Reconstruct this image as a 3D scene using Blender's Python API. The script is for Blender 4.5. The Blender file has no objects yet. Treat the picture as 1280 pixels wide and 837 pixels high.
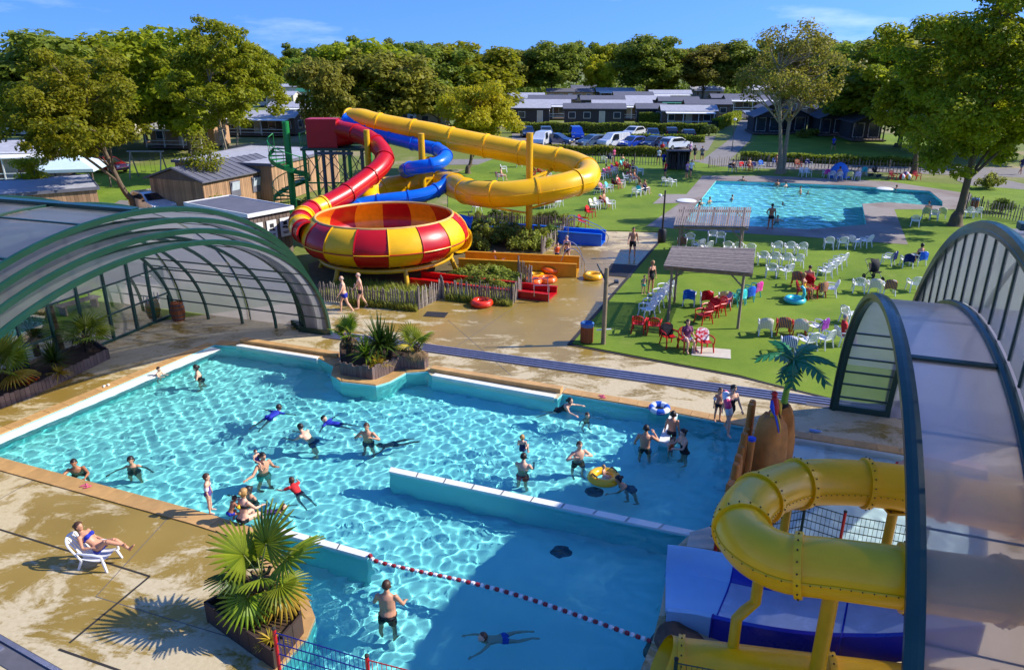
import bpy, math, random
import numpy as np
from mathutils import Vector, Matrix, noise as mnoise
from mathutils.geometry import tessellate_polygon

random.seed(7)
RNG = np.random.default_rng(11)
scene = bpy.context.scene
COL = scene.collection
PI = math.pi
R = math.radians

# ------------------------------------------------------------------ camera, sky, sun, exposure
cam_data = bpy.data.cameras.new('camera')
cam_data.sensor_width = 36.0
cam_data.lens = 36.0 * 920.0 / 1280.0
cam_data.clip_start = 0.1
cam_data.clip_end = 6000
camera = bpy.data.objects.new('camera', cam_data)
camera.location = (0, 0, 11.0)
camera.rotation_euler = (R(90 - 20.6), 0, 0)
COL.objects.link(camera)
scene.camera = camera

SUN_ELEV = 37.0
SUN_DIR = Vector((math.cos(R(SUN_ELEV)) * 0.9965, math.cos(R(SUN_ELEV)) * 0.083, math.sin(R(SUN_ELEV))))   # towards the sun
world = bpy.data.worlds.new('World')
scene.world = world
world.use_nodes = True
wn = world.node_tree
wn.nodes.clear()
w_out = wn.nodes.new('ShaderNodeOutputWorld')
w_bg = wn.nodes.new('ShaderNodeBackground')
w_sky = wn.nodes.new('ShaderNodeTexSky')
w_sky.sky_type = 'NISHITA'
w_sky.sun_disc = False
w_sky.sun_elevation = R(SUN_ELEV)
w_sky.sun_rotation = math.atan2(SUN_DIR.x, SUN_DIR.y)
w_sky.altitude = 0
w_sky.air_density = 1.0
w_sky.dust_density = 0.3
w_sky.ozone_density = 3.0
w_tc = wn.nodes.new('ShaderNodeTexCoord')
w_sep = wn.nodes.new('ShaderNodeSeparateXYZ'); wn.links.new(w_tc.outputs['Generated'], w_sep.inputs[0])
w_abs = wn.nodes.new('ShaderNodeMath'); w_abs.operation = 'MAXIMUM'; w_abs.inputs[1].default_value = 0.0; wn.links.new(w_sep.outputs[2], w_abs.inputs[0])
w_lift = wn.nodes.new('ShaderNodeMath'); w_lift.operation = 'MULTIPLY_ADD'; w_lift.inputs[1].default_value = 0.85; w_lift.inputs[2].default_value = 0.30
wn.links.new(w_abs.outputs[0], w_lift.inputs[0])
w_com = wn.nodes.new('ShaderNodeCombineXYZ')
wn.links.new(w_sep.outputs[0], w_com.inputs[0]); wn.links.new(w_sep.outputs[1], w_com.inputs[1]); wn.links.new(w_lift.outputs[0], w_com.inputs[2])
wn.links.new(w_com.outputs[0], w_sky.inputs[0])          # a clear dry sky: blue down to the tree line
w_bg.inputs['Strength'].default_value = 0.15
w_hs = wn.nodes.new('ShaderNodeHueSaturation'); w_hs.inputs['Saturation'].default_value = 1.3; w_hs.inputs['Hue'].default_value = 0.515; w_hs.inputs['Value'].default_value = 0.92
wn.links.new(w_sky.outputs[0], w_hs.inputs['Color'])
w_mp = wn.nodes.new('ShaderNodeMapping'); w_mp.inputs['Scale'].default_value = (1.0, 1.0, 5.0); wn.links.new(w_tc.outputs['Generated'], w_mp.inputs[0])
w_nz = wn.nodes.new('ShaderNodeTexNoise'); w_nz.inputs['Scale'].default_value = 3.2; w_nz.inputs['Detail'].default_value = 8.0; w_nz.inputs['Roughness'].default_value = 0.6
wn.links.new(w_mp.outputs[0], w_nz.inputs['Vector'])
w_rp = wn.nodes.new('ShaderNodeMapRange'); w_rp.inputs[1].default_value = 0.57; w_rp.inputs[2].default_value = 0.85; w_rp.inputs[3].default_value = 0.0; w_rp.inputs[4].default_value = 0.45
wn.links.new(w_nz.outputs[0], w_rp.inputs[0])
w_mx = wn.nodes.new('ShaderNodeMix'); w_mx.data_type = 'RGBA'; wn.links.new(w_rp.outputs[0], w_mx.inputs[0]); wn.links.new(w_hs.outputs[0], w_mx.inputs[6])
w_mx.inputs[7].default_value = (4.6, 5.0, 5.4, 1)          # thin high cloud wisps
wn.links.new(w_mx.outputs[2], w_bg.inputs['Color'])
wn.links.new(w_bg.outputs[0], w_out.inputs['Surface'])

sun_data = bpy.data.lights.new('sun', 'SUN')
sun_data.energy = 3.2
sun_data.angle = R(0.53)
sun_data.color = (1.0, 0.945, 0.85)
sun = bpy.data.objects.new('sun', sun_data)
sun.rotation_euler = SUN_DIR.to_track_quat('Z', 'Y').to_euler()
sun.location = (40, 10, 40)
COL.objects.link(sun)

scene.view_settings.view_transform = 'Standard'
scene.view_settings.look = 'None'
scene.view_settings.exposure = 1.08
scene.view_settings.gamma = 1.0
scene.render.engine = 'CYCLES'
cy = scene.cycles
cy.max_bounces = 10
cy.diffuse_bounces = 3
cy.glossy_bounces = 3
cy.transmission_bounces = 6
cy.transparent_max_bounces = 16
cy.caustics_refractive = True
cy.caustics_reflective = False
cy.blur_glossy = 0.5
cy.sample_clamp_indirect = 4.0
cy.use_denoising = True
try:
    cy.denoiser = 'OPENIMAGEDENOISE'
except Exception:
    pass

# ------------------------------------------------------------------ material helpers
def rgb(r, g, b):
    f = lambda c: (c / 255 / 12.92) if c / 255 <= 0.04045 else ((c / 255 + 0.055) / 1.055) ** 2.4
    return (f(r), f(g), f(b))

MATS = {}
class NT:
    def __init__(self, name):
        self.m = bpy.data.materials.new(name)
        self.m.use_nodes = True
        self.t = self.m.node_tree
        self.t.nodes.clear()
        self.out = self.t.nodes.new('ShaderNodeOutputMaterial')
    def n(self, typ, **kw):
        nd = self.t.nodes.new('ShaderNode' + typ)
        for k, v in kw.items():
            if k.startswith('_'):
                setattr(nd, k[1:], v)
            else:
                s = nd.inputs[k.replace('__', ' ')] if not k.startswith('i') or not k[1:].isdigit() else nd.inputs[int(k[1:])]
                if hasattr(v, 'is_output') and v.is_output:
                    self.t.links.new(v, s)
                else:
                    s.default_value = v
        return nd
    def l(self, a, b):
        self.t.links.new(a, b)
    def surf(self, s):
        self.l(s, self.out.inputs['Surface'])
    def mixc(self, fac, a, b, blend='MIX'):
        nd = self.t.nodes.new('ShaderNodeMix'); nd.data_type = 'RGBA'; nd.blend_type = blend
        for s, v in ((nd.inputs[0], fac), (nd.inputs[6], a), (nd.inputs[7], b)):
            if hasattr(v, 'is_output'):
                self.t.links.new(v, s)
            else:
                s.default_value = v if not isinstance(v, tuple) or len(v) == 4 else (*v, 1)
        return nd.outputs[2]
    def ramp(self, fac, lo, hi, a=(0, 0, 0), b=(1, 1, 1)):
        nd = self.t.nodes.new('ShaderNodeValToRGB')
        nd.color_ramp.elements[0].position = lo; nd.color_ramp.elements[1].position = hi
        nd.color_ramp.elements[0].color = (*a, 1); nd.color_ramp.elements[1].color = (*b, 1)
        self.l(fac, nd.inputs[0])
        return nd.outputs[0]

def c4(c):
    return (*c, 1.0) if len(c) == 3 else c
def sc(c, k):
    return tuple(min(1.0, x * k) for x in c)

def mat(name, col, rough=0.6, metal=0.0, var=0.12, vscale=3.0, bump=0.0, bscale=20.0, coat=0.0, spec=0.5, grime=0.0, stretch=None, island=0.0, objvar=0.0):
    """painted / plastic / wood like surface: base colour with irregular tone, fine relief and optional grime"""
    if name in MATS:
        return MATS[name]
    k = NT(name)
    tc = k.n('TexCoord')
    vec = tc.outputs['Object']
    if stretch:
        mp = k.n('Mapping'); k.l(vec, mp.inputs['Vector']); mp.inputs['Scale'].default_value = stretch; vec = mp.outputs[0]
    nz = k.n('TexNoise', Vector=vec, Scale=vscale, Detail=6.0, Roughness=0.6)
    fac = k.ramp(nz.outputs[0], 0.3, 0.7)
    colr = k.mixc(fac, sc(col, 1 - var), sc(col, 1 + var))
    if grime > 0:
        n2 = k.n('TexNoise', Vector=vec, Scale=vscale * 0.35, Detail=8.0, Roughness=0.75)
        g = k.ramp(n2.outputs[0], 0.5, 0.75)
        mm = k.n('Math', _operation='MULTIPLY', i0=g, i1=grime)
        colr = k.mixc(mm.outputs[0], colr, sc(col, 0.35))
    if island > 0:
        ge = k.n('NewGeometry')
        hs = k.n('HueSaturation', Color=colr)
        mr = k.n('MapRange', i0=ge.outputs['Random Per Island'], i3=1 - island, i4=1 + island)
        k.l(mr.outputs[0], hs.inputs['Value'])
        colr = hs.outputs[0]
    if objvar > 0:
        oi = k.n('ObjectInfo'); hs2 = k.n('HueSaturation', Color=colr)
        mr2 = k.n('MapRange', i0=oi.outputs['Random'], i3=1 - objvar, i4=1 + objvar); k.l(mr2.outputs[0], hs2.inputs['Value'])
        colr = hs2.outputs[0]
    p = k.n('BsdfPrincipled', Base__Color=colr, Metallic=metal)
    rr = k.n('MapRange', i0=nz.outputs[0], i3=max(0.02, rough - 0.08), i4=min(1, rough + 0.1))
    k.l(rr.outputs[0], p.inputs['Roughness'])
    p.inputs['Specular IOR Level'].default_value = spec
    p.inputs['Coat Weight'].default_value = coat
    p.inputs['Coat Roughness'].default_value = 0.08
    if bump > 0:
        nb = k.n('TexNoise', Vector=vec, Scale=bscale, Detail=5.0, Roughness=0.65)
        b = k.n('Bump', Height=nb.outputs[0], Strength=bump, Distance=0.02)
        k.l(b.outputs[0], p.inputs['Normal'])
    k.surf(p.outputs[0])
    MATS[name] = k.m
    return k.m

# ------------------------------------------------------------------ mesh helpers
class MB:
    """collects shapes that make up ONE mesh"""
    def __init__(self):
        self.v = []; self.f = []; self.mi = []; self.cur = 0; self.sm = []
    def m(self, i):
        self.cur = i; return self
    def face(self, idx, smooth=False):
        self.f.append(tuple(idx)); self.mi.append(self.cur); self.sm.append(smooth)
    def add(self, vs):
        b = len(self.v); self.v.extend([tuple(p) for p in vs]); return b
    def box(self, c, s, rz=0.0, rx=0.0, ry=0.0):
        M = Matrix.Rotation(rz, 3, 'Z') @ Matrix.Rotation(ry, 3, 'Y') @ Matrix.Rotation(rx, 3, 'X')
        h = [x / 2 for x in s]
        vs = [Vector(c) + M @ Vector((sx * h[0], sy * h[1], sz * h[2])) for sz in (-1, 1) for sx, sy in ((-1, -1), (1, -1), (1, 1), (-1, 1))]
        b = self.add(vs)
        for q in ((3, 2, 1, 0), (4, 5, 6, 7), (0, 1, 5, 4), (1, 2, 6, 5), (2, 3, 7, 6), (3, 0, 4, 7)):
            self.face([b + i for i in q])
        return self
    def bar(self, p0, p1, w, h, up=(0, 0, 1)):
        """rectangular bar from p0 to p1, w across, h along up"""
        p0 = Vector(p0); p1 = Vector(p1); d = (p1 - p0).normalized(); u = Vector(up)
        s = d.cross(u)
        if s.length < 1e-4:
            s = d.cross(Vector((1, 0, 0)))
        s.normalize(); u = s.cross(d).normalized()
        vs = [p + s * (a * w / 2) + u * (b_ * h / 2) for p in (p0, p1) for a, b_ in ((-1, -1), (1, -1), (1, 1), (-1, 1))]
        b = self.add(vs)
        for q in ((3, 2, 1, 0), (4, 5, 6, 7), (0, 1, 5, 4), (1, 2, 6, 5), (2, 3, 7, 6), (3, 0, 4, 7)):
            self.face([b + i for i in q])
        return self
    def loft(self, rings, cap=True, closed=True, smooth=True):
        n = len(rings[0]); base = [self.add(r) for r in rings]
        for a, b in zip(base[:-1], base[1:]):
            for i in range(n if closed else n - 1):
                j = (i + 1) % n
                self.face((a + i, a + j, b + j, b + i), smooth)
        if cap and closed:
            self.face([base[0] + i for i in reversed(range(n))]); self.face([base[-1] + i for i in range(n)])
        return self
    def tube(self, path, rad, n=10, cap=True, smooth=True, up=(0, 0, 1)):
        path = [Vector(p) for p in path]
        rings = []
        prev = None
        for i, p in enumerate(path):
            d = (path[min(i + 1, len(path) - 1)] - path[max(i - 1, 0)])
            d = d.normalized() if d.length > 1e-9 else Vector((0, 0, 1))
            if prev is None:
                u = Vector(up)
                if abs(d.dot(u)) > 0.95:
                    u = Vector((1, 0, 0))
                s = d.cross(u).normalized()
            else:
                s = prev - d * prev.dot(d)
                s.normalize()
            prev = s
            t = d.cross(s)
            r = rad[i] if isinstance(rad, (list, tuple)) else rad
            rings.append([p + (s * math.cos(2 * PI * k / n) + t * math.sin(2 * PI * k / n)) * r for k in range(n)])
        return self.loft(rings, cap, True, smooth)
    def cyl(self, p0, p1, r0, r1=None, n=12, smooth=True):
        return self.tube([p0, p1], [r0, r0 if r1 is None else r1], n, True, smooth)
    def lathe(self, prof, n=24, c=(0, 0, 0), a0=0.0, a1=2 * PI, smooth=True, cap=False):
        full = abs(a1 - a0 - 2 * PI) < 1e-6
        k = n if full else n + 1
        rings = []
        for r, z in prof:
            rings.append([(c[0] + r * math.cos(a0 + (a1 - a0) * i / n), c[1] + r * math.sin(a0 + (a1 - a0) * i / n), c[2] + z) for i in range(k)])
        return self.loft(rings, cap, full, smooth)
    def prism(self, poly, z0, z1, smooth=False):
        n = len(poly)
        b = self.add([(p[0], p[1], z0) for p in poly]); t = self.add([(p[0], p[1], z1) for p in poly])
        for i in range(n):
            j = (i + 1) % n
            self.face((b + i, b + j, t + j, t + i), smooth)
        self.face([t + i for i in range(n)]); self.face([b + i for i in reversed(range(n))])
        return self
    def sheet(self, outer, holes=(), z=0.0):
        loops = [[Vector((p[0], p[1], 0)) for p in outer]] + [[Vector((p[0], p[1], 0)) for p in h] for h in holes]
        flat = [p for lp in loops for p in lp]
        tri = tessellate_polygon(loops)
        b = self.add([(p.x, p.y, z) for p in flat])
        for t in tri:
            a, c_, d = (flat[i] for i in t)
            if (c_ - a).cross(d - a).z < 0:
                t = (t[0], t[2], t[1])
            self.face([b + i for i in t])
        return self
    def ball(self, c, r, n=10, m=6):
        rx, ry, rz = r if isinstance(r, (tuple, list)) else (r, r, r)
        rings = []
        for i in range(1, m):
            a = PI * i / m
            rings.append([(c[0] + rx * math.sin(a) * math.cos(2 * PI * k / n), c[1] + ry * math.sin(a) * math.sin(2 * PI * k / n), c[2] - rz * math.cos(a)) for k in range(n)])
        return self.loft(rings, True, True, True)
    def torus(self, c, Rr, r, n=28, m=10, sq=1.0, tilt=None):
        rings = []
        M = tilt or Matrix.Identity(3)
        for i in range(n + 1):
            a = 2 * PI * i / n
            rings.append([Vector(c) + M @ Vector(((Rr + r * math.cos(b)) * math.cos(a), (Rr + r * math.cos(b)) * math.sin(a), r * sq * math.sin(b))) for b in [2 * PI * k / m for k in range(m)]])
        return self.loft(rings, False, True, True)
    def mesh(self, name, mats=(), sharp=40):
        me = bpy.data.meshes.new(name)
        me.from_pydata(self.v, [], self.f)
        for x in (mats if isinstance(mats, (list, tuple)) else [mats]):
            me.materials.append(x)
        me.polygons.foreach_set('material_index', self.mi)
        me.polygons.foreach_set('use_smooth', self.sm)
        if any(self.sm) and sharp:
            me.set_sharp_from_angle(angle=R(sharp))
        me.update()
        return me
    def build(self, name, mats=(), parent=None, loc=None, rz=0.0, sharp=40):
        return link(name, self.mesh(name, mats, sharp), parent, loc, rz)

def link(name, me, parent=None, loc=None, rz=0.0):
    o = bpy.data.objects.new(name, me)
    COL.objects.link(o)
    if parent:
        o.parent = parent
    if loc is not None:
        o.location = loc if len(loc) == 3 else (loc[0], loc[1], 0)
    if rz:
        o.rotation_euler = (0, 0, rz)
    return o
LABELS = set()
def tag(o, label, cat, group=None, kind=None):
    o['label'] = label; o['category'] = cat
    if label in LABELS:
        print('DUP LABEL', label)
    LABELS.add(label)
    if group: o['group'] = group
    if kind: o['kind'] = kind
    return o
def thing(name, label, cat, loc=(0, 0, 0), rz=0.0, group=None):
    o = bpy.data.objects.new(name, None)
    o.empty_display_size = 0.2
    COL.objects.link(o)
    o.location = loc if len(loc) == 3 else (loc[0], loc[1], 0)
    o.rotation_euler = (0, 0, rz)
    return tag(o, label, cat, group)
def struct(o, kind='structure'):
    o['kind'] = kind
    return o
def copy_tree(o, parent=None):
    c = o.copy(); COL.objects.link(c)
    if parent: c.parent = parent
    for ch in list(o.children):
        copy_tree(ch, c)
    return c
def catmull(pts, per=8):
    pts = [Vector(p) for p in pts]
    P = [pts[0] * 2 - pts[1]] + pts + [pts[-1] * 2 - pts[-2]]
    out = []
    for i in range(1, len(P) - 2):
        for k in range(per):
            t = k / per
            a, b, c, d = P[i - 1], P[i], P[i + 1], P[i + 2]
            out.append(0.5 * ((2 * b) + (c - a) * t + (2 * a - 5 * b + 4 * c - d) * t * t + (3 * b - a - 3 * c + d) * t ** 3))
    out.append(pts[-1])
    return out
def resample(path, step):
    path = [Vector(p) for p in path]
    L = [0.0]
    for a, b in zip(path[:-1], path[1:]):
        L.append(L[-1] + (b - a).length)
    n = max(1, int(round(L[-1] / step)))
    out = []; j = 0
    for i in range(n + 1):
        s = L[-1] * i / n
        while j < len(L) - 2 and L[j + 1] < s:
            j += 1
        t = (s - L[j]) / max(1e-9, L[j + 1] - L[j])
        out.append(path[j].lerp(path[j + 1], t))
    return out
def offset_poly(poly, d):
    """grow (d>0) or shrink a counter-clockwise polygon"""
    n = len(poly); out = []
    for i in range(n):
        p0, p1, p2 = Vector(poly[i - 1][:2]), Vector(poly[i][:2]), Vector(poly[(i + 1) % n][:2])
        a = (p1 - p0).normalized(); b = (p2 - p1).normalized()
        na = Vector((a.y, -a.x)); nb = Vector((b.y, -b.x))
        m = (na + nb); m = m / max(0.35, m.length_squared) * 2 / 1.0 if m.length > 1e-6 else na
        out.append(tuple(p1 + m * d * 0.5 * 1.0) if False else tuple(p1 + (na + nb) * (d / max(0.5, 1 + na.dot(nb)))))
    return out
def area2(poly):
    return sum(poly[i - 1][0] * poly[i][1] - poly[i][0] * poly[i - 1][1] for i in range(len(poly)))
def ccw(poly):
    return list(poly) if area2(poly) > 0 else list(reversed(poly))
def inside(px, py, poly):
    res = np.zeros(px.shape, bool); n = len(poly)
    for i in range(n):
        x0, y0 = poly[i - 1][:2]; x1, y1 = poly[i][:2]
        cond = ((y0 > py) != (y1 > py)) & (px < (x1 - x0) * (py - y0) / ((y1 - y0) if y1 != y0 else 1e-9) + x0)
        res ^= cond
    return res
E1 = Vector((math.cos(R(-19)), math.sin(R(-19)), 0))     # along the enclosure rails
E2 = Vector((math.cos(R(71)), math.sin(R(71)), 0))       # across the pool
def tag_again(o, label, cat, group):
    o['label'] = label; o['category'] = cat; o['group'] = group
    return o

# ================================================================== THE SETTING
def deck_material():
    k = NT('wet_concrete')
    tc = k.n('TexCoord'); v = tc.outputs['Object']
    mp = k.n('Mapping', Vector=v); mp.inputs['Rotation'].default_value = (0, 0, R(19)); mp.inputs['Scale'].default_value = (0.55, 1.0, 1)
    big = k.n('TexNoise', Vector=mp.outputs[0], Scale=0.11, Detail=3.0, Roughness=0.5)
    med = k.n('TexNoise', Vector=mp.outputs[0], Scale=0.9, Detail=9.0, Roughness=0.72, Distortion=0.6)
    fine = k.n('TexNoise', Vector=v, Scale=9.0, Detail=8.0, Roughness=0.7)
    s = k.n('Math', _operation='MULTIPLY_ADD', i0=big.outputs[0], i1=0.62, i2=0.0)
    a = k.n('Math', _operation='MULTIPLY_ADD', i0=med.outputs[0], i1=0.75, i2=s.outputs[0])
    f_ = k.n('Math', _operation='MULTIPLY_ADD', i0=fine.outputs[0], i1=0.12, i2=a.outputs[0])
    dist = k.n('VectorMath', _operation='DISTANCE', i0=v, i1=(0.5, 34.0, 0))
    bias = k.n('MapRange', i0=dist.outputs['Value'], i1=5.0, i2=13.0, i3=-0.13, i4=0.0)
    f_ = k.n('Math', _operation='ADD', i0=f_.outputs[0], i1=bias.outputs[0])      # splash water collects where the slides end
    wet = k.ramp(f_.outputs[0], 0.675, 0.735, (1, 1, 1), (0, 0, 0))
    dry = k.mixc(fine.outputs[0], rgb(166, 148, 112), rgb(214, 198, 162))
    tone = k.n('TexNoise', Vector=v, Scale=0.35, Detail=6.0)
    wetc = k.mixc(tone.outputs[0], rgb(120, 97, 38), rgb(170, 142, 72))
    col = k.mixc(wet, dry, wetc)
    p = k.n('BsdfPrincipled', Base__Color=col)
    rg = k.n('MapRange', i0=wet, i3=0.72, i4=0.24); k.l(rg.outputs[0], p.inputs['Roughness'])
    b = k.n('Bump', Height=fine.outputs[0], Strength=0.16, Distance=0.02); k.l(b.outputs[0], p.inputs['Normal'])
    k.surf(p.outputs[0])
    return k.m
M_DECK = deck_material()

def turf_material():
    k = NT('artificial_turf')
    v = k.n('TexCoord').outputs['Object']
    a = k.n('TexNoise', Vector=v, Scale=0.22, Detail=5.0, Roughness=0.6)
    b = k.n('TexNoise', Vector=v, Scale=38.0, Detail=4.0, Roughness=0.7)
    c1 = k.mixc(k.ramp(a.outputs[0], 0.36, 0.64), rgb(78, 104, 18), rgb(128, 146, 40))
    c2 = k.mixc(k.ramp(b.outputs[0], 0.3, 0.75), rgb(72, 100, 20), rgb(136, 164, 52))
    c = k.mixc(0.5, c1, c2)
    wn_ = k.n('TexNoise', Vector=v, Scale=0.5, Detail=8.0, Roughness=0.7)
    c = k.mixc(k.ramp(wn_.outputs[0], 0.56, 0.74, (0, 0, 0), (.4, .4, .4)), c, rgb(150, 152, 74))
    p = k.n('BsdfPrincipled', Base__Color=c, Roughness=0.85)
    p.inputs['Specular IOR Level'].default_value = 0.25
    bm = k.n('Bump', Height=b.outputs[0], Strength=0.55, Distance=0.03); k.l(bm.outputs[0], p.inputs['Normal'])
    k.surf(p.outputs[0]); return k.m
M_TURF = turf_material()

def meadow_material():
    k = NT('campsite_ground')
    v = k.n('TexCoord').outputs['Object']
    a = k.n('TexNoise', Vector=v, Scale=0.06, Detail=8.0, Roughness=0.65)
    b = k.n('TexNoise', Vector=v, Scale=3.0, Detail=7.0, Roughness=0.7)
    g = k.mixc(b.outputs[0], rgb(74, 88, 24), rgb(128, 138, 50))
    s = k.mixc(b.outputs[0], rgb(128, 116, 84), rgb(170, 154, 118))
    c = k.mixc(k.ramp(a.outputs[0], 0.52, 0.62), g, s)
    p = k.n('BsdfPrincipled', Base__Color=c, Roughness=0.9)
    bm = k.n('Bump', Height=b.outputs[0], Strength=0.5, Distance=0.05); k.l(bm.outputs[0], p.inputs['Normal'])
    k.surf(p.outputs[0]); return k.m
M_MEADOW = meadow_material()

def paving_material():
    k = NT('timber_look_paving')
    v = k.n('TexCoord').outputs['Object']
    mp = k.n('Mapping', Vector=v); mp.inputs['Rotation'].default_value = (0, 0, R(-8)); mp.inputs['Scale'].default_value = (0.4, 3.0, 1)
    a = k.n('TexNoise', Vector=mp.outputs[0], Scale=1.4, Detail=7.0, Roughness=0.7)
    b = k.n('TexNoise', Vector=v, Scale=0.3, Detail=5.0)
    c = k.mixc(a.outputs[0], rgb(112, 102, 98), rgb(170, 160, 152))
    c = k.mixc(k.ramp(b.outputs[0], 0.45, 0.62), c, rgb(126, 112, 104))
    p = k.n('BsdfPrincipled', Base__Color=c, Roughness=0.75)
    bm = k.n('Bump', Height=a.outputs[0], Strength=0.25, Distance=0.02); k.l(bm.outputs[0], p.inputs['Normal'])
    k.surf(p.outputs[0]); return k.m
M_PAVING = paving_material()

M_COPING = mat('sandstone_coping', rgb(190, 148, 92), 0.55, var=0.2, vscale=2.2, bump=0.2, bscale=30, grime=0.25, objvar=.12)
M_ASPHALT = mat('grey_road', rgb(128, 122, 118), 0.85, var=0.15, vscale=1.2, bump=0.3, bscale=40)
M_CONCRETE = mat('pale_concrete', rgb(196, 186, 168), 0.8, var=0.14, vscale=1.6, bump=0.2, bscale=25, grime=0.3)
M_WHITE_TILE = mat('white_pool_render', rgb(226, 224, 216), 0.5, var=0.06, vscale=1.5, grime=0.18)
M_JOINT = mat('dark_joint', rgb(44, 40, 36), 0.8)

def liner_material(name, c0, c1):
    k = NT(name)
    v = k.n('TexCoord').outputs['Object']
    a = k.n('TexNoise', Vector=v, Scale=0.4, Detail=5.0)
    p = k.n('BsdfPrincipled', Base__Color=k.mixc(k.ramp(a.outputs[0], 0.3, 0.7), c0, c1), Roughness=0.6)
    k.surf(p.outputs[0]); return k.m
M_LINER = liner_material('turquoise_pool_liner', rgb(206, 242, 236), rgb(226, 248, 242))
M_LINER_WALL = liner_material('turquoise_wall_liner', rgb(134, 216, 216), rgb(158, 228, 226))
M_LINER_PALE = liner_material('pale_pool_liner', rgb(232, 238, 234), rgb(242, 246, 242))

def water_material(name, tint):
    k = NT(name)
    g = k.n('BsdfGlass', Color=c4(tint), Roughness=0.0, IOR=1.333)
    k.surf(g.outputs[0]); return k.m
M_WATER = water_material('pool_water', (0.58, 0.972, 0.985))

M_WATER_PALE = water_material('paddling_pool_water', (0.86, 0.975, 0.985))
WATER_Z = -0.07
# outline of the main pool at deck level (counter-clockwise is made by ccw())
MAIN_POOL = ccw([(-16.35, 19.55), (-12.2,28.1), (-11.09,27.92), (-7.49,26.56), (-6.8,25.84), (-6.7,25.01), (-6.22,24.43), (-4.88,24.08), (-4.45,24.43), (-3.97,25.23), (-3.18,25.38),
                 (-2.96,24.94), (1.57,23.02), (1.77,23.41), (4.81,22.16), (7.4,20.96), (5.06,15.53), (4.38,15.27), (3.77,14.58), (3.18,12.67), (2.84,11.75), (2.34,10.72), (2,9.74),
                 (-4.55,9.74), (-4.52,10.92), (-4.16,11.79), (-4.13,12.38), (-4.44,12.97), (-4.95,13.57), (-5.44,14.43), (-5.8,15.2), (-6.86,15.7), (-7.96,16.19)])
KIDDY_POOL = ccw([(7.53,20.69), (11.51,19.18), (13.52,18.19), (11.15,14.28), (9.42,14.58), (5.35,15.7)])
REAR_POOL = ccw([(12.54,52.4), (14.03,56.88), (19.55,71.2), (24.21,70.23), (30.98,68.37), (36.89,65.31), (35.26,60.28), (34.12,58.19), (30.63,59.92), (28.23,59.22), (24.99,51.31), (20.29,49.76), (17.8,50.52), (14.67,51.31)])
HOLES = [MAIN_POOL, KIDDY_POOL, REAR_POOL]

def basin(name, poly, depth, wall_mat, floor_mat):
    mb = MB(); n = len(poly)
    mb.m(0).sheet(poly, (), -depth)
    b = mb.add([(p[0], p[1], -depth) for p in poly]); t = mb.add([(p[0], p[1], 0.0) for p in poly])
    mb.m(1)
    for i in range(n):
        j = (i + 1) % n
        mb.face((b + j, b + i, t + i, t + j))
    return struct(mb.build(name, [floor_mat, wall_mat]))
def water(name, poly, cell, amp, m, seed, lam=(0.45, 1.9), jets=()):
    xs = [p[0] for p in poly]; ys = [p[1] for p in poly]
    x0, x1, y0, y1 = min(xs) - .1, max(xs) + .1, min(ys) - .1, max(ys) + .1
    nx = int((x1 - x0) / cell) + 1; ny = int((y1 - y0) / cell) + 1
    X, Y = np.meshgrid(np.linspace(x0, x1, nx), np.linspace(y0, y1, ny))
    r = np.random.default_rng(seed)
    Z = np.zeros_like(X)
    for i in range(48):
        L = lam[0] * (lam[1] / lam[0]) ** r.random(); a = r.random() * 2 * PI
        kx, ky = 2 * PI / L * math.cos(a), 2 * PI / L * math.sin(a)
        Z += L * np.sin(kx * X + ky * Y + r.random() * 6.28 + 0.8 * np.sin(0.5 * X + i) + 0.8 * np.cos(0.45 * Y + 2 * i))
    Z *= amp / 48 ** 0.5
    for jx, jy, jr, ja in jets:                 # water churned up by inlets and slides
        g = np.exp(-((X - jx) ** 2 + (Y - jy) ** 2) / jr ** 2)
        W_ = np.zeros_like(X)
        for i in range(24):
            L = 0.16 * (0.6 / 0.16) ** r.random(); a = r.random() * 2 * PI
            W_ += L * np.sin(2 * PI / L * (math.cos(a) * X + math.sin(a) * Y) + r.random() * 6.28 + 1.2 * np.sin(X * 1.7 + i))
        Z += g * W_ * ja / 24 ** 0.5
    Z += WATER_Z
    cx = (X[:-1, :-1] + X[1:, 1:]) / 2; cyy = (Y[:-1, :-1] + Y[1:, 1:]) / 2
    keep = inside(cx, cyy, offset_poly(poly, cell * 1.5))
    idx = np.arange(nx * ny).reshape(ny, nx)
    q = np.stack([idx[:-1, :-1], idx[:-1, 1:], idx[1:, 1:], idx[1:, :-1]], -1)[keep]
    used = np.unique(q); remap = np.full(nx * ny, -1); remap[used] = np.arange(len(used))
    V = np.stack([X.ravel(), Y.ravel(), Z.ravel()], -1)[used]
    o = link(name, np_mesh(name, V, remap[q], [m], True))
    o['kind'] = 'structure'
    o.cycles.is_caustics_caster = True
    return o
def np_mesh(name, V, Q, mats, smooth=False, mi=None):
    me = bpy.data.meshes.new(name)
    V = np.asarray(V, np.float32); Q = np.asarray(Q, np.int32)
    k = Q.shape[1]
    me.vertices.add(len(V)); me.vertices.foreach_set('co', V.ravel())
    me.loops.add(Q.size); me.loops.foreach_set('vertex_index', Q.ravel())
    me.polygons.add(len(Q)); me.polygons.foreach_set('loop_start', np.arange(0, Q.size, k, dtype=np.int32))
    for x in mats: me.materials.append(x)
    if mi is not None: me.polygons.foreach_set('material_index', np.asarray(mi, np.int32))
    if smooth: me.polygons.foreach_set('use_smooth', np.ones(len(Q), bool))
    me.update(calc_edges=True); me.validate()
    return me

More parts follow.
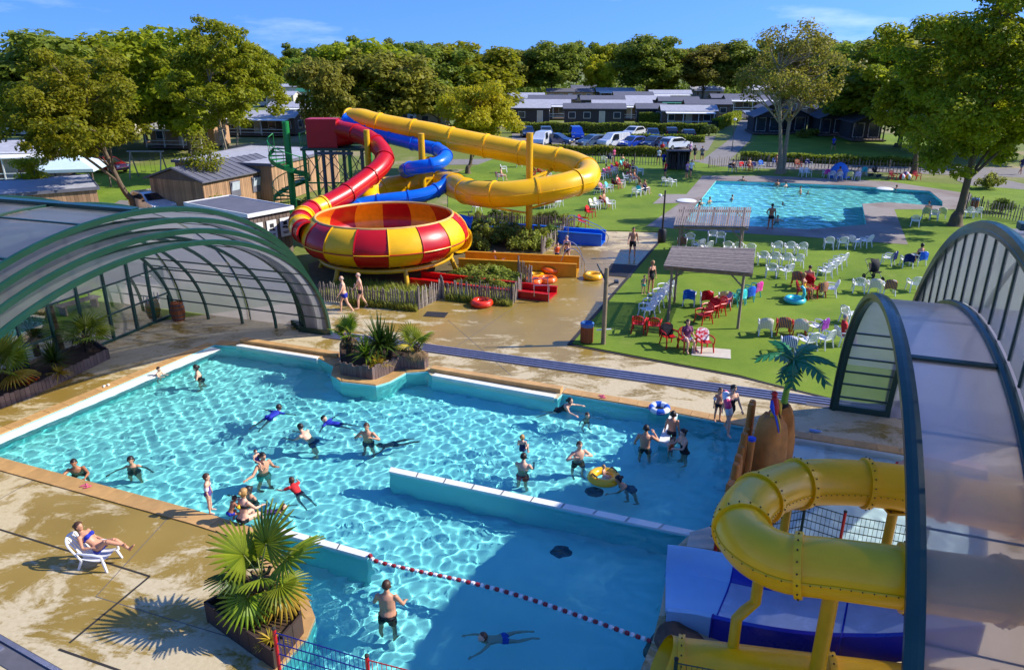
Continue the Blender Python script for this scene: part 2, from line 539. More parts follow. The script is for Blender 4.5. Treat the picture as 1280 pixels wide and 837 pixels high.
pb = basin('pool_basin', MAIN_POOL, 1.25, M_LINER_WALL, M_LINER)
pb.cycles.is_caustics_receiver = True
water('pool_water', MAIN_POOL, 0.042, 0.0135, M_WATER, 3, (0.17, 1.0), [(*(-3.76,13.04), 1.5, .05), (*(2.92,12.55), 1.1, .04), (*(0.35,18.63), .7, .03), (*(2.48,21.57), .6, .03), (*(6.35,20.85), 1.2, .025)])
kb = basin('kiddy_pool_basin', KIDDY_POOL, 0.45, M_WHITE_TILE, M_LINER_PALE); kb.cycles.is_caustics_receiver = True
water('kiddy_pool_water', KIDDY_POOL, 0.05, 0.016, M_WATER_PALE, 5, (0.3, 1.0))
rb = basin('rear_pool_basin', REAR_POOL, 1.3, M_LINER_WALL, M_LINER); rb.cycles.is_caustics_receiver = True
water('rear_pool_water', REAR_POOL, 0.1, 0.014, M_WATER, 9, (0.36, 1.6))
sun_data.cycles.is_caustics_light = True

BIG = [(-1500, -60), (1500, -60), (1500, 2500), (-1500, 2500)]
struct(MB().sheet(BIG, HOLES, -0.03).build('ground', M_MEADOW))
# concrete sun deck round the pools and the slides
DECK = [(-26, -2), (30, -2), (26, 19.5), (12.63,21.46), (11.69,22.28), (8.43,24.94), (2.37,28.19), (3.83,31.7), (9.62,46.68), (10.12,48.77), (6.3,49.26), (3.35,50.78), (-4.29,48.53), (-3.46,34.45), (-4.5,32.73), (-9.71,34.2), (-15.31,31.26), (-26, 24)]
struct(MB().sheet(ccw(DECK), [MAIN_POOL, KIDDY_POOL], 0.0).build('pool_deck', M_DECK))
LAWN = [(2.37,28.28), (8.45,25.01), (11.72,22.34), (12.66,21.51), (30, 21), (46, 50), (46, 66), (22.58,81.23), (14.52,97.8), (0,94.32), (-6.38,74.27), (-4.31,48.77), (3.37,51.05), (6.33,49.51), (10.17,49.02), (9.67,46.68)]
struct(MB().sheet(ccw(LAWN), [REAR_POOL], 0.012).build('lawn', M_TURF))
REAR_PAVING = ccw([(9.39,50.78), (13.61,59.57), (11.34,59.22), (13.11,63.68), (15.04,63.68), (18.99,74.27), (25.53,74.27), (35.79,70.72), (39.68,63.68), (35.14,56.88), (29.67,56.88), (24.93,45.37), (18.94,47.59), (13.04,49.26)])
struct(MB().sheet(REAR_PAVING, [REAR_POOL], 0.024).build('rear_pool_paving', M_PAVING))

# ------------------------------------------------------------------ pool edges, walls in the water, rails and joints
def band(name, poly_pts, width, z0, z1, m, seg=0.62, gap=0.012, label=None, cat=None):
    """a course of coping stones laid along an open line; each stone its own piece"""
    root = bpy.data.objects.new(name, None); COL.objects.link(root); root['kind'] = 'structure'
    pts = [Vector((p[0], p[1], 0)) for p in poly_pts]
    cache = {}
    for a, b in zip(pts[:-1], pts[1:]):
        d = b - a; L = d.length
        if L < 0.05: continue
        n = max(1, round(L / seg)); w = L / n - gap; key = round(w, 2)
        if key not in cache:
            cache[key] = MB().box((0, width / 2, (z0 + z1) / 2), (key, width, z1 - z0)).mesh('coping_stone', [m])
        ang = math.atan2(d.y, d.x)
        for i in range(n):
            link('coping_stone', cache[key], root, a + d * ((i + 0.5) / n) + Vector((0, 0, random.uniform(-.003, .003))), ang)
    return root
EDGE_FAR_L = [(-12.22,28.14), (-11.1,27.97), (-7.5,26.6), (-6.81,25.88), (-6.71,25.05), (-6.23,24.47), (-4.89,24.12), (-4.45,24.47), (-3.98,25.27), (-3.16,25.42)]
EDGE_FAR_R = [(1.77,23.44), (4.82,22.19), (7.41,20.98)]
EDGE_KID = [(7.53,20.71), (11.52,19.21), (13.53,18.21)]
EDGE_LEFT = [(-16.4, 19.6), (-12.22,28.14)]
EDGE_NEAR = [(-5.44,14.43), (-5.8,15.2), (-6.86,15.7), (-7.96,16.19), (-16.35, 19.5)]
EDGE_PLANTER = [(-4.55,9.74), (-4.52,10.92), (-4.16,11.79), (-4.13,12.38), (-4.44,12.97), (-4.95,13.57), (-5.44,14.43)]
for nm, e, w in (('far_coping', EDGE_FAR_L, .42), ('far_coping', EDGE_FAR_R, .42), ('paddling_pool_coping', EDGE_KID, .4), ('side_coping', EDGE_LEFT, .4), ('near_coping', EDGE_NEAR, .5), ('planter_coping', EDGE_PLANTER, .45)):
    band(nm, e, w, -0.08, 0.03, M_COPING)
# raised kerbs behind the two overflow sills on the far side
for (u0, v0), (u1, v1) in ((((-11.21,28.46)), ((-6.82,26.89))), (((-3.01,25.46)), ((1.69,23.54)))):
    pass
def kerb(name, p0, p1, w, z0, z1, m):
    p0 = Vector((*p0, 0)); p1 = Vector((*p1, 0)); d = (p1 - p0)
    o = MB().box((d.length / 2, 0, (z0 + z1) / 2), (d.length, w, z1 - z0)).build(name, [m], None, p0, math.atan2(d.y, d.x))
    return struct(o)
kerb('overflow_kerb', (-11.16,28.42), (-6.8,26.8), 0.3, 0.0, 0.16, M_COPING)
kerb('overflow_sill', (-11.23,28.05), (-7.58,26.66), 0.22, -0.3, 0.036, M_WHITE_TILE)
kerb('overflow_kerb', (-3.01,25.46), (1.75,23.58), 0.3, 0.0, 0.16, M_COPING)
kerb('overflow_sill', (-2.91,25.04), (1.5,23.15), 0.24, -0.3, 0.036, M_WHITE_TILE)
kerb('white_ledge', (-16.1, 19.75), (-12.05,27.88), 0.5, -0.35, -0.045, M_WHITE_TILE)
# walls standing in the water
def water_wall(name, label, far0, far1, near1, near0, top):
    t = thing(name, label, 'wall')
    poly = ccw([far0, far1, near1, near0])
    MB().prism(poly, -1.24, top - 0.05).build('core', M_LINER_WALL, t)
    # capping slabs
    f0, f1, n0, n1 = (Vector((*p, 0)) for p in (far0, far1, near0, near1))
    L = (f1 - f0).length; n = max(1, round(L / 0.9))
    for i in range(n):
        a, b = (i + .006) / n, (i + 1 - .006) / n
        q = [f0.lerp(f1, a), f0.lerp(f1, b), n0.lerp(n1, b), n0.lerp(n1, a)]
        MB().prism(ccw([(p.x, p.y) for p in offset_poly_v(q)]), top - 0.05, top).build('cap_slab', M_WHITE_TILE, t)
def offset_poly_v(q):
    c = sum(q, Vector()) / len(q)
    return [c + (p - c) * 1.0 + (p - c).normalized() * 0.02 for p in q]
water_wall('divider_wall', 'long white wall dividing the main pool in the water', (-3.47,18.45), (4.64,15.37), (4.45,15.2), (-3.48,18.21), 0.02)
water_wall('divider_wall', 'short white wall beside the fan palm holding the lane rope', (-5.75,15.5), (-3.36,14.51), (-3.42,14.34), (-5.7,15.27), 0.04)
water_wall('low_wall', 'short white wall jutting from the far pool edge beside three bathers', (5.21,21.74), (5.43,21.66), (4.74,19.76), (4.47,19.86), 0.10)

M_RAIL = mat('aluminium_rail', rgb(150, 152, 172), 0.35, metal=0.7, var=0.15, vscale=4)
M_RAIL_D = mat('rail_bed', rgb(92, 90, 96), 0.6, var=0.15)
def rail_track(name, p0, p1, n, pitch, label):
    t = thing(name, label, 'rail')
    a = Vector((*p0, 0)); b = Vector((*p1, 0)); d = (b - a).normalized(); s = Vector((-d.y, d.x, 0))
    MB().bar(a + Vector((0, 0, .008)) + s * pitch * (n - 1) / 2, b + Vector((0, 0, .008)) + s * pitch * (n - 1) / 2, n * pitch, 0.016).build('bed', M_RAIL_D, t)
    for i in range(n):
        o = s * i * pitch + Vector((0, 0, .03))
        MB().bar(a + o, b + o - d * (n - 1 - i) * 2.2, 0.09, 0.045).build('rail', M_RAIL, t)
rail_track('enclosure_rail', (-7.96,29.03), (16.21,20.37), 4, 0.2, 'grey metal enclosure rails crossing the deck beyond the pool')
rail_track('enclosure_rail', (-11.5,12.01), (-8.23,10.32), 3, 0.16, 'grey metal enclosure rails at the lower left deck corner')
for a, b in (((-13.59,15.8), (-8.22,13.71)), ((-8.22,13.71), (-8.9,11.68)), ((-9.02,11.51), (-7.52,10.96))):
    struct(MB().bar((*a, .003), (*b, .003), 0.05, 0.006).build('deck_joint', M_JOINT))
for a, b in (((-12.02,30.62), (-3.65,40.75)), ((-3.65,40.75), (7.31,40.75)), ((-8.2,31.7), (-3.84,27.31)), ((-2.87,31.15), (0,24.94)), ((2.59,38.28), (-2.56,27.31)), ((-13.18,18.19), (-13.88,16.22)), ((-8.76,16.37), (-9.09,13.04)), ((-9.09,13.04), (-5.49,11.75))):
    struct(MB().bar((*a, .002), (*b, .002), 0.016, 0.004).build('slab_joint', M_RAIL_D))
struct(MB().bar((*(2.33,28.1), .012), (*(9.81,47.13), .012), 0.16, 0.024).build('lawn_kerb', M_JOINT))
struct(MB().bar((*(2.33,28.1), .012), (*(8.41,24.86), .012), 0.12, 0.024).build('lawn_kerb', M_JOINT))
struct(MB().bar((*(8.41,24.86), .012), (*(15.67,19.57), .012), 0.12, 0.024).build('lawn_kerb', M_JOINT))
M_GRATE = mat('dark_grate', rgb(62, 60, 62), 0.6, var=0.2)
def floor_grate(label, c, w, h, rz):
    t = thing('floor_grate', label, 'grate', (c[0], c[1], 0), rz)
    MB().box((0, 0, .006), (w, h, .012)).build('tray', M_JOINT, t)
    n = int(h / .12)
    for i in range(n):
        MB().box((0, -h / 2 + (i + .5) * h / n, .018), (w, .06, .014)).build('bar', M_GRATE, t)
floor_grate('small dark drain grate set in the wet deck beside the bowl slide', (-3.49,31.92), 1.0, 0.7, R(-10))
floor_grate('large grey drain grate at the lawn edge beyond the yellow trough', (6.02,39.4), 1.5, 2.6, R(-18))

# lane rope with floats
M_FLOAT_R = mat('red_float', rgb(150, 30, 40), 0.35); M_FLOAT_W = mat('white_float', rgb(232, 228, 224), 0.35); M_ROPE = mat('rope', rgb(200, 200, 196), 0.7)
rope = thing('lane_rope', 'lane rope of red and white floats across the near pool', 'lane rope')
ra, rc = Vector((*(-3.33,14.37), WATER_Z + .02)), Vector((*(2.83,11.77), WATER_Z + .02))
pth = resample(catmull([ra + Vector((0, 0, .16)), ra.lerp(rc, .05), ra.lerp(rc, .5) + Vector((.12, .18, 0)), rc], 24), 0.115)
MB().tube(pth, .012, 5).build('cord', M_ROPE, rope)
fm = [MB().tube([(-.05, 0, 0), (-.035, 0, 0), (.035, 0, 0), (.05, 0, 0)], [.03, .052, .052, .03], 8).mesh('float', [m]) for m in (M_FLOAT_R, M_FLOAT_W)]
for i in range(len(pth) - 1):
    d = pth[i + 1] - pth[i]
    link('float', fm[i % 2], rope, (pth[i] + pth[i + 1]) / 2, math.atan2(d.y, d.x))
# dark fittings on the pool floor
M_DRAIN = mat('pool_drain', rgb(40, 60, 80), 0.6)
for lb, p in (('round drain cover on the pool floor below the long divider', (1.27,15.55)), ('small dark inlet on the pool floor by the long divider', (2.37,18.28))):
    t = thing('pool_drain', lb, 'drain', (*p, -1.25))
    MB().lathe([(0.001, .05), (.2, .05), (.27, .02), (.27, 0)], 20).build('cover', M_DRAIN, t)
    for i in range(6):
        MB().box((.12 * math.cos(i * PI / 3), .12 * math.sin(i * PI / 3), .055), (.14, .03, .014), i * PI / 3).build('slot', M_JOINT, t)

# ------------------------------------------------------------------ telescopic pool enclosures
def poly_material(name, col, tr, rough_tr, refl):
    """twin-wall polycarbonate: part clear, part frosted, a little gloss"""
    k = NT(name)
    v = k.n('TexCoord').outputs['Object']
    nz = k.n('TexNoise', Vector=v, Scale=0.9, Detail=7.0, Roughness=0.65)
    cc = k.mixc(k.ramp(nz.outputs[0], 0.3, 0.75), sc(col, 0.82), col)
    tp = k.n('BsdfTransparent', Color=c4(sc(col, 0.95)))
    rf = k.n('BsdfRefraction', Color=cc, Roughness=rough_tr, IOR=1.02)
    tl = k.n('BsdfTranslucent', Color=cc); df = k.n('BsdfDiffuse', Color=cc)
    gl = k.n('BsdfGlossy', Roughness=0.32, Color=(1, 1, 1, 1))
    a = k.n('MixShader', Fac=0.62); k.l(rf.outputs[0], a.inputs[1]); k.l(tl.outputs[0], a.inputs[2])
    d = k.n('MixShader', Fac=0.2); k.l(a.outputs[0], d.inputs[1]); k.l(df.outputs[0], d.inputs[2])
    b = k.n('MixShader', Fac=tr); k.l(d.outputs[0], b.inputs[1]); k.l(tp.outputs[0], b.inputs[2])
    lw = k.n('LayerWeight', Blend=0.35)
    mm = k.n('Math', _operation='MULTIPLY_ADD', i0=lw.outputs['Fresnel'], i1=refl, i2=0.03)
    wv = k.n('TexWave', Vector=v, Scale=9.0, Distortion=0.4); wv.bands_direction = 'DIAGONAL'
    bp = k.n('Bump', Height=wv.outputs[1], Strength=0.06, Distance=0.01); k.l(bp.outputs[0], gl.inputs['Normal'])
    c = k.n('MixShader', Fac=mm.outputs[0]); k.l(b.outputs[0], c.inputs[1]); k.l(gl.outputs[0], c.inputs[2])
    k.surf(c.outputs[0]); return k.m
M_POLY = poly_material('polycarbonate_roof', (0.72, 0.70, 0.78), 0.24, 0.7, 0.25)
M_POLY_GREY = poly_material('weathered_polycarbonate_roof', (0.50, 0.50, 0.54), 0.30, 0.4, 0.14)
M_POLY_CLEAR = poly_material('clear_polycarbonate', (0.55, 0.60, 0.60), 0.60, 0.2, 0.5)
def glass_material(name, tint, refl):
    k = NT(name)
    tp = k.n('BsdfTransparent', Color=c4(tint)); gl = k.n('BsdfGlossy', Roughness=0.02, Color=(1, 1, 1, 1))
    lw = k.n('LayerWeight', Blend=0.3)
    mm = k.n('Math', _operation='MULTIPLY_ADD', i0=lw.outputs['Fresnel'], i1=refl, i2=0.03)
    c = k.n('MixShader', Fac=mm.outputs[0]); k.l(tp.outputs[0], c.inputs[1]); k.l(gl.outputs[0], c.inputs[2])
    k.surf(c.outputs[0]); return k.m
M_GLASS = glass_material('clear_glazing', (0.86, 0.92, 0.90), 0.8)
M_GREEN = mat('green_aluminium', rgb(4, 52, 36), 0.35, var=0.1, vscale=2, coat=0.3)
M_TEAL = mat('dark_green_aluminium', rgb(20, 62, 56), 0.35, var=0.1, vscale=2, coat=0.2)

class Arch:
    def __init__(self, foot, ang, a, b, a_max):
        """elliptical arch; local x = along the rails, local y = 0 at the far foot line, negative towards the camera"""
        self.a, self.b, self.c = a, b, -a_max
    def pt(self, t, x, k=0.0):      # t 0 (far foot) .. PI (near foot)
        return Vector((x, self.c + (self.a + k) * math.cos(t), (self.b + k) * math.sin(t)))
def rib(arch, x, w, h, n=40, t0=0.0, t1=PI, k=0.0):
    mb = MB(); rings = []
    for i in range(n + 1):
        t = t0 + (t1 - t0) * i / n
        p = arch.pt(t, x, k); q = arch.pt(t, x, k + h)
        rings.append([p + Vector((-w / 2, 0, 0)), p + Vector((w / 2, 0, 0)), q + Vector((w / 2, 0, 0)), q + Vector((w * .15, 0, .03)), q + Vector((-w * .15, 0, .03)), q + Vector((-w / 2, 0, 0))])
    mb.loft(rings, True, True, False)
    return mb
def roof_panels(arch, x0, x1, nb, parent, m, t0=0.0, t1=PI, sub=4, k=0.0):
    for i in range(nb):
        a0 = t0 + (t1 - t0) * i / nb; a1 = t0 + (t1 - t0) * (i + 1) / nb
        mb = MB(); rings = []
        for j in range(sub + 1):
            t = a0 + (a1 - a0) * j / sub
            rings.append([arch.pt(t, x0, k), arch.pt(t, x1, k)])
        mb.loft(rings, False, False, True)
        mb.build('roof_panel', m, parent)
def purlins(arch, x0, x1, ts, w, h, parent, m, k=0.0):
    for t in ts:
        p0, p1 = arch.pt(t, x0, k), arch.pt(t, x1, k)
        nrm = Vector((0, math.cos(t), math.sin(t)))
        MB().bar(p0, p1, w, h, nrm).build('purlin', m, parent)

# --- left enclosure: four nested sections pushed together
LA = (-8.3, 30.0)
left = thing('pool_enclosure', 'green framed arched pool enclosure pushed back beside the left planter', 'pool enclosure', (*LA, 0), R(-19))
secs = [(9.5, 6.65, 0.0), (9.3, 6.32, 0.26), (9.1, 5.98, 0.52), (8.9, 5.62, 0.78)]
arches = [Arch(None, 0, a, b, 9.5) for a, b, _ in secs]
roof_panels(arches[0], -7.3, -3.7, 14, left, M_POLY_GREY)
roof_panels(arches[0], -3.62, -0.06, 14, left, M_POLY_GREY)
roof_panels(arches[0], -12.0, -7.4, 14, left, M_POLY_GREY)
for i, (a, b, f) in enumerate(secs):
    rib(arches[i], f, 0.12, 0.14, 56).build('front_arch', M_GREEN, left)
    if i:
        roof_panels(arches[i], f - 1.1, f - 0.07, 14, left, M_POLY_GREY, k=.02)
        rib(arches[i], f - 1.15, 0.07, 0.05, 40).build('arch_rib', M_GREEN, left)
    MB().box((f - 0.7, arches[i].c + a + .06, .12), (1.6, .14, .24)).build('foot_rail', M_GREEN, left)
    MB().box((f - 0.7, arches[i].c - a - .06, .12), (1.6, .14, .24)).build('foot_rail', M_GREEN, left)
for x in (-7.35, -5.5, -3.66, -1.9):
    rib(arches[3], x, 0.09, 0.10, 48, 0.0, PI, .02).build('arch_rib', M_TEAL, left)
rib(arches[0], -7.35, 0.1, 0.06, 48, 0.0, PI, .01).build('arch_rib', M_GREEN, left)
rib(arches[0], -3.66, 0.07, 0.05, 48, 0.0, PI, .01).build('arch_rib', M_GREEN, left)
purlins(arches[0], -12, -0.05, [R(20), R(35), R(50), R(65), R(80), R(95), R(110), R(125), R(140)], .05, .05, left, M_TEAL, .01)
purlins(arches[3], -7.3, 0.7, [R(8), R(14), R(20), R(26), R(33)], .045, .045, left, M_TEAL, .02)
MB().bar(arches[0].pt(R(84), -12, .1), arches[0].pt(R(84), -0.3, .1), .3, .12).build('ridge_gutter', M_GREEN, left)
# glazed end wall with doors
ar = arches[3]; xg = -7.35
ys = [-0.75, -1.75, -2.75, -4.0, -5.3, -6.6, -7.9, -9.2, -10.5, -11.8, -13.1, -14.4, -15.7, -17.0]
def arch_z(y):
    q = max(0.0, 1 - ((y - ar.c) / ar.a) ** 2)
    return ar.b * math.sqrt(q)
gab = bpy.data.objects.new('end_wall', None); COL.objects.link(gab); gab.parent = left
for j, y in enumerate(ys):
    MB().box((xg, y, arch_z(y) / 2), (.11, .10 if j > 2 else .12, arch_z(y))).build('mullion', M_TEAL, gab)
for y0, y1 in zip(ys[:-1], ys[1:]):
    y0 -= .055; y1 += .055
    for z0, z1, m in ((.12, 1.1, M_GLASS), (1.16, 2.3, M_GLASS), (2.37, None, M_POLY_CLEAR)):
        if z1 is None:
            zz0, zz1 = arch_z(y0), arch_z(y1)
            mb = MB(); b = mb.add([(xg, y0, z0), (xg, y1, z0), (xg, y1, zz1), (xg, y0, zz0)]); mb.face((b, b + 1, b + 2, b + 3)); mb.build('pane', m, gab)
        else:
            zz0, zz1 = min(z1, arch_z(y0)), min(z1, arch_z(y1))
            mb = MB(); b = mb.add([(xg, y0, z0), (xg, y1, z0), (xg, y1, zz1), (xg, y0, zz0)]); mb.face((b, b + 1, b + 2, b + 3)); mb.build('pane', m, gab)
    for z in (.06, 1.13, 2.335):
        MB().box((xg, (y0 + y1) / 2, z), (.08, abs(y1 - y0), .06 if z > .1 else .12)).build('transom', M_TEAL, gab)
for y in (-1.45, -2.05):
    MB().bar((xg + .1, y, 1.0), (xg + .1, y, 1.35), .03, .03, (1, 0, 0)).build('door_handle', M_RAIL, gab)

# --- right enclosure: low section in front, tall section with glazed gable behind
RA = (10.75, 22.16)
right = thing('pool_enclosure', 'dark green arched pool enclosure with frosted roof over the right water slides', 'pool enclosure', (*RA, 0), R(-20))
A_ = Arch(None, 0, 8.1, 5.85, 8.1); B_ = Arch(None, 0, 9.1, 7.7, 8.1)
rib(A_, 0.0, 0.26, 0.12, 64).build('front_arch', M_TEAL, right)
rib(A_, 0.0, 0.10, 0.07, 64, 0, PI, -.075).build('front_arch_lip', M_TEAL, right)
rib(A_, 1.62, 0.16, 0.12, 64).build('arch_rib', M_TEAL, right)
roof_panels(A_, 0.13, 1.55, 18, right, M_POLY, k=.03, t0=R(18))
roof_panels(A_, 0.13, 1.62, 2, right, M_POLY_CLEAR, 0.0, R(18), 3, k=.03)
roof_panels(A_, 1.7, 6.5, 18, right, M_POLY, k=.03)
purlins(A_, 0.1, 1.6, [R(a) for a in (5, 10, 15, 21, 27, 33)], .05, .05, right, M_TEAL, .03)
purlins(A_, 0.1, 1.6, [R(a) for a in (60, 74, 88, 118, 132, 146, 160)], .03, .03, right, M_TEAL, .0)
purlins(A_, 0.1, 1.6, [R(103)], .1, .1, right, M_TEAL, .04)
MB().box((.8, .06, .1), (1.8, .16, .2)).build('foot_rail', M_TEAL, right)
MB().box((.8, -16.26, .1), (1.8, .16, .2)).build('foot_rail', M_TEAL, right)
rib(B_, 1.75, 0.20, 0.16, 64).build('tall_front_arch', M_TEAL, right)
rib(B_, 1.68, 0.08, 0.08, 64, 0, PI, -.085).build('tall_front_arch_lip', M_TEAL, right)
roof_panels(B_, 1.86, 7.0, 18, right, M_POLY, k=.05)
for x in (3.6, 5.4, 7.0):
    rib(B_, x, 0.1, 0.08, 48, 0, PI, .03).build('arch_rib', M_TEAL, right)
MB().bar(B_.pt(R(86), 2.0, .2), B_.pt(R(86), 7, .2), .32, .14).build('ridge_gutter', M_TEAL, right)
MB().box((4.4, 1.1, .1), (5.4, .16, .2)).build('foot_rail', M_TEAL, right)
gy = [0.55 - i * 0.86 for i in range(21)]
def za(y, A, k=0.0):
    q = 1 - ((y - A.c) / (A.a + k)) ** 2
    return (A.b + k) * math.sqrt(q) if q > 0 else 0.0
gab2 = bpy.data.objects.new('gable', None); COL.objects.link(gab2); gab2.parent = right
for y in gy:
    z0, z1 = za(y, A_, .12), za(y, B_)
    if z1 - z0 > .3:
        MB().box((1.75, y, (z0 + z1) / 2), (.06, .06, z1 - z0)).build('mullion', M_TEAL, gab2)
for y0, y1 in zip(gy[:-1], gy[1:]):
    y0 -= .03; y1 += .03
    q = [(y, za(y, A_, .12)) for y in (y0, (y0 + y1) / 2, y1)] + [(y, za(y, B_)) for y in (y1, (y0 + y1) / 2, y0)]
    mb = MB(); b = mb.add([(1.75, y, z) for y, z in q]); mb.face(range(b, b + 6)); mb.build('pane', M_POLY_CLEAR, gab2)

# ------------------------------------------------------------------ water slides
M_YEL = mat('yellow_fibreglass', rgb(252, 187, 5), 0.34, var=0.1, vscale=0.8, coat=0.12, grime=0.22, spec=0.4)
M_RED = mat('red_fibreglass', rgb(190, 12, 20), 0.34, var=0.1, vscale=0.8, coat=0.12, grime=0.22, spec=0.4)
M_BLU = mat('blue_fibreglass', rgb(8, 104, 214), 0.34, var=0.1, vscale=0.8, coat=0.12, grime=0.22, spec=0.4)
M_DKBLU = mat('dark_blue_fibreglass', rgb(14, 34, 168), 0.28, var=0.08, vscale=0.8, coat=0.4)
M_LTBLU = mat('pale_blue_fibreglass', rgb(152, 198, 236), 0.35, var=0.08, vscale=0.8, coat=0.3)
M_BOLT = mat('rusty_bolt', rgb(70, 48, 20), 0.7)
M_SEAM = mat('seam_sealant', rgb(120, 84, 12), 0.7, var=0.2)
M_STEEL_G = mat('green_painted_steel', rgb(22, 128, 56), 0.4, var=0.12)
M_STEEL_D = mat('dark_galvanised_steel', rgb(78, 86, 92), 0.45, metal=0.5, var=0.15)
M_STEEL_Y = mat('yellow_painted_steel', rgb(214, 164, 10), 0.35, var=0.1, grime=0.15)
M_CHROME = mat('stainless_steel', rgb(186, 188, 190), 0.2, metal=0.9)

def frames(path):
    """side and up vectors along a path, kept upright"""
    out = []
    for i, p in enumerate(path):
        d = (path[min(i + 1, len(path) - 1)] - path[max(i - 1, 0)]).normalized()
        s = d.cross(Vector((0, 0, 1)))
        s = s.normalized() if s.length > 1e-4 else Vector((1, 0, 0))
        out.append((d, s, s.cross(d).normalized()))
    return out
def tube_slide(root, pts, r, mats, sec=1.9, n=24, seam=None, bolts=False, ring_m=None, step=0.24, thick=True, opened=False):
    """enclosed slide tube made of flanged sections; mats cycles along the sections"""
    path = resample(catmull(pts, 14), step)
    fr = frames(path)
    per = max(2, round(sec / step)); nsec = max(1, round((len(path) - 1) / per))
    cuts = [round(i * (len(path) - 1) / nsec) for i in range(nsec + 1)]
    for si in range(nsec):
        a, b = cuts[si], cuts[si + 1]
        mb = MB(); rings = []; inner = []
        for i in range(a, b + 1):
            d, s, u = fr[i]
            rings.append([path[i] + (s * math.cos(2 * PI * k / n) + u * math.sin(2 * PI * k / n)) * r for k in range(n)])
            inner.append([path[i] + (s * math.cos(2 * PI * k / n) + u * math.sin(2 * PI * k / n)) * (r - .04) for k in range(n)])
        mb.loft(rings, False, True, True)
        inner.reverse(); mb.loft(inner, False, True, True)
        sec_o = mb.build('tube_section', mats[si % len(mats)], root)
        for side in (-1, 1):          # long joint between the two half shells
            jb = MB()
            jb.tube([path[i] + fr[i][1] * side * (r + .006) for i in range(a, b + 1)], .022, 5)
            jb.build('seam', seam or mats[si % len(mats)], sec_o)
    for ci, i in enumerate(cuts):
        d, s, u = fr[i]
        mb = MB(); rings = []
        for off, rr in ((-.06, r - .05), (-.06, r + .055), (.06, r + .055), (.06, r - .05)):
            rings.append([path[i] + d * off + (s * math.cos(2 * PI * k / n) + u * math.sin(2 * PI * k / n)) * rr for k in range(n)])
        mb.loft(rings + [rings[0]], False, True, False)
        fl = mb.build('flange', ring_m or mats[min(ci, nsec - 1) % len(mats)], root)
        if bolts:
            for k in range(18):
                a_ = 2 * PI * k / 18
                c = path[i] + (s * math.cos(a_) + u * math.sin(a_)) * (r + .058)
                MB().cyl(c, c + (s * math.cos(a_) + u * math.sin(a_)) * .02, .016, .013, 6).build('bolt', M_BOLT, fl)
    if bolts:
        for i in range(2, len(path), 1):
            c = path[i] + fr[i][1] * (r + .02)
            MB().cyl(c, c + fr[i][1] * .018, .013, .01, 5).build('bolt', M_BOLT, root)
            c = path[i] - fr[i][1] * (r + .02)
            MB().cyl(c, c - fr[i][1] * .018, .013, .01, 5).build('bolt', M_BOLT, root)
    return path, fr

# --- big yellow tube behind
t = thing('water_slide', 'large yellow tube slide looping wide from the tower over the lawn', 'water slide', group='tube slides of the slide tower')
YP = [(-11.73,55.5,6.8), (-10.82,55,6.84), (-9.7,54.4,6.61), (-7.21,53.6,6.24), (-5.53,53,6.02), (-3.83,52.5,5.69), (-1.31,51.6,5.3), (1.39,50.4,4.91), (2.92,49.9,4.71), (4.08,49,4.52), (4.8,47.6,4.25), (4.55,46,3.99), (3.7,45.2,3.85), (2.55,44.6,3.68), (0.34,44.3,3.4), (-1.16,44.7,3.28), (-2.48,45.8,3.19), (-3.42,48,3.12), (-4.38,50.8,2.99), (-6.11,52,2.86), (-7.85,51.6,2.64), (-9.08,50,2.63), (-9.33,47.8,2.59), (-8.56,47.2,1.77), (-6.66,46.6,1.11), (-4.59,45.2,0.91), (-3.09,42.9,0.94)]
ypath, _ = tube_slide(t, YP, 0.78, [M_YEL], 2.6, 24, ring_m=M_YEL)
# open run-out trough of the yellow slide
def trough(root, p0, p1, w, h, m, name='run_out', z=0.06, close_end=True, end_open=False):
    a = Vector((*p0, 0)); b = Vector((*p1, 0)); d = b - a; L = d.length
    o = bpy.data.objects.new(name, None); COL.objects.link(o); o.parent = root; o.location = a; o.rotation_euler = (0, 0, math.atan2(d.y, d.x))
    MB().box((L / 2, 0, z), (L, w, .08)).build('floor', m, o)
    for sgn in (-1, 1):
        mb = MB()
        mb.box((L / 2, sgn * w / 2, h / 2), (L, .08, h)); mb.build('side_wall', m, o)
        MB().box((L / 2, sgn * (w / 2 + .03), h + .025), (L + .02, .18, .05)).build('rim', m, o)
        n = int(L / 2.2)
        for i in range(1, n + 1):
            MB().box((L * i / (n + 1), sgn * (w / 2 + .06), h / 2 - .02), (.06, .05, h - .06)).build('stiffener', m, o)
    return o
M_YEL_D = mat('weathered_yellow_fibreglass', rgb(206, 142, 14), 0.4, var=0.12, grime=0.3)
trough(t, (-2.78,39.9), (3.58,38.75), 1.55, 0.72, M_YEL_D)
# poles carrying the slides
def pole(label, base, top, r, arms=()):
    q = thing('slide_pole', label, 'pole', (base[0], base[1], 0), group='yellow poles of the slide tower')
    MB().cyl((0, 0, 0), (0, 0, top), r, r, 16).build('post', M_STEEL_Y, q)
    MB().lathe([(0.001, .04), (r * .9, .04), (r * 1.05, .01), (r * 1.05, 0)], 16, (0, 0, top)).build('cap', M_STEEL_Y, q)
    MB().box((0, 0, .02), (r * 4, r * 4, .04)).build('base_plate', M_STEEL_Y, q)
    for e, rr in arms:
        e = Vector(e) - Vector((base[0], base[1], 0))
        MB().bar((0, 0, e.z - .6), e, .12, .12).build('brace', M_STEEL_Y, q)
        MB().bar((0, 0, e.z - .02), e + Vector((0, 0, -.02)), .14, .14).build('arm', M_STEEL_Y, q)
pole('tall yellow pole in the flower bed carrying the yellow tube', (1.07,45.8), 6.75, .21, [((2.59,44.9,2.81), 1), ((-1.97,45.2,2.51), 1), ((2.66,49.6,4.07), 1)])
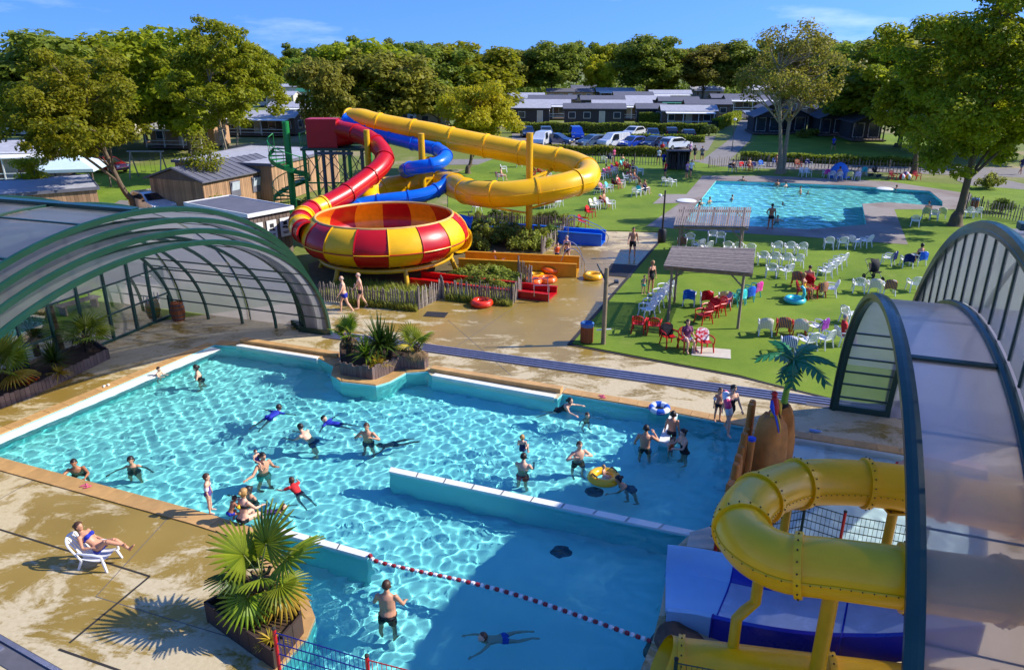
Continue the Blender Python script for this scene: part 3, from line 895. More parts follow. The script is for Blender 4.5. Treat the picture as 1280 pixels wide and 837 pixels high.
pole('yellow pole behind the red tube with a flat top', (-9.69,50.6,2.42), 6.5, .2)
pole('yellow pole inside the blue spiral', (-6.03,50.3,2.75), 6.3, .22, [((-5.16,51,4.73), 1), ((-5.46,50.8,3.37), 1)])
pole('thin yellow pole behind the red tube bend', (-9.29,53,2.02), 5.2, .12)
# --- blue spiral tube
t = thing('water_slide', 'blue tube slide twisting in a spiral below the yellow tube', 'water slide', group='tube slides of the slide tower')
BP = [(-11.97,55,6.84), (-10.57,54.4,6.39), (-8.98,53.6,5.85), (-7.51,53,5.53), (-6.03,52.2,5.29), (-5.02,51.4,5.14), (-4.4,49.8,4.93), (-4.67,48.6,4.67), (-5.31,48.2,4.52), (-6.34,48.6,4.32), (-7.2,50.2,3.96), (-6.91,52,3.63), (-5.64,52.6,3.38), (-4.57,51.2,3.31), (-4.31,49.4,3.21), (-4.75,48.3,3.02), (-5.58,47.7,2.76), (-6.57,47.3,2.63), (-7.71,47,2.55), (-8.96,46.8,2.41), (-9.81,46.4,2.23), (-9.6,45.3,2.19), (-7.86,44.9,1.92), (-5.45,45.2,1.71), (-3.49,45.4,1.52), (-2.59,45.4,1.32)]
bpath, _ = tube_slide(t, BP, 0.44, [M_BLU], 2.0, 20, ring_m=M_BLU)
trough(t, (-2.95,48.53), (5.77,45.58), 1.2, 0.72, M_BLU)
# --- red tube into the bowl
t = thing('water_slide', 'red tube slide running from the tower down into the bowl', 'water slide', group='tube slides of the slide tower')
RP = [(-12.53,54.2,6.29), (-10.99,53,6.13), (-9.88,52,5.85), (-8.94,50.8,5.39), (-8.4,49.6,4.85), (-8.6,48.4,4.34), (-9.24,47.2,3.81), (-9.83,46.2,3.42), (-10.33,45.4,3.11), (-10.94,44.5,2.83), (-11.29,43.9,2.7)]
tube_slide(t, RP, 0.6, [M_RED], 2.2, 22, seam=mat('orange_seam', rgb(200, 70, 20), 0.6))
RP2 = [(-11.29,43.9,2.7), (-11.77,43.1,2.57), (-11.96,42,2.46), (-11.83,40.8,2.39), (-11.38,39.4,2.29), (-10.71,38.2,2.34)]
tube_slide(t, RP2, 0.62, [M_YEL, M_RED], 1.0, 22)
# --- bowl
BC = (-6.9, 39.6)
bowl = thing('slide_bowl', 'giant red and yellow striped slide bowl on yellow legs', 'slide bowl', (*BC, 0))
prof = [(2.9, .95), (3.6, 1.08), (4.1, 1.32), (4.42, 1.66), (4.5, 1.92), (4.46, 2.2), (4.33, 2.5), (4.1, 2.8), (3.84, 3.02), (3.7, 3.06)]
innr = [(3.66, 3.06), (3.74, 2.98), (4.0, 2.72), (4.2, 2.45), (4.33, 2.15), (4.36, 1.9), (4.28, 1.68), (3.98, 1.38), (3.5, 1.16), (2.8, 1.06), (1.6, .95), (.6, .9)]
M_YEL_IN = mat('yellow_lining_inner_light', rgb(244, 172, 22), 0.35, coat=0.3)  # lining tones of yellow and red have the light inside the bowl painted in
M_RED_IN = mat('red_lining_inner_light', rgb(184, 22, 26), 0.35, coat=0.3)
NSEG = 16
for i in range(NSEG):
    a0 = 2 * PI * (i + .5) / NSEG - PI / 2 - 2 * PI / NSEG; a1 = a0 + 2 * PI / NSEG
    y = i % 2 == 1
    sh = bpy.data.objects.new('panel', None); COL.objects.link(sh); sh.parent = bowl
    MB().lathe(prof, 5, (0, 0, 0), a0 + .003, a1 - .003).build('outer_shell', M_YEL if y else M_RED, sh)
    MB().lathe(innr, 5, (0, 0, 0), a0, a1).build('lining', M_YEL_IN if y else M_RED_IN, sh)
    mb = MB()
    mb.tube([(r * math.cos(a0) * 1.004, r * math.sin(a0) * 1.004, z) for r, z in prof], .035, 5); mb.build('joint_flange', M_YEL if y else M_RED, sh)
    mb = MB(); mb.tube([(4.53 * math.cos(a0 + (a1 - a0) * k / 4), 4.53 * math.sin(a0 + (a1 - a0) * k / 4), 1.92) for k in range(5)], .028, 5); mb.build('belt_flange', M_RED if y else M_YEL, sh)
MB().torus((0, 0, 3.06), 3.68, .07, 48, 8).build('rim', mat('pale_rim', rgb(214, 172, 96), 0.4), bowl)
MB().torus((0, 0, .86), 3.55, .12, 40, 8).build('base_ring', M_STEEL_Y, bowl)
for i in range(6):
    a = 2 * PI * i / 6 - 1.15
    c, s_ = math.cos(a), math.sin(a)
    MB().cyl((3.55 * c, 3.55 * s_, .86), (3.85 * c, 3.85 * s_, 0), .12, .13, 10).build('leg', M_STEEL_Y, bowl)
    MB().bar((3.5 * c, 3.5 * s_, .84), (1.0 * c, 1.0 * s_, .84), .12, .14).build('spoke', M_STEEL_Y, bowl)
MB().lathe([(.6, .9), (.62, .4), (.001, .38)], 16).build('outlet', M_RED, bowl)
MB().prism([(-4.2, 0), (4.2, 0), (3.4, 3.3), (-3.4, 3.3)], .004, .01)
trough(bowl, (1.2 , -1.9), (7.2, -8.0), 0.1, .1, M_RED) if False else None
t2 = thing('run_out_trough', 'low red run-out trough leaving the bowl through the paling fence', 'slide trough')
trough(t2, (-5.05,37.22), (2,34.45), 1.3, 0.34, M_RED)
# --- slide tower with spiral stair
TW = (-12.85,54.6,4.92)
tw = thing('slide_tower', 'green steel slide tower with spiral stair and red start box', 'slide tower', (TW[0], TW[1], 0))
PZ = 4.95
M_PLAT = mat('grating_platform', rgb(40, 74, 52), 0.6, var=0.2)
MB().box((0.2, 0.4, PZ), (4.6, 3.6, .16)).build('platform', M_PLAT, tw)
for x, y, mm in ((-1.9, -1.2, M_STEEL_G), (-.55, -1.2, M_STEEL_D), (0, -1.2, M_STEEL_D), (1.3, -1.2, M_STEEL_G), (2.2, -1.2, M_STEEL_D), (-1.9, 2.0, M_STEEL_G), (2.2, 2.0, M_STEEL_G), (.2, 2.0, M_STEEL_D)):
    MB().cyl((x, y, 0), (x, y, PZ), .13, .13, 12).build('post', mm, tw)
for (x0, x1, y) in ((-1.9, -.55, -1.2), (0, 1.3, -1.2), (1.3, 2.2, -1.2), (-1.9, .2, 2.0), (.2, 2.2, 2.0)):
    for z0, z1 in ((.5, 2.6), (2.6, 4.8)):
        MB().bar((x0, y, z0), (x1, y + .02, z1), .05, .05).build('cross_brace', M_STEEL_D, tw)
        MB().bar((x0, y + .07, z1), (x1, y + .07, z0), .05, .05).build('cross_brace', M_STEEL_D, tw)
MB().bar((-2, -1.2, 2.6), (2.3, -1.2, 2.6), .1, .1).build('beam', M_STEEL_G, tw)
MB().bar((-1.1, -1.35, PZ - .25), (1.6, -1.35, PZ - .25), .14, .2).build('beam', M_STEEL_D, tw)
bx = bpy.data.objects.new('start_box', None); COL.objects.link(bx); bx.parent = tw
for c, s_ in (((-.55, -1.15, PZ + 1.05), (2.1, .06, 1.9)), ((-1.6, -.35, PZ + 1.05), (.06, 1.6, 1.9)), ((-.55, .45, PZ + 1.05), (2.1, .06, 1.9)), ((-.55, -.35, PZ + 2.02), (2.16, 1.66, .06))):
    MB().box(c, s_).build('wall_panel', M_RED, bx)
mb = MB()
rings = []
for f in range(6):
    q = f / 5
    hw = .8 * (1 - q) + .62 * q
    cx = .5 + 1.0 * q
    ring = []
    for k in range(16):
        a = 2 * PI * k / 16
        e = 4 * (1 - q) + 2 * q
        cs, sn = math.cos(a), math.sin(a)
        ring.append((cx, -.35 + hw * math.copysign(abs(cs) ** (2 / e), cs), PZ + 1.05 - .12 * q + (.95 * (1 - q) + .62 * q) * math.copysign(abs(sn) ** (2 / e), sn)))
    rings.append(ring)
mb.loft(rings, False, True, True); mb.build('funnel', M_RED, bx)
MB().box((.5, .95, PZ + 1.0), (1.6, .9, 1.5)).build('blue_start_hood', M_BLU, tw)
MB().box((1.0, 2.0, PZ + 1.05), (1.5, 1.3, 1.7)).build('yellow_start_hood', M_YEL, tw)
for k in range(9):
    MB().cyl((-2.1, -1.3 + k * .4, PZ), (-2.1, -1.3 + k * .4, PZ + 1.1), .025, .025, 6).build('baluster', M_STEEL_G, tw)
MB().bar((-2.1, -1.3, PZ + 1.1), (-2.1, 1.95, PZ + 1.1), .06, .06).build('handrail', M_STEEL_G, tw)
sx, sy = -3.1, -.9
MB().cyl((sx, sy, 0), (sx, sy, PZ + 1.9), .24, .24, 14).build('stair_column', M_STEEL_G, tw)
NST = 24
for i in range(NST):
    a = -0.3 - i * 2 * PI / 15
    z = (i + 1) * PZ / NST
    mb = MB(); da = .24
    b = mb.add([(sx + .2 * math.cos(a - da), sy + .2 * math.sin(a - da), z), (sx + 1.35 * math.cos(a - da), sy + 1.35 * math.sin(a - da), z), (sx + 1.35 * math.cos(a + da), sy + 1.35 * math.sin(a + da), z), (sx + .2 * math.cos(a + da), sy + .2 * math.sin(a + da), z)])
    b2 = mb.add([(v[0], v[1], v[2] - .06) for v in mb.v[b:b + 4]])
    for q in ((0, 1, 2, 3), (7, 6, 5, 4), (0, 4, 5, 1), (1, 5, 6, 2), (2, 6, 7, 3), (3, 7, 4, 0)):
        mb.face([b + j for j in q])
    mb.build('tread', M_STEEL_G, tw)
    p = (sx + 1.33 * math.cos(a), sy + 1.33 * math.sin(a), z)
    MB().cyl(p, (p[0], p[1], z + 1.0), .022, .022, 6).build('baluster', M_STEEL_G, tw)
hp = [(sx + 1.36 * math.cos(-.3 - i * 2 * PI / 15), sy + 1.36 * math.sin(-.3 - i * 2 * PI / 15), (i + 1) * PZ / NST + 1.0) for i in range(NST)]
MB().tube(hp, .035, 6).build('stair_handrail', M_STEEL_G, tw)
rings = [[(p[0], p[1], p[2] - 1.28), (p[0], p[1], p[2] - .95)] for p in hp]
mb = MB(); mb.loft([[Vector(p) + Vector((0, 0, -1.3)), Vector(p) + Vector((0, 0, -.98)), Vector((sx + (p[0] - sx) * 1.03, sy + (p[1] - sy) * 1.03, p[2] - .98)), Vector((sx + (p[0] - sx) * 1.03, sy + (p[1] - sy) * 1.03, p[2] - 1.3))] for p in hp], True, True, False)
mb.build('stringer', M_STEEL_G, tw)

# --- slides by the right enclosure
t = thing('water_slide', 'yellow tube slide curling round beneath the dark green enclosure', 'water slide', group='slides beside the main pool')
def Pz(u_, v_, z_): pass
_a = Vector((8.09,13.1,2.7)); _b = Vector((6.01,9.25,3.55))
YR = [_a + E1 * 3.6 - Vector((0, 0, .2)), _a + E1 * 1.8 - Vector((0, 0, .1)), _a, (6.83,13.26,2.75), (5.68,12.98,2.85), (4.68,12.17,3), (4.17,11.32,3.12), (4.06,10.49,3.25), (4.39,9.89,3.35), (5.06,9.6,3.45), _b, _b + E1 * 1.3 + E2 * .15, _b + E1 * 2.8 + E2 * .5]
tube_slide(t, YR, 0.475, [M_YEL], 1.45, 32, bolts=True, step=0.15)
LOWP = [(3.14,10.61,0.5), (3.8,10.45,0.55), (5.13,10.11,0.65), (6.61,9.7,0.8), (8.11,9.29,0.95)]
t3 = thing('water_slide', 'lower yellow tube slide with its open mouth over the near pool', 'water slide', group='slides beside the main pool')
tube_slide(t3, LOWP, 0.475, [M_YEL], 2.6, 32, bolts=True, step=0.15)
mp0 = Vector(LOWP[0]); md = (mp0 - Vector(LOWP[1])).normalized(); ms = md.cross(Vector((0, 0, 1))).normalized(); mu = ms.cross(md)
mb = MB(); rings = []; ringi = []
for q in range(6):
    f = q / 5
    rings.append([mp0 + md * (.62 * f * (0.62 - .38 * math.sin(2 * PI * k / 32))) + (ms * math.cos(2 * PI * k / 32) + mu * math.sin(2 * PI * k / 32)) * (.475 + .02 * f) for k in range(32)])
    ringi.append([mp0 + md * (.62 * f * (0.62 - .38 * math.sin(2 * PI * k / 32))) + (ms * math.cos(2 * PI * k / 32) + mu * math.sin(2 * PI * k / 32)) * (.435 + .02 * f) for k in range(32)])
mb.loft(rings, False, True, True); mb.loft(list(reversed(ringi)), False, True, True)
mb.build('mouth', M_YEL, t3)
def slide_post(label, base, top, r, bend=None):
    q = thing('slide_support', label, 'post', (base[0], base[1], 0), group='yellow supports of the curling tube')
    pts = [(0, 0, 0), (0, 0, top)] if not bend else [(bend[0], bend[1], 0), (bend[0], bend[1], bend[2] - .12), (bend[0] * .6, bend[1] * .6, bend[2]), (0, 0, bend[2] + .14), (0, 0, top)]
    MB().tube(pts, r, 14, True, True).build('post', M_STEEL_Y, q)
    MB().box((pts[0][0], pts[0][1], .02), (r * 4, r * 4, .04)).build('base_plate', M_STEEL_Y, q)
    MB().box((0, 0, top), (.34, .34, .05)).build('saddle_plate', M_STEEL_Y, q)
    for dx in (-.12, .12):
        for dy in (-.12, .12):
            MB().cyl((dx, dy, top - .05), (dx, dy, top + .06), .02, .02, 6).build('bolt', M_BOLT, q)
g1 = (4.36,10.66,2.72)
slide_post('cranked yellow support below the left bend of the curling tube', g1, 2.72, .1, (-.34, -.12, 1.75))
g1 = (5.17,9.68,2.95); slide_post('straight yellow support below the near run of the curling tube', g1, 2.95, .13)
g1 = (5.7,13,2.38); slide_post('yellow support inside the far bend of the curling tube', g1, 2.38, .09)
g1 = (7.9,12.99,2.25); slide_post('yellow support under the far run beside the enclosure frame', g1, 2.25, .1)
# wide blue slide
t4 = thing('wide_slide', 'wide open blue slide with pale blue end entering the pool', 'water slide', group='slides beside the main pool')
WP = [(3.36,13.09,0.03), (3.93,12.96,0.05), (4.5,12.68,0.12), (5.15,12.29,0.25), (5.94,11.82,0.5), (6.73,11.38,0.85), (7.45,10.97,1.25), (8.3,10.4,1.9)]
wpath = resample(catmull(WP, 10), 0.2); wf = frames(wpath)
prof_w = [(-.93, -.42), (-.93, .62), (-.86, .66), (-.80, .60), (-.76, .26), (-.66, .06), (-.4, 0), (.4, 0), (.66, .05), (.76, .16), (.82, .34), (.88, .38), (.95, .35), (.97, -.22)]
def sweep(path, fr, prof, a, b):
    mb = MB(); rings = []
    for i in range(a, b + 1):
        d, s, u = fr[i]
        s = Vector((s.x, s.y, 0)).normalized()
        rings.append([path[i] + s * x + Vector((0, 0, z)) for x, z in prof])
    mb.loft(rings, False, False, True)
    return mb
cut1 = next(i for i, p in enumerate(wpath) if (p - Vector(WP[2])).length < .12 or p.x > WP[2][0])
sweep(wpath, wf, prof_w, 0, cut1).build('pale_end_section', M_LTBLU, t4)
nW = len(wpath) - 1
for a, b in ((cut1, (cut1 + nW) // 2), ((cut1 + nW) // 2, nW)):
    sweep(wpath, wf, prof_w, a, b).build('chute_section', M_DKBLU, t4)
sweep(wpath, wf, [(x, z + .012) for x, z in prof_w[5:9]], cut1, nW).build('bed_reflection', mat('grey_blue_bed_reflection', rgb(168, 186, 214), 0.25, var=0.2, vscale=1.2), t4)  # pale strip: reflection on the dark blue bed put in as colour
for i in (cut1, (cut1 + nW) // 2):
    d, s, u = wf[i]; s = Vector((s.x, s.y, 0)).normalized()
    mb = MB()
    for off in (-.03, .03):
        pass
    mb.tube([wpath[i] + s * x * 1.012 + Vector((0, 0, z + (.012 if abs(x) < .9 else 0))) for x, z in prof_w], .02, 5)
    mb.build('joint', M_DKBLU, t4)
for i in (cut1 + 3, (cut1 + nW) // 2, nW - 4):
    c = wpath[i]
    for sg in (-1, 1):
        s = Vector((wf[i][1].x, wf[i][1].y, 0)).normalized() * sg * .7
        MB().cyl((c.x + s.x, c.y + s.y, 0), (c.x + s.x, c.y + s.y, max(.1, c.z - .02)), .07, .07, 10).build('leg', M_STEEL_D, t4)

# ------------------------------------------------------------------ vegetation
def leaf_material(name, dark, light, trans=0.55, rough=0.55):
    k = NT(name)
    ge = k.n('NewGeometry')
    oi = k.n('ObjectInfo')
    c = k.mixc(ge.outputs['Random Per Island'], dark, light)
    v = k.n('TexCoord').outputs['Object']
    nz = k.n('TexNoise', Vector=v, Scale=0.35, Detail=4.0)
    c = k.mixc(k.ramp(nz.outputs[0], 0.35, 0.7), c, sc(light, 0.8), 'MIX')
    hs = k.n('HueSaturation', Color=c)
    mr = k.n('MapRange', i0=oi.outputs['Random'], i3=0.485, i4=0.515); k.l(mr.outputs[0], hs.inputs['Hue'])
    mv = k.n('MapRange', i0=oi.outputs['Random'], i3=0.85, i4=1.2); k.l(mv.outputs[0], hs.inputs['Value'])
    d = k.n('BsdfPrincipled', Base__Color=hs.outputs[0], Roughness=rough)
    d.inputs['Specular IOR Level'].default_value = 0.3
    t = k.n('BsdfTranslucent', Color=hs.outputs[0])
    mx = k.n('MixShader', Fac=trans); k.l(d.outputs[0], mx.inputs[1]); k.l(t.outputs[0], mx.inputs[2])
    k.surf(mx.outputs[0]); return k.m
M_LEAF = leaf_material('green_leaves', rgb(78, 104, 18), rgb(176, 176, 36))
M_LEAF_Y = leaf_material('yellow_green_leaves', rgb(122, 136, 22), rgb(214, 200, 44))
M_LEAF_D = leaf_material('dark_green_leaves', rgb(72, 102, 28), rgb(156, 168, 58))
M_LEAF_B = leaf_material('olive_brown_leaves', rgb(90, 104, 30), rgb(170, 164, 62))
M_BARK = mat('bark', rgb(104, 88, 68), 0.9, var=0.3, vscale=4, bump=0.6, bscale=14, stretch=(2, 2, .5))
M_BARK_P = mat('pale_bark', rgb(140, 128, 106), 0.9, var=0.3, vscale=4, bump=0.5, bscale=14, stretch=(2, 2, .5))

def leaves_np(centers, normals, size, rng, fold=0.25, aspect=0.62):
    n = len(centers)
    nr = normals + rng.normal(0, .55, (n, 3)); nr /= np.linalg.norm(nr, axis=1)[:, None] + 1e-9
    a = rng.normal(0, 1, (n, 3)); u = np.cross(nr, a); u /= np.linalg.norm(u, axis=1)[:, None] + 1e-9
    w = np.cross(nr, u)
    s = size * (0.65 + 0.7 * rng.random((n, 1)))
    v0 = centers - u * s * .5
    v1 = centers + w * s * aspect * .5 + nr * s * fold * .3
    v2 = centers + u * s * .5
    v3 = centers - w * s * aspect * .5 + nr * s * fold * .3
    V = np.stack([v0, v1, v2, v3], 1).reshape(-1, 3)
    Q = np.arange(n * 4).reshape(n, 4)
    return V, Q
def tree_meshes(seed, h, rx, ry, zb, n_clump, n_leaf, leaf, mleaf, mbark, trunk_r, clump_r=1.1, lean=(0, 0), forks=1, limbs=16, hollow=0.35, droop=0.0):
    rng = np.random.default_rng(seed); rnd = random.Random(seed)
    cz, rz = (zb + h) / 2, (h - zb) / 2
    C = []
    while len(C) < n_clump:
        p = rng.normal(0, 1, 3); p /= np.linalg.norm(p)
        r = (hollow + (1 - hollow) * rng.random() ** 0.5) * (0.8 + 0.28 * mnoise.noise(Vector(p * 1.7) + Vector((seed * 3.1, 0, 0))) * 1.6)
        q = np.array([p[0] * rx * r + lean[0], p[1] * ry * r + lean[1], cz + p[2] * rz * r])
        if p[2] < 0: q[2] = cz + p[2] * rz * r * 0.9
        C.append(q)
    C = np.array(C)
    cr = clump_r * (0.55 + 0.8 * rng.random(n_clump))
    w = cr ** 2; idx = rng.choice(n_clump, n_leaf, p=w / w.sum())
    d = rng.normal(0, 1, (n_leaf, 3)); d /= np.linalg.norm(d, axis=1)[:, None]
    rad = rng.random(n_leaf)[:, None] ** 0.45
    pos = C[idx] + d * rad * cr[idx][:, None] * np.array([1, 1, .62])
    V, Q = leaves_np(pos, d * .7 + np.array([0, 0, .8]), leaf, rng)
    crown = np_mesh('crown', V, Q, [mleaf])
    mb = MB()
    bases = []
    for f in range(forks):
        a = 2 * PI * f / forks + rnd.random(); sp = 0 if forks == 1 else trunk_r * 1.2
        x0, y0 = sp * math.cos(a), sp * math.sin(a)
        top = Vector((lean[0] * .8 + x0 * (1 + 5 * (forks > 1)), lean[1] * .8 + y0 * (1 + 5 * (forks > 1)), zb + (h - zb) * .62))
        mid = Vector((x0 * 1.5 + lean[0] * .3 + rnd.uniform(-.15, .15), y0 * 1.5 + lean[1] * .3 + rnd.uniform(-.15, .15), zb * .75))
        pts = catmull([(x0, y0, -.1), (x0 * 1.1, y0 * 1.1, zb * .3), mid, top], 5)
        n = len(pts); tr = trunk_r / (1 if forks == 1 else 1.3)
        mb.tube(pts, [tr * (1.5 if i == 0 else 1.15 if i == 1 else 1) * (1 - .8 * i / (n - 1)) + .02 for i in range(n)], 9)
        bases.append(pts)
    order = list(range(n_clump)); rnd.shuffle(order)
    for j in order[:limbs]:
        c = Vector(C[j]); pts = rnd.choice(bases)
        want = max(zb * .7, c.z - (.35 + .4 * rnd.random()) * math.hypot(c.x, c.y) - .3)
        k = min(range(len(pts) - 1), key=lambda q: abs(pts[q].z - want))
        p = pts[k]; L = (c - p).length
        m1 = p.lerp(c, .45) + Vector((rnd.uniform(-.1, .1) * L, rnd.uniform(-.1, .1) * L, .12 * L))
        r0 = trunk_r * .34 * (1 - .5 * k / len(pts))
        lp = catmull([p, m1, c], 4)
        mb.tube(lp, [r0 * (1 - .85 * i / (len(lp) - 1)) + .008 for i in range(len(lp))], 6)
        for b in range(3):
            s0 = lp[rnd.randint(3, len(lp) - 2)]
            e = Vector(C[min(range(n_clump), key=lambda q: (Vector(C[q]) - s0).length + rnd.random() * 1.5)])
            mb.tube([s0, s0.lerp(e, .5) + Vector((0, 0, .1)), e + Vector((rnd.uniform(-.3, .3), rnd.uniform(-.3, .3), .2))], [r0 * .35 + .006, r0 * .22 + .005, .006], 5)
    return mb.mesh('trunk', mbark), crown
def tree(name, label, meshes, loc, rz=0.0, scale=1.0, group=None, sz=None):
    t = thing(name, label, 'tree', (loc[0], loc[1], -0.03), rz, group)
    t.scale = (scale, scale, sz or scale)
    link('trunk', meshes[0], t); link('crown', meshes[1], t)
    return t
# near trees
tree('broadleaf_tree', 'big leafy tree overhanging the corner of the rear pool', tree_meshes(1, 17.5, 7.6, 7.0, 2.4, 230, 64000, .27, M_LEAF, M_BARK, .5, 1.0, (.6, 0), 1, 34, .25), (31.1,51.05), .3)
tree('broadleaf_tree', 'leafy tree with forked trunk in front of the silver car', tree_meshes(2, 12.2, 6.6, 6, 3.0, 150, 38000, .25, M_LEAF, M_BARK, .34, .9, (-2.6, 1), 1, 26, .2), (-28.99,56.24), 1.0)
tree('broadleaf_tree', 'tall slender trees with thin stems behind the small wooden cabin', tree_meshes(3, 16.5, 6.4, 6, 2.0, 170, 38000, .28, M_LEAF, M_BARK_P, .26, .92, (0, 0), 3, 34, .2), (-27.39,73.22), .2)
tree('broadleaf_tree', 'young thin tree beside the wooden cabin window', tree_meshes(4, 6.6, 1.6, 1.6, 1.0, 40, 2200, .2, M_LEAF, M_BARK_P, .11, .7, (0, 0), 2, 18, .2), (-23.46,56.88), .6)
tree('broadleaf_tree', 'broad yellow-green tree behind the yellow tube slide', tree_meshes(5, 9.6, 5.0, 4.6, 2.0, 160, 34000, .26, M_LEAF_Y, M_BARK, .3, .9, (1.0, 0), 1, 22, .2), (-4.48,75.9), .2)
tree('bare_tree', 'half bare brown tree with tall trunks behind the rear pool', tree_meshes(6, 15.5, 6.8, 6, 5.0, 120, 9000, .3, M_LEAF_B, M_BARK_P, .42, 1.1, (0, 0), 2, 90, .15), (27.44,75.9), .4)
tree('broadleaf_tree', 'dark trunked tree beyond the rear pool beside the sun loungers', tree_meshes(7, 12.5, 5.8, 5.5, 3.4, 110, 26000, .36, M_LEAF, M_BARK, .36, 1.2, (0, 0), 1, 22, .2), (40.88,75.9), .5)
tree('small_tree', 'slim sapling leaning beside the parasol lawn', tree_meshes(8, 4.6, 1.5, 1.5, .9, 26, 2600, .22, M_LEAF_Y, M_BARK_P, .07, .6, (0, 0), 2, 10, .2), (-36.94,56.88), .2)
# trees farther back: a few shapes, each placed by itself
FAR = [tree_meshes(20 + i, 14, 6.6, 6.4, 1.4, 95, 14000, .56, m, M_BARK, .36, 1.5, (0, 0), 1, 12, .25) for i, m in enumerate((M_LEAF, M_LEAF_D, M_LEAF_B, M_LEAF_Y, M_LEAF_D))]
PINE = tree_meshes(40, 15, 4.6, 4.6, 6.0, 46, 7000, .6, M_LEAF_D, M_BARK, .3, 1.3, (0, 0), 1, 10, .2)
BACK = [  # x, y, height, shape, width factor, label
 (-52.9, 84.0, 14.2, 1, 1.15, 'dark tree at the far left edge behind the cabins'),
 (-53.8, 92.0, 12.3, 0, 1.10, 'green tree behind the parasol on the left'),
 (-56.9, 108.0, 13.5, 1, 1.05, 'dark rounded tree behind the forked tree'),
 (-50.1, 104.0, 15.0, 0, 1.10, 'tall green tree behind the white cabin canopies'),
 (-39.1, 92.0, 15.2, 0, 1.00, 'tall green tree left of the slender stems'),
 (-57.2, 215.0, 11.6, 1, 0.90, 'dark tree left of the slide tower top'),
 (-24.1, 100.0, 12.0, 2, 0.64, 'brownish tree behind the red start box'),
 (-22.5, 112.0, 14.2, 0, 1.01, 'tall green tree rising behind the tower'),
 (-16.4, 108.0, 13.1, 2, 1.06, 'olive tree behind the start of the yellow tube'),
 (-11.3, 118.0, 13.0, 1, 1.01, 'dark tree between the olive tree and the yellow-green tree'),
 (-6.2, 122.0, 14.1, 0, 1.15, 'green tree behind the broad yellow-green tree'),
 (0.0, 212.0, 14.2, 2, 1.04, 'brown-green tree above the leftmost mobile homes'),
 (10.7, 212.0, 15.7, 1, 1.14, 'dark tree above the middle mobile homes'),
 (23.3, 212.0, 12.2, 3, 0.66, 'bright yellow tree between two dark trees'),
 (36.7, 212.0, 17.3, 1, 1.09, 'large dark tree above the green awning'),
 (40.9, 212.0, 12.6, 0, 0.90, 'green rounded tree in front of the large dark tree'),
 (52.2, 212.0, 15.4, 2, 1.09, 'russet tree above the long white canopy'),
 (63.1, 212.0, 16.1, 1, 1.14, 'dark tree left of the bare brown tree'),
 (50.7, 126.0, 14.9, 2, 1.10, 'brown tree right of the bare brown tree'),
 (50.8, 112.0, 13.6, 1, 1.10, 'dark tree behind the black chalets'),
 (51.1, 100.0, 15.0, 0, 1.15, 'green tree behind the overhanging tree'),
 (57.0, 96.0, 15.7, 1, 1.20, 'dark tree at the far right behind the crown'),
 (57.5, 88.0, 13.7, 0, 1.10, 'green tree at the right picture edge')]
for x_, y_, h_, k_, wf_, lb in BACK:
    tree('broadleaf_tree', lb, FAR[k_], (x_, y_), x_ * 1.7, h_ / 14 * wf_ * 1.3, 'trees behind the holiday homes', h_ / 14 * 1.06)
RIM = [  # x, y, height, shape
 (-180.6, 254.5, 13.9, 0), (-175.2, 259.8, 14.2, 1), (-173.4, 270.0, 12.0, 2), (-148.4, 245.5, 14.9, 3), (-146.2, 255.4, 12.6, 0), (-153.0, 284.8, 13.9, 1), (-140.0, 278.5, 13.9, 2), (-126.9, 270.6, 12.4, 3), (-117.0, 270.4, 15.4, 0), (-106.0, 265.9, 14.9, 1), (-99.4, 271.9, 12.0, 2), (-90.9, 275.3, 14.3, 3), (-76.2, 257.1, 11.7, 0), (-73.1, 279.6, 13.9, 1), (-62.0, 273.8, 15.5, 2), (-52.5, 273.6, 15.8, 3), (-41.1, 260.8, 15.0, 0), (-32.3, 262.8, 15.7, 1), (-25.0, 280.2, 12.2, 2), (-13.7, 250.4, 12.5, 3), (-5.7, 283.6, 13.7, 0), (3.9, 270.1, 13.0, 1), (12.8, 265.3, 13.3, 2), (21.6, 259.0, 14.2, 3), (31.5, 268.4, 15.7, 0), (41.3, 272.3, 15.8, 1), (51.9, 279.3, 16.1, 2), (60.2, 271.8, 12.4, 3), (71.1, 279.4, 16.0, 0), (81.5, 281.2, 14.3, 1), (88.9, 273.6, 12.7, 2), (99.7, 278.3, 14.3, 3), (101.1, 256.4, 12.0, 0), (119.0, 279.2, 16.1, 1), (114.7, 248.5, 14.8, 2), (130.1, 261.4, 12.2, 3), (136.1, 256.8, 14.8, 0), (158.8, 279.9, 11.9, 1), (162.1, 269.6, 11.9, 2), (173.9, 273.7, 13.2, 3), (186.9, 280.2, 16.1, 0), (186.0, 265.2, 15.9, 1)]
for i_, (x_, y_, h_, k_) in enumerate(RIM):
    m_ = PINE if k_ == 3 else FAR[(0, 1, 4)[k_]]
    for dx_, dy_ in ((0, 0), (6, 30)):
      tree('forest_tree', 'far-off tree in the dark wood along the skyline', m_, (x_ + dx_, y_ + dy_), i_ * 1.3 + dy_, h_ / 12.4, 'far trees of the wood on the skyline')

rngw = np.random.default_rng(31); nw = 26000
wp = np.stack([rngw.uniform(-330, 380, nw), 252 + rngw.normal(0, 3, nw), np.abs(rngw.normal(0, 1, nw)) * 2.6], -1)
Vw, Qw = leaves_np(wp, np.tile([0, -1.0, .4], (nw, 1)), 1.1, rngw)
tag(link('undergrowth', np_mesh('undergrowth', Vw, Qw, [M_LEAF_D])), 'dark undergrowth at the foot of the far wood', 'undergrowth', None, 'stuff')

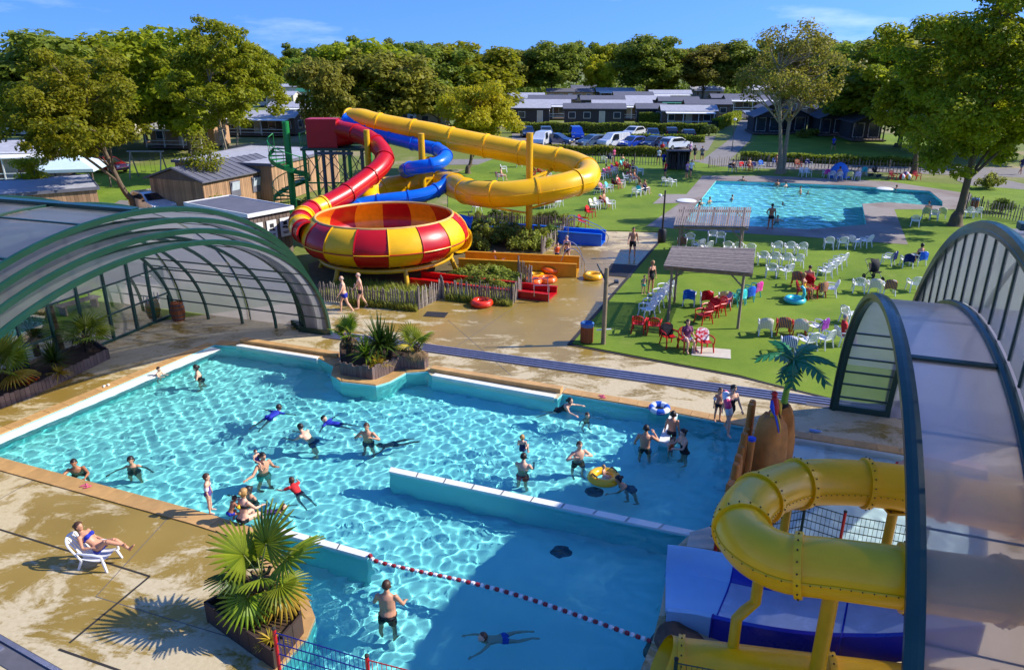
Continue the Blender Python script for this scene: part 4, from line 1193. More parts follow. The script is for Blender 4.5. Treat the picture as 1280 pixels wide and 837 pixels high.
# ------------------------------------------------------------------ paling fences, beds, palms and planters
M_PALE = mat('weathered_paling', rgb(150, 138, 124), 0.85, var=0.25, vscale=5, bump=0.4, bscale=30, stretch=(1, 1, .2), objvar=.25)
M_PALE2 = mat('grey_paling', rgb(124, 112, 104), 0.85, var=0.25, vscale=5, bump=0.4, bscale=30, stretch=(1, 1, .2), objvar=.25)
M_WIRE = mat('fence_wire', rgb(110, 108, 104), 0.5, metal=0.6)
def pale_mesh(h, m, w=.07, tip=True):
    mb = MB(); t = .028
    rings = [[(-w / 2, -t / 2, 0), (w / 2, -t / 2, 0), (w / 2, t / 2, 0), (-w / 2, t / 2, 0)], [(-w * .46, -t / 2, h * .6), (w * .48, -t / 2, h * .6), (w * .48, t / 2, h * .6), (-w * .46, t / 2, h * .6)],
             [(-w * .45, -t / 2, h * .93), (w * .45, -t / 2, h * .93), (w * .45, t / 2, h * .93), (-w * .45, t / 2, h * .93)], [(-w * .12, -t / 3, h), (w * .12, -t / 3, h), (w * .12, t / 3, h), (-w * .12, t / 3, h)]]
    mb.loft(rings, True, True, False)
    return mb.mesh('pale', [m])
PALES = [pale_mesh(h, m) for h, m in ((1.0, M_PALE), (.95, M_PALE2), (1.05, M_PALE), (.9, M_PALE2))]
def paling_fence(label, pts, h=1.0, step=0.13, wires=(.25, .75), posts=2.4):
    t = thing('paling_fence', label, 'fence', (pts[0][0], pts[0][1], 0), group='split paling fences')
    o = Vector((pts[0][0], pts[0][1], 0))
    for a, b in zip(pts[:-1], pts[1:]):
        a = Vector((a[0], a[1], 0)) - o; b = Vector((b[0], b[1], 0)) - o; d = b - a; L = d.length; n = max(1, int(L / step)); ang = math.atan2(d.y, d.x)
        for i in range(n):
            p = link('pale', random.choice(PALES), t, a + d * ((i + .5) / n))
            p.rotation_euler = (random.uniform(-.06, .06), random.uniform(-.07, .07), ang + random.uniform(-.2, .2))
            p.scale = (1, 1, h * random.uniform(.92, 1.06))
        for w in wires:
            MB().tube([a + Vector((0, 0, h * w)), b + Vector((0, 0, h * w))], .012, 4).build('wire', M_WIRE, t)
        k = max(1, int(L / posts))
        for i in range(k + 1):
            MB().cyl(a + d * (i / k) + Vector((0, .06, 0)), a + d * (i / k) + Vector((0, .06, h * 1.12)), .05, .045, 7).build('post', M_PALE2, t)
    return t
paling_fence('paling fence in front of the bowl behind two walking men', [(-9.94,34.33), (-8.06,33.57), (-4.37,32.61)], .95)
paling_fence('short paling fence turning up beside the bowl outlet', [(-4.34,32.67), (-3.46,34.45)], 1.0)
paling_fence('paling fence along the red trough in front of the shrubs', [(-3.4,34.33), (-1.54,33.82), (0,33.33), (0.44,34.98)], .95)
paling_fence('stub of paling fence where tubes lie beside the yellow trough', [(0.34,37.82), (0.97,35.79)], 1.1)
paling_fence('leaning paling fence between the blue and yellow troughs', [(1.77,42.95), (3.39,47.13)], 1.0)
paling_fence('long paling fence on the lawn behind the blue trough', [(-3.02,50.78), (0,50.78), (4.28,49.76)], .9)

# beds
M_SOIL = mat('bed_soil', rgb(96, 84, 52), 0.95, var=0.3, vscale=3, bump=0.8, bscale=9)
struct(MB().sheet(ccw([(-9.74,34.45), (-4.35,32.73), (-3.47,34.58), (0,33.45), (0.48,35.24), (0.98,36.07), (-2.92,40.75), (-2.83,42.19), (1.72,42.95), (3.46,47.36), (-3.02,50.78), (-4.31,48.77), (-8.27,46.68), (-11.65,40.75)]), (), .016).build('flower_bed', M_SOIL))
M_SHRUB = leaf_material('shrub_leaves', rgb(90, 112, 30), rgb(180, 184, 74))
M_SHRUB_D = leaf_material('dark_shrub_leaves', rgb(60, 84, 30), rgb(128, 148, 62))
M_GRASS = leaf_material('grass_blades', rgb(84, 104, 26), rgb(170, 168, 70), 0.3)
def shrub_mesh(seed, n, leaf, m, h=1.0, r=.8):
    rng = np.random.default_rng(seed)
    k = 22
    a = rng.random(k) * 2 * PI; rr = np.sqrt(rng.random(k)) * r * .8
    C = np.stack([rr * np.cos(a), rr * np.sin(a), h * (.25 + .6 * rng.random(k) * (1 - .5 * rr / r))], -1)
    idx = rng.integers(0, k, n); d = rng.normal(0, 1, (n, 3)); d /= np.linalg.norm(d, axis=1)[:, None]
    pos = C[idx] + d * .3 * r * rng.random(n)[:, None] ** .5
    pos[:, 2] = np.abs(pos[:, 2])
    V, Q = leaves_np(pos, d + np.array([0, 0, .6]), leaf, rng)
    return np_mesh('foliage', V, Q, [m])
SHRUBS = [shrub_mesh(60 + i, 1500, .13, m) for i, m in enumerate((M_SHRUB, M_SHRUB_D, M_SHRUB))]
STEM = MB()
for i in range(7):
    a = i * .9
    STEM.tube([(0, 0, 0), (.15 * math.cos(a), .15 * math.sin(a), .4), (.4 * math.cos(a), .4 * math.sin(a), .75)], [.025, .018, .006], 5)
STEM = STEM.mesh('stem', M_BARK)
def shrub(label, p, s, k, group, sz=1.0):
    t = thing('shrub', label, 'shrub', (p[0], p[1], 0), random.random() * 6, group)
    t.scale = (s, s, s * sz)
    link('foliage', SHRUBS[k % 3], t); link('stem', STEM, t)
for i, (u, s, k) in enumerate((((-2.25,48.53), 1.1, 1), ((-1.26,47.59), 1.2, 0), ((-0.31,46.68), 1.3, 1), ((0.51,46.02), 1.2, 2), ((1.62,45.58), 1.3, 0), ((2.57,46.45), 1.1, 1), ((-1.74,46.23), 1.3, 0), ((-0.5,44.95), 1.4, 1), ((0.74,44.13), 1.4, 0), ((1.77,44.13), 1.0, 2), ((-2.58,46.68), 1.2, 1), ((-2.06,44.13), 1.1, 0))):
    shrub('shrub number in bed', u, s, k, 'shrubs in the bed between the blue and yellow troughs') if False else shrub('leafy green shrub in the bed between the blue and yellow troughs', u, s, k, 'shrubs in the bed between the blue and yellow troughs')
for i, (u, s, k) in enumerate((((-2.32,38.12), 1.2, 0), ((-1.62,37.82), 1.3, 2), ((-0.93,37.52), 1.35, 0), ((-0.25,36.92), 1.1, 2), ((-1.99,36.63), .9, 1), ((-1.15,36.07), 1.0, 0), ((-0.41,35.79), .9, 2), ((-2.75,37.52), .9, 1), ((0.21,37.52), .8, 0))):
    shrub('yellow-green shrub in the bed in front of the yellow trough', u, s, k, 'shrubs in the bed in front of the yellow trough', .62)
for i, (u, s, k) in enumerate((((-2.4,52.12), .9, 0), ((-1.04,52.4), 1.0, 1), ((0,52.12), .9, 2), ((2.05,51.85), .9, 0), ((2.83,51.58), 1.0, 1), ((3.84,51.31), .9, 2))):
    shrub('low shrub on the lawn side of the blue trough fence', u, s, k, 'shrubs behind the blue trough')
def tufts(name, label, quad, n, h, m, seed, sub=None):
    """long grass: many thin blades, nobody could count them"""
    rng = np.random.default_rng(seed)
    q = np.array([(p[0], p[1], 0) for p in quad]); a, b = rng.random((n, 1)), rng.random((n, 1))
    base = (q[0] * (1 - a) + q[1] * a) * (1 - b) + (q[3] * (1 - a) + q[2] * a) * b
    ang = rng.random(n) * 2 * PI; ln = h * (.4 + .8 * rng.random(n)); bend = .2 + .5 * rng.random(n)
    dx = np.stack([np.cos(ang), np.sin(ang), np.zeros(n)], -1); sd = np.stack([-np.sin(ang), np.cos(ang), np.zeros(n)], -1) * .014
    mid = base + dx * (ln * bend * .35)[:, None] + np.array([0, 0, 1]) * (ln * .6)[:, None]
    tip = base + dx * (ln * bend)[:, None] + np.array([0, 0, 1]) * (ln * .95)[:, None]
    V = np.stack([base - sd, base + sd, mid + sd * .8, mid - sd * .8, tip], 1).reshape(-1, 3)
    k = np.arange(n)[:, None] * 5
    Q = np.concatenate([k + np.array([[0, 1, 2, 3]]), k + np.array([[3, 2, 4, 4]])])
    me = bpy.data.meshes.new(name)
    me.from_pydata(V.tolist(), [], [tuple(r) if r[2] != r[3] else tuple(r[:3]) for r in Q.tolist()])
    me.materials.append(m)
    o = link(name, me)
    return tag(o, label, 'grass', None, 'stuff')
tufts('bed_grass', 'long grass growing through the fence in front of the bowl', [(-9.42,34.45), (-4.52,32.85), (-4.21,35.24), (-8.84,37.22)], 5000, .45, M_GRASS, 5)
tufts('fence_grass', 'grass along the outside of the paling fence by the bowl', [(-7.79,33.21), (-4.37,32.26), (-4.44,32.85), (-7.89,33.7)], 2600, .38, M_GRASS, 6)
tufts('bed_grass', 'grass and weeds along the red trough fence', [(-3.25,33.95), (0,32.97), (0,34.45), (-3.37,35.24)], 3600, .4, M_GRASS, 7)
tufts('bed_grass', 'weeds under the shrubs in front of the yellow trough', [(-2.81,35.38), (0.2,34.98), (0.43,38.12), (-3.1,39.4)], 3600, .35, M_GRASS, 8)

# fan palm leaves
def fan_leaf(nseg, L, m, mst, petiole, spread=150, droop=.25, split=.55):
    """palm leaf: petiole along +x then a fan of folded segments"""
    mb = MB()
    mb.m(1).tube([(0, 0, 0), (petiole * .5, 0, .03), (petiole, 0, 0)], [.022, .018, .012], 5)
    mb.m(0)
    for i in range(nseg):
        a = R(-spread + 2 * spread * (i + .5) / nseg); da = R(spread / nseg) * .98
        l = L * (.72 + .28 * math.cos(a * .55)) * random.uniform(.93, 1.05)
        def pt(r, ang, z): return (petiole + r * math.cos(ang), r * math.sin(ang), z - droop * (r / L) ** 2.2 * L)
        rs = [.02, l * split, l * .8, l]
        ws = [da * .9, da, da * .5, 0]
        prev = None
        for r, w in zip(rs, ws):
            ww = w
            zf = .0 if r < .05 else .022
            row = mb.add([pt(r, a - ww, 0), pt(r, a, zf + .012), pt(r, a + ww, 0)])
            if prev is not None:
                mb.face((prev, prev + 1, row + 1, row)); mb.face((prev + 1, prev + 2, row + 2, row + 1))
            prev = row
    return mb.mesh('frond', [m, mst], 0)
M_PALM = leaf_material('palm_leaf', rgb(74, 104, 20), rgb(150, 164, 40), 0.35, 0.4)
M_PALM_D = leaf_material('dark_palm_leaf', rgb(38, 62, 20), rgb(84, 104, 36), 0.3, 0.45)
M_PALM_Y = leaf_material('yellowing_palm_leaf', rgb(150, 140, 30), rgb(206, 172, 62), 0.35, 0.5)
M_PALM_DEAD = leaf_material('dry_palm_leaf', rgb(110, 88, 60), rgb(160, 132, 92), 0.2, 0.8)
M_STALK = mat('palm_stalk', rgb(132, 136, 60), 0.6)
M_TRUNKP = mat('fibrous_palm_trunk', rgb(88, 68, 48), 0.95, var=0.4, vscale=8, bump=1.0, bscale=18)
def rot_place(o, az, el, roll=0.0):
    o.rotation_euler = (Matrix.Rotation(az, 3, 'Z') @ Matrix.Rotation(-el, 3, 'Y') @ Matrix.Rotation(roll, 3, 'X')).to_euler()
FANS = [fan_leaf(26, .95, M_PALM, M_STALK, .75), fan_leaf(24, .85, M_PALM, M_STALK, .65, 140, .35), fan_leaf(22, .8, M_PALM_D, M_STALK, .6, 135, .4), fan_leaf(22, .8, M_PALM_Y, M_STALK, .55, 130, .5), fan_leaf(18, .7, M_PALM_DEAD, M_STALK, .5, 120, .7)]
def fan_palm(label, base, th, tr, leaves, scale=1.0, lean=(0, 0), group=None):
    t = thing('fan_palm', label, 'palm', (base[0], base[1], base[2] if len(base) > 2 else 0), 0, group)
    mb = MB(); n = 7
    mb.tube([(lean[0] * i / n, lean[1] * i / n, th * i / n) for i in range(n + 1)], [tr * (1.2 - .1 * i / n + .12 * (i % 2)) for i in range(n + 1)], 10)
    tk = mb.build('trunk', M_TRUNKP, t)
    for k in range(26):                     # stubs of old leaf bases
        a = k * 2.4; z = th * (.2 + .8 * k / 26)
        c = Vector((lean[0] * z / th, lean[1] * z / th, z))
        MB().bar(c + Vector((tr * math.cos(a), tr * math.sin(a), 0)), c + Vector(((tr + .12) * math.cos(a), (tr + .12) * math.sin(a), .16)), .07, .03).build('leaf_base', M_TRUNKP, tk)
    for kind, az, el, s in leaves:
        o = link('frond', FANS[kind], t, (lean[0], lean[1], th + random.uniform(-.1, .08)))
        rot_place(o, R(az), R(el), random.uniform(-.3, .3)); o.scale = (s * scale,) * 3
    return t
fan_palm('big fan palm in the wooden planter at the near deck edge', (*(-5.23,12.24), .3), .8, .16,
         [(0, 70, 66, 1.0), (0, 165, 58, .9), (0, 5, 36, .95), (1, 115, 40, .85), (2, 195, 20, .85), (1, 335, 10, .8), (2, 150, 15, .8), (3, 345, -22, .9), (1, 250, -25, .85), (1, 290, 35, .7), (3, 300, -45, .8), (4, 200, -50, .9), (4, 270, -65, .9), (4, 20, -65, .8), (3, 225, -45, .7)], .92, (.12, .05))
# sword-leaved clumps
def rosette(n, L, w, m, seed, up=(5, 80), droop=.35):
    r = random.Random(seed); mb = MB()
    for i in range(n):
        az = r.random() * 2 * PI; el = R(r.uniform(*up)); l = L * r.uniform(.7, 1.1)
        prev = None
        for q in range(5):
            f = q / 4
            rad = l * f * math.cos(el); z = l * f * math.sin(el) - droop * l * f * f * math.cos(el)
            ww = w * (.55 + .45 * math.sin(PI * min(1, f * 1.4 + .15))) * (1 - f ** 3)
            c = Vector((rad * math.cos(az), rad * math.sin(az), z)); s = Vector((-math.sin(az), math.cos(az), 0)) * ww
            row = mb.add([c - s, c + Vector((0, 0, -.25 * ww)), c + s])
            if prev is not None:
                mb.face((prev, prev + 1, row + 1, row)); mb.face((prev + 1, prev + 2, row + 2, row + 1))
            prev = row
    return mb.mesh('foliage', [m], 0)
def yucca(label, p, z, mesh, s=1.0, stem=.25, group=None):
    t = thing('yucca', label, 'plant', (p[0], p[1], z), random.random() * 6, group)
    t.scale = (s, s, s)
    MB().tube([(0, 0, 0), (0, 0, stem)], [.1, .09], 8).build('stem', M_TRUNKP, t)
    o = link('foliage', mesh, t, (0, 0, stem))
    return t
R_BIG = rosette(110, 1.0, .035, M_PALM_D, 1); R_MID = rosette(70, .8, .035, M_PALM, 2); R_YEL = rosette(60, .75, .04, M_PALM_Y, 3, (-10, 60)); R_SM = rosette(45, .5, .025, M_PALM, 4)
M_BOARD = mat('planter_board', rgb(112, 92, 84), 0.8, var=0.25, vscale=4, bump=0.4, bscale=24, stretch=(1, 1, .25), objvar=.22)
M_BOARD_D = mat('dark_planter_board', rgb(66, 48, 38), 0.8, var=0.3, vscale=4, bump=0.5, bscale=24, stretch=(1, 1, .25), objvar=.22)
M_COMPOST = mat('compost', rgb(66, 48, 32), 0.95, var=0.35, vscale=6, bump=0.8, bscale=14)
def board_planter(label, poly, h, m, bw=.14, uneven=.05, soil=True):
    poly = ccw(poly)
    t = thing('planter', label, 'planter')
    for a, b in zip(poly, poly[1:] + poly[:1]):
        a = Vector((*a, 0)); b = Vector((*b, 0)); d = b - a; L = d.length; n = max(1, round(L / bw)); ang = math.atan2(d.y, d.x)
        for i in range(n):
            hh = h + random.choice((-1, 0, 1)) * uneven
            MB().box((0, .02, hh / 2), (L / n - .012, .05, hh)).build('board', m, t, a + d * ((i + .5) / n), ang + random.uniform(-.02, .02))
    if soil:
        MB().sheet(offset_poly(poly, -.06), (), h * .72).build('soil', M_COMPOST, t)
    return t
board_planter('planter of uneven upright boards jutting into the far pool edge', [(-6.35,25.01), (-5.08,24.54), (-4.21,25.61), (-3.29,25.49), (-3.18,25.92), (-4.29,26.64), (-6.74,26.8)], .5, M_BOARD)
yucca('big spiky palm in the middle of the jutting planter', (-4.99,25.76), .4, R_BIG, 1.45, .35)
yucca('second spiky palm at the front of the jutting planter', (-5.44,25.38), .4, R_MID, 1.2, .2)
yucca('spiky palm at the back of the jutting planter', (-4.66,26), .4, R_BIG, 1.2, .3)
yucca('low dry spiky plant by the boards of the jutting planter', (-4.95,25.16), .35, R_YEL, .85, .1)
fan_palm('small fan palm at the left end of the jutting planter', (*(-6.24,26.08), .35), .8, .08, [(0, 40, 70, .55), (1, 120, 50, .5), (1, 200, 45, .55), (1, 300, 30, .5), (0, 80, 85, .5), (2, 250, 60, .5), (4, 20, -30, .5), (4, 190, -40, .5)], 1.0)
fan_palm('small fan palm at the right end of the jutting planter', (*(-3.62,25.76), .35), .5, .09, [(0, 140, 60, .6), (1, 30, 45, .6), (1, 100, 80, .55), (3, 200, 20, .55), (4, 260, -30, .55), (4, 330, -20, .55), (1, 300, 50, .5)], 1.0)
# near planter
NP = [(-6.37,12.29), (-4.55,10.96), (-4.25,11.92), (-4.5,12.57), (-5.65,13.12)]
board_planter('dark wooden planter below the big fan palm at the deck edge', NP, .5, M_BOARD_D, .35, .03)
yucca('dry spiky plant drooping over the near planter edge', (-4.69,11.32), .38, R_YEL, .5, .05)
yucca('dark spiky plant beside the big fan palm trunk', (-5.9,12.43), .36, R_MID, .6, .15)
# left planter in front of the glazed wall
board_planter('long board planter below the glazed wall on the left', [(-17.47,21.69), (-16.66,23.15), (-15.72,26.64), (-16.88,27.66), (-18.56,24.36), (-19.06,23.41)], .42, M_BOARD, .16, .02)
yucca('large yucca with yellow lower leaves in the left planter', (-16.72,24.79), .35, R_BIG, 1.1, .25)
yucca('yellowing sword plant at the front of the left planter', (-16.35,24.36), .32, R_YEL, .75, .08)
yucca('dark tall yucca behind in the left planter', (-18.14,26.08), .35, R_BIG, 1.25, .5)
fan_palm('fan palm at the left end of the left planter', (*(-17.71,23.41), .3), .5, .12, [(0, 30, 60, .9), (0, 100, 70, .9), (1, 160, 50, .9), (1, 220, 30, .8), (3, 350, 10, .9), (1, 300, 30, .8), (0, 65, 40, .8)], 1.0)
fan_palm('low fan palm near the right end of the left planter', (*(-16.53,26.64), .3), .55, .1, [(1, 30, 50, .8), (1, 100, 60, .85), (2, 160, 40, .8), (2, 220, 40, .8), (1, 320, 20, .8), (2, 270, 25, .8), (1, 60, 15, .8)], 1.0)
M_FLOWER = leaf_material('red_flowers', rgb(180, 30, 16), rgb(226, 84, 30), 0.2)
rngf = np.random.default_rng(77); nf = 260
cf = np.stack([rngf.uniform(-.7, .7, nf), rngf.uniform(-.25, .25, nf), rngf.uniform(.28, .5, nf)], -1)
Vf, Qf = leaves_np(cf, np.tile([0, 0, 1.0], (nf, 1)), .1, rngf)
t = thing('flowers', 'red flowers at the near end of the left planter', 'flowers', (*(-17.4,23.54), 0), R(20))
link('blossoms', np_mesh('blossoms', Vf, Qf, [M_FLOWER]), t)
cf2 = cf * np.array([1, 1, .75]); Vf, Qf = leaves_np(cf2, np.tile([0, 0, 1.0], (nf, 1)), .12, rngf)
link('foliage', np_mesh('foliage', Vf, Qf, [M_SHRUB_D]), t)
t = thing('palm_tree', 'bare fibrous palm trunk standing behind the left planter', 'palm', (*(-18.14,27.48), 0))
MB().tube([(0, 0, 0), (-.1, .1, 1.2), (-.25, .2, 2.6), (-.3, .3, 3.6)], [.17, .15, .15, .13], 10).build('trunk', M_TRUNKP, t)
for i in range(9):
    o = link('frond', FANS[(0, 1, 2)[i % 3]], t, (-.3, .3, 3.55)); rot_place(o, i * .75, R(10 + 25 * (i % 3)), 0); o.scale = (.8,) * 3

# ------------------------------------------------------------------ people
SKIN = [mat('skin_light', rgb(222, 172, 142), 0.5, var=0.08, vscale=6), mat('skin_mid', rgb(200, 144, 110), 0.5, var=0.08, vscale=6), mat('skin_tan', rgb(172, 112, 78), 0.5, var=0.08, vscale=6)]
for m_ in SKIN:
    for nd in m_.node_tree.nodes:
        if nd.type == 'BSDF_PRINCIPLED':
            nd.inputs['Subsurface Weight'].default_value = 0.0
HAIR = {'dark': mat('dark_hair', rgb(34, 24, 20), 0.5, var=0.3, vscale=30), 'brown': mat('brown_hair', rgb(74, 48, 30), 0.5, var=0.3, vscale=30), 'blond': mat('blond_hair', rgb(176, 134, 76), 0.5, var=0.3, vscale=30), 'grey': mat('grey_hair', rgb(150, 144, 138), 0.5, var=0.2, vscale=30)}
CLOTH = {}
def cloth(name):
    col = {'black': (24, 24, 28), 'navy': (24, 34, 80), 'blue': (28, 66, 190), 'royal': (18, 40, 160), 'turquoise': (40, 190, 170), 'red': (200, 30, 34), 'purple': (96, 66, 130), 'pink': (220, 90, 140), 'white': (226, 226, 226), 'grey': (120, 122, 126), 'orange': (230, 90, 30), 'plum': (110, 50, 90), 'green': (60, 130, 70), 'lilac': (180, 140, 180), 'yellow': (236, 190, 30)}[name]
    return mat('cloth_' + name, rgb(*col), 0.75, var=0.15, vscale=8, bump=0.3, bscale=60)
N_ = lambda v: Vector(v).normalized()
# limb directions are (outwards, forwards, up)
POSES = {
 'stand':   dict(lean=2, ua=((.22, .0, -1), (.22, .0, -1)), fa=((.12, .22, -1), (.12, .22, -1)), th=((.09, 0, -1), (.09, 0, -1)), sh=((.03, -.03, -1), (.03, -.03, -1))),
 'walk':    dict(lean=5, ua=((.2, .35, -1), (.2, -.35, -1)), fa=((.1, .75, -1), (.12, -.05, -1)), th=((.06, -.28, -1), (.06, .42, -1)), sh=((.03, -.62, -1), (.03, .08, -1))),
 'walk2':   dict(lean=4, ua=((.25, -.3, -1), (.25, .3, -1)), fa=((.15, .0, -1), (.1, .8, -.9)), th=((.06, .36, -1), (.06, -.22, -1)), sh=((.03, .05, -1), (.03, -.55, -1))),
 'wade':    dict(lean=8, ua=((.45, .35, -1), (.45, .35, -1)), fa=((.0, 1, -.45), (.0, 1, -.45)), th=((.12, .1, -1), (.12, -.1, -1)), sh=((.03, -.1, -1), (.03, -.15, -1))),
 'arms_out': dict(lean=6, ua=((1, .25, -.45), (1, .25, -.45)), fa=((.75, .7, -.25), (.75, .7, -.25)), th=((.15, .1, -1), (.15, -.05, -1)), sh=((.05, -.1, -1), (.05, -.1, -1))),
 'chest':   dict(lean=3, ua=((.85, .15, -.7), (.85, .15, -.7)), fa=((-.75, .5, .45), (-.75, .5, .45)), th=((.14, .1, -1), (.14, -.1, -1)), sh=((.04, -.1, -1), (.04, -.1, -1))),
 'reach':   dict(lean=6, ua=((.5, -.1, -.9), (.85, .3, -.55)), fa=((-.2, .8, .35), (.95, .3, .15)), th=((.12, .1, -1), (.12, -.1, -1)), sh=((.04, -.1, -1), (.04, -.1, -1))),
 'hold':    dict(lean=8, ua=((.2, .55, -.85), (.2, .55, -.85)), fa=((-.25, 1, .15), (-.25, 1, .15)), th=((.08, .08, -1), (.08, -.08, -1)), sh=((.03, -.08, -1), (.03, -.08, -1))),
 'drink':   dict(lean=0, ua=((.4, .2, -.9), (.6, .45, -.6)), fa=((.05, .6, -.8), (-.55, .35, .8)), th=((.1, .0, -1), (.1, 0, -1)), sh=((.03, -.05, -1), (.03, -.05, -1))),
 'push':    dict(lean=42, ua=((.25, .8, -.6), (.25, .8, -.6)), fa=((-.05, 1, .05), (-.05, 1, .05)), th=((.1, -.25, -1), (.1, .2, -1)), sh=((.03, -.3, -1), (.03, -.2, -1))),
 'sit_edge': dict(lean=10, ua=((.35, .25, -.9), (.3, .55, -.8)), fa=((.1, .4, -.9), (-.1, .95, -.2)), th=((.14, 1, -.05), (.14, 1, -.05)), sh=((.05, .15, -1), (.05, .15, -1))),
 'sit':     dict(lean=-8, ua=((.25, .15, -1), (.25, .15, -1)), fa=((-.1, 1, -.1), (-.1, 1, -.1)), th=((.12, 1, .08), (.12, 1, .08)), sh=((.04, .05, -1), (.04, .05, -1))),
 'recline': dict(lean=-48, ua=((.3, .25, -.8), (.25, .3, -.8)), fa=((.0, .9, -.25), (-.2, 1, .1)), th=((.06, 1, .42), (.08, 1, .8)), sh=((.0, .85, -.6), (-.25, 1, -.35))),
 'prone':   dict(lean=82, ua=((.55, .85, -.15), (.55, .85, -.15)), fa=((.25, 1, -.25), (.25, 1, -.25)), th=((.16, -1, -.18), (.16, -1, -.02)), sh=((.06, -1, .1), (.06, -1, -.3)), float=True, look=-55),
 'face_down': dict(lean=86, ua=((1, .25, -.15), (1, .25, -.15)), fa=((1, .3, -.3), (1, .3, -.3)), th=((.15, -1, -.15), (.15, -1, -.15)), sh=((.06, -1, 0), (.06, -1, -.2)), float=True, look=0),
 'float':   dict(lean=-84, ua=((.9, .1, -.1), (.9, .1, -.1)), fa=((.9, .2, 0), (.9, .2, 0)), th=((.12, 1, -.05), (.12, 1, -.05)), sh=((.05, 1, -.1), (.05, 1, -.1)), float=True, look=10),
 'swim':    dict(lean=52, ua=((.7, .6, -.35), (.7, .6, -.35)), fa=((.3, .95, -.1), (.3, .95, -.1)), th=((.2, -.5, -.8), (.2, -.8, -.6)), sh=((.05, -.9, -.4), (.05, -.7, -.6)), float=True, look=-35),
 'lean_edge': dict(lean=20, ua=((.5, .75, -.25), (.5, .75, -.25)), fa=((-.2, 1, -.02), (-.6, .8, -.02)), th=((.12, -.2, -1), (.12, -.1, -1)), sh=((.03, -.3, -1), (.03, -.2, -1))),
 'hip':     dict(lean=0, ua=((.65, -.2, -.8), (.3, .1, -1)), fa=((-.6, .35, -.55), (.1, .25, -1)), th=((.07, .02, -1), (.12, 0, -1)), sh=((.03, -.03, -1), (.04, -.05, -1))),
 'squat':   dict(lean=30, ua=((.3, .5, -.8), (.3, .5, -.8)), fa=((.0, 1, -.3), (.0, 1, -.3)), th=((.25, .9, -.25), (.25, .9, -.25)), sh=((.05, -.45, -1), (.05, -.45, -1))),
}
_bodies = {}
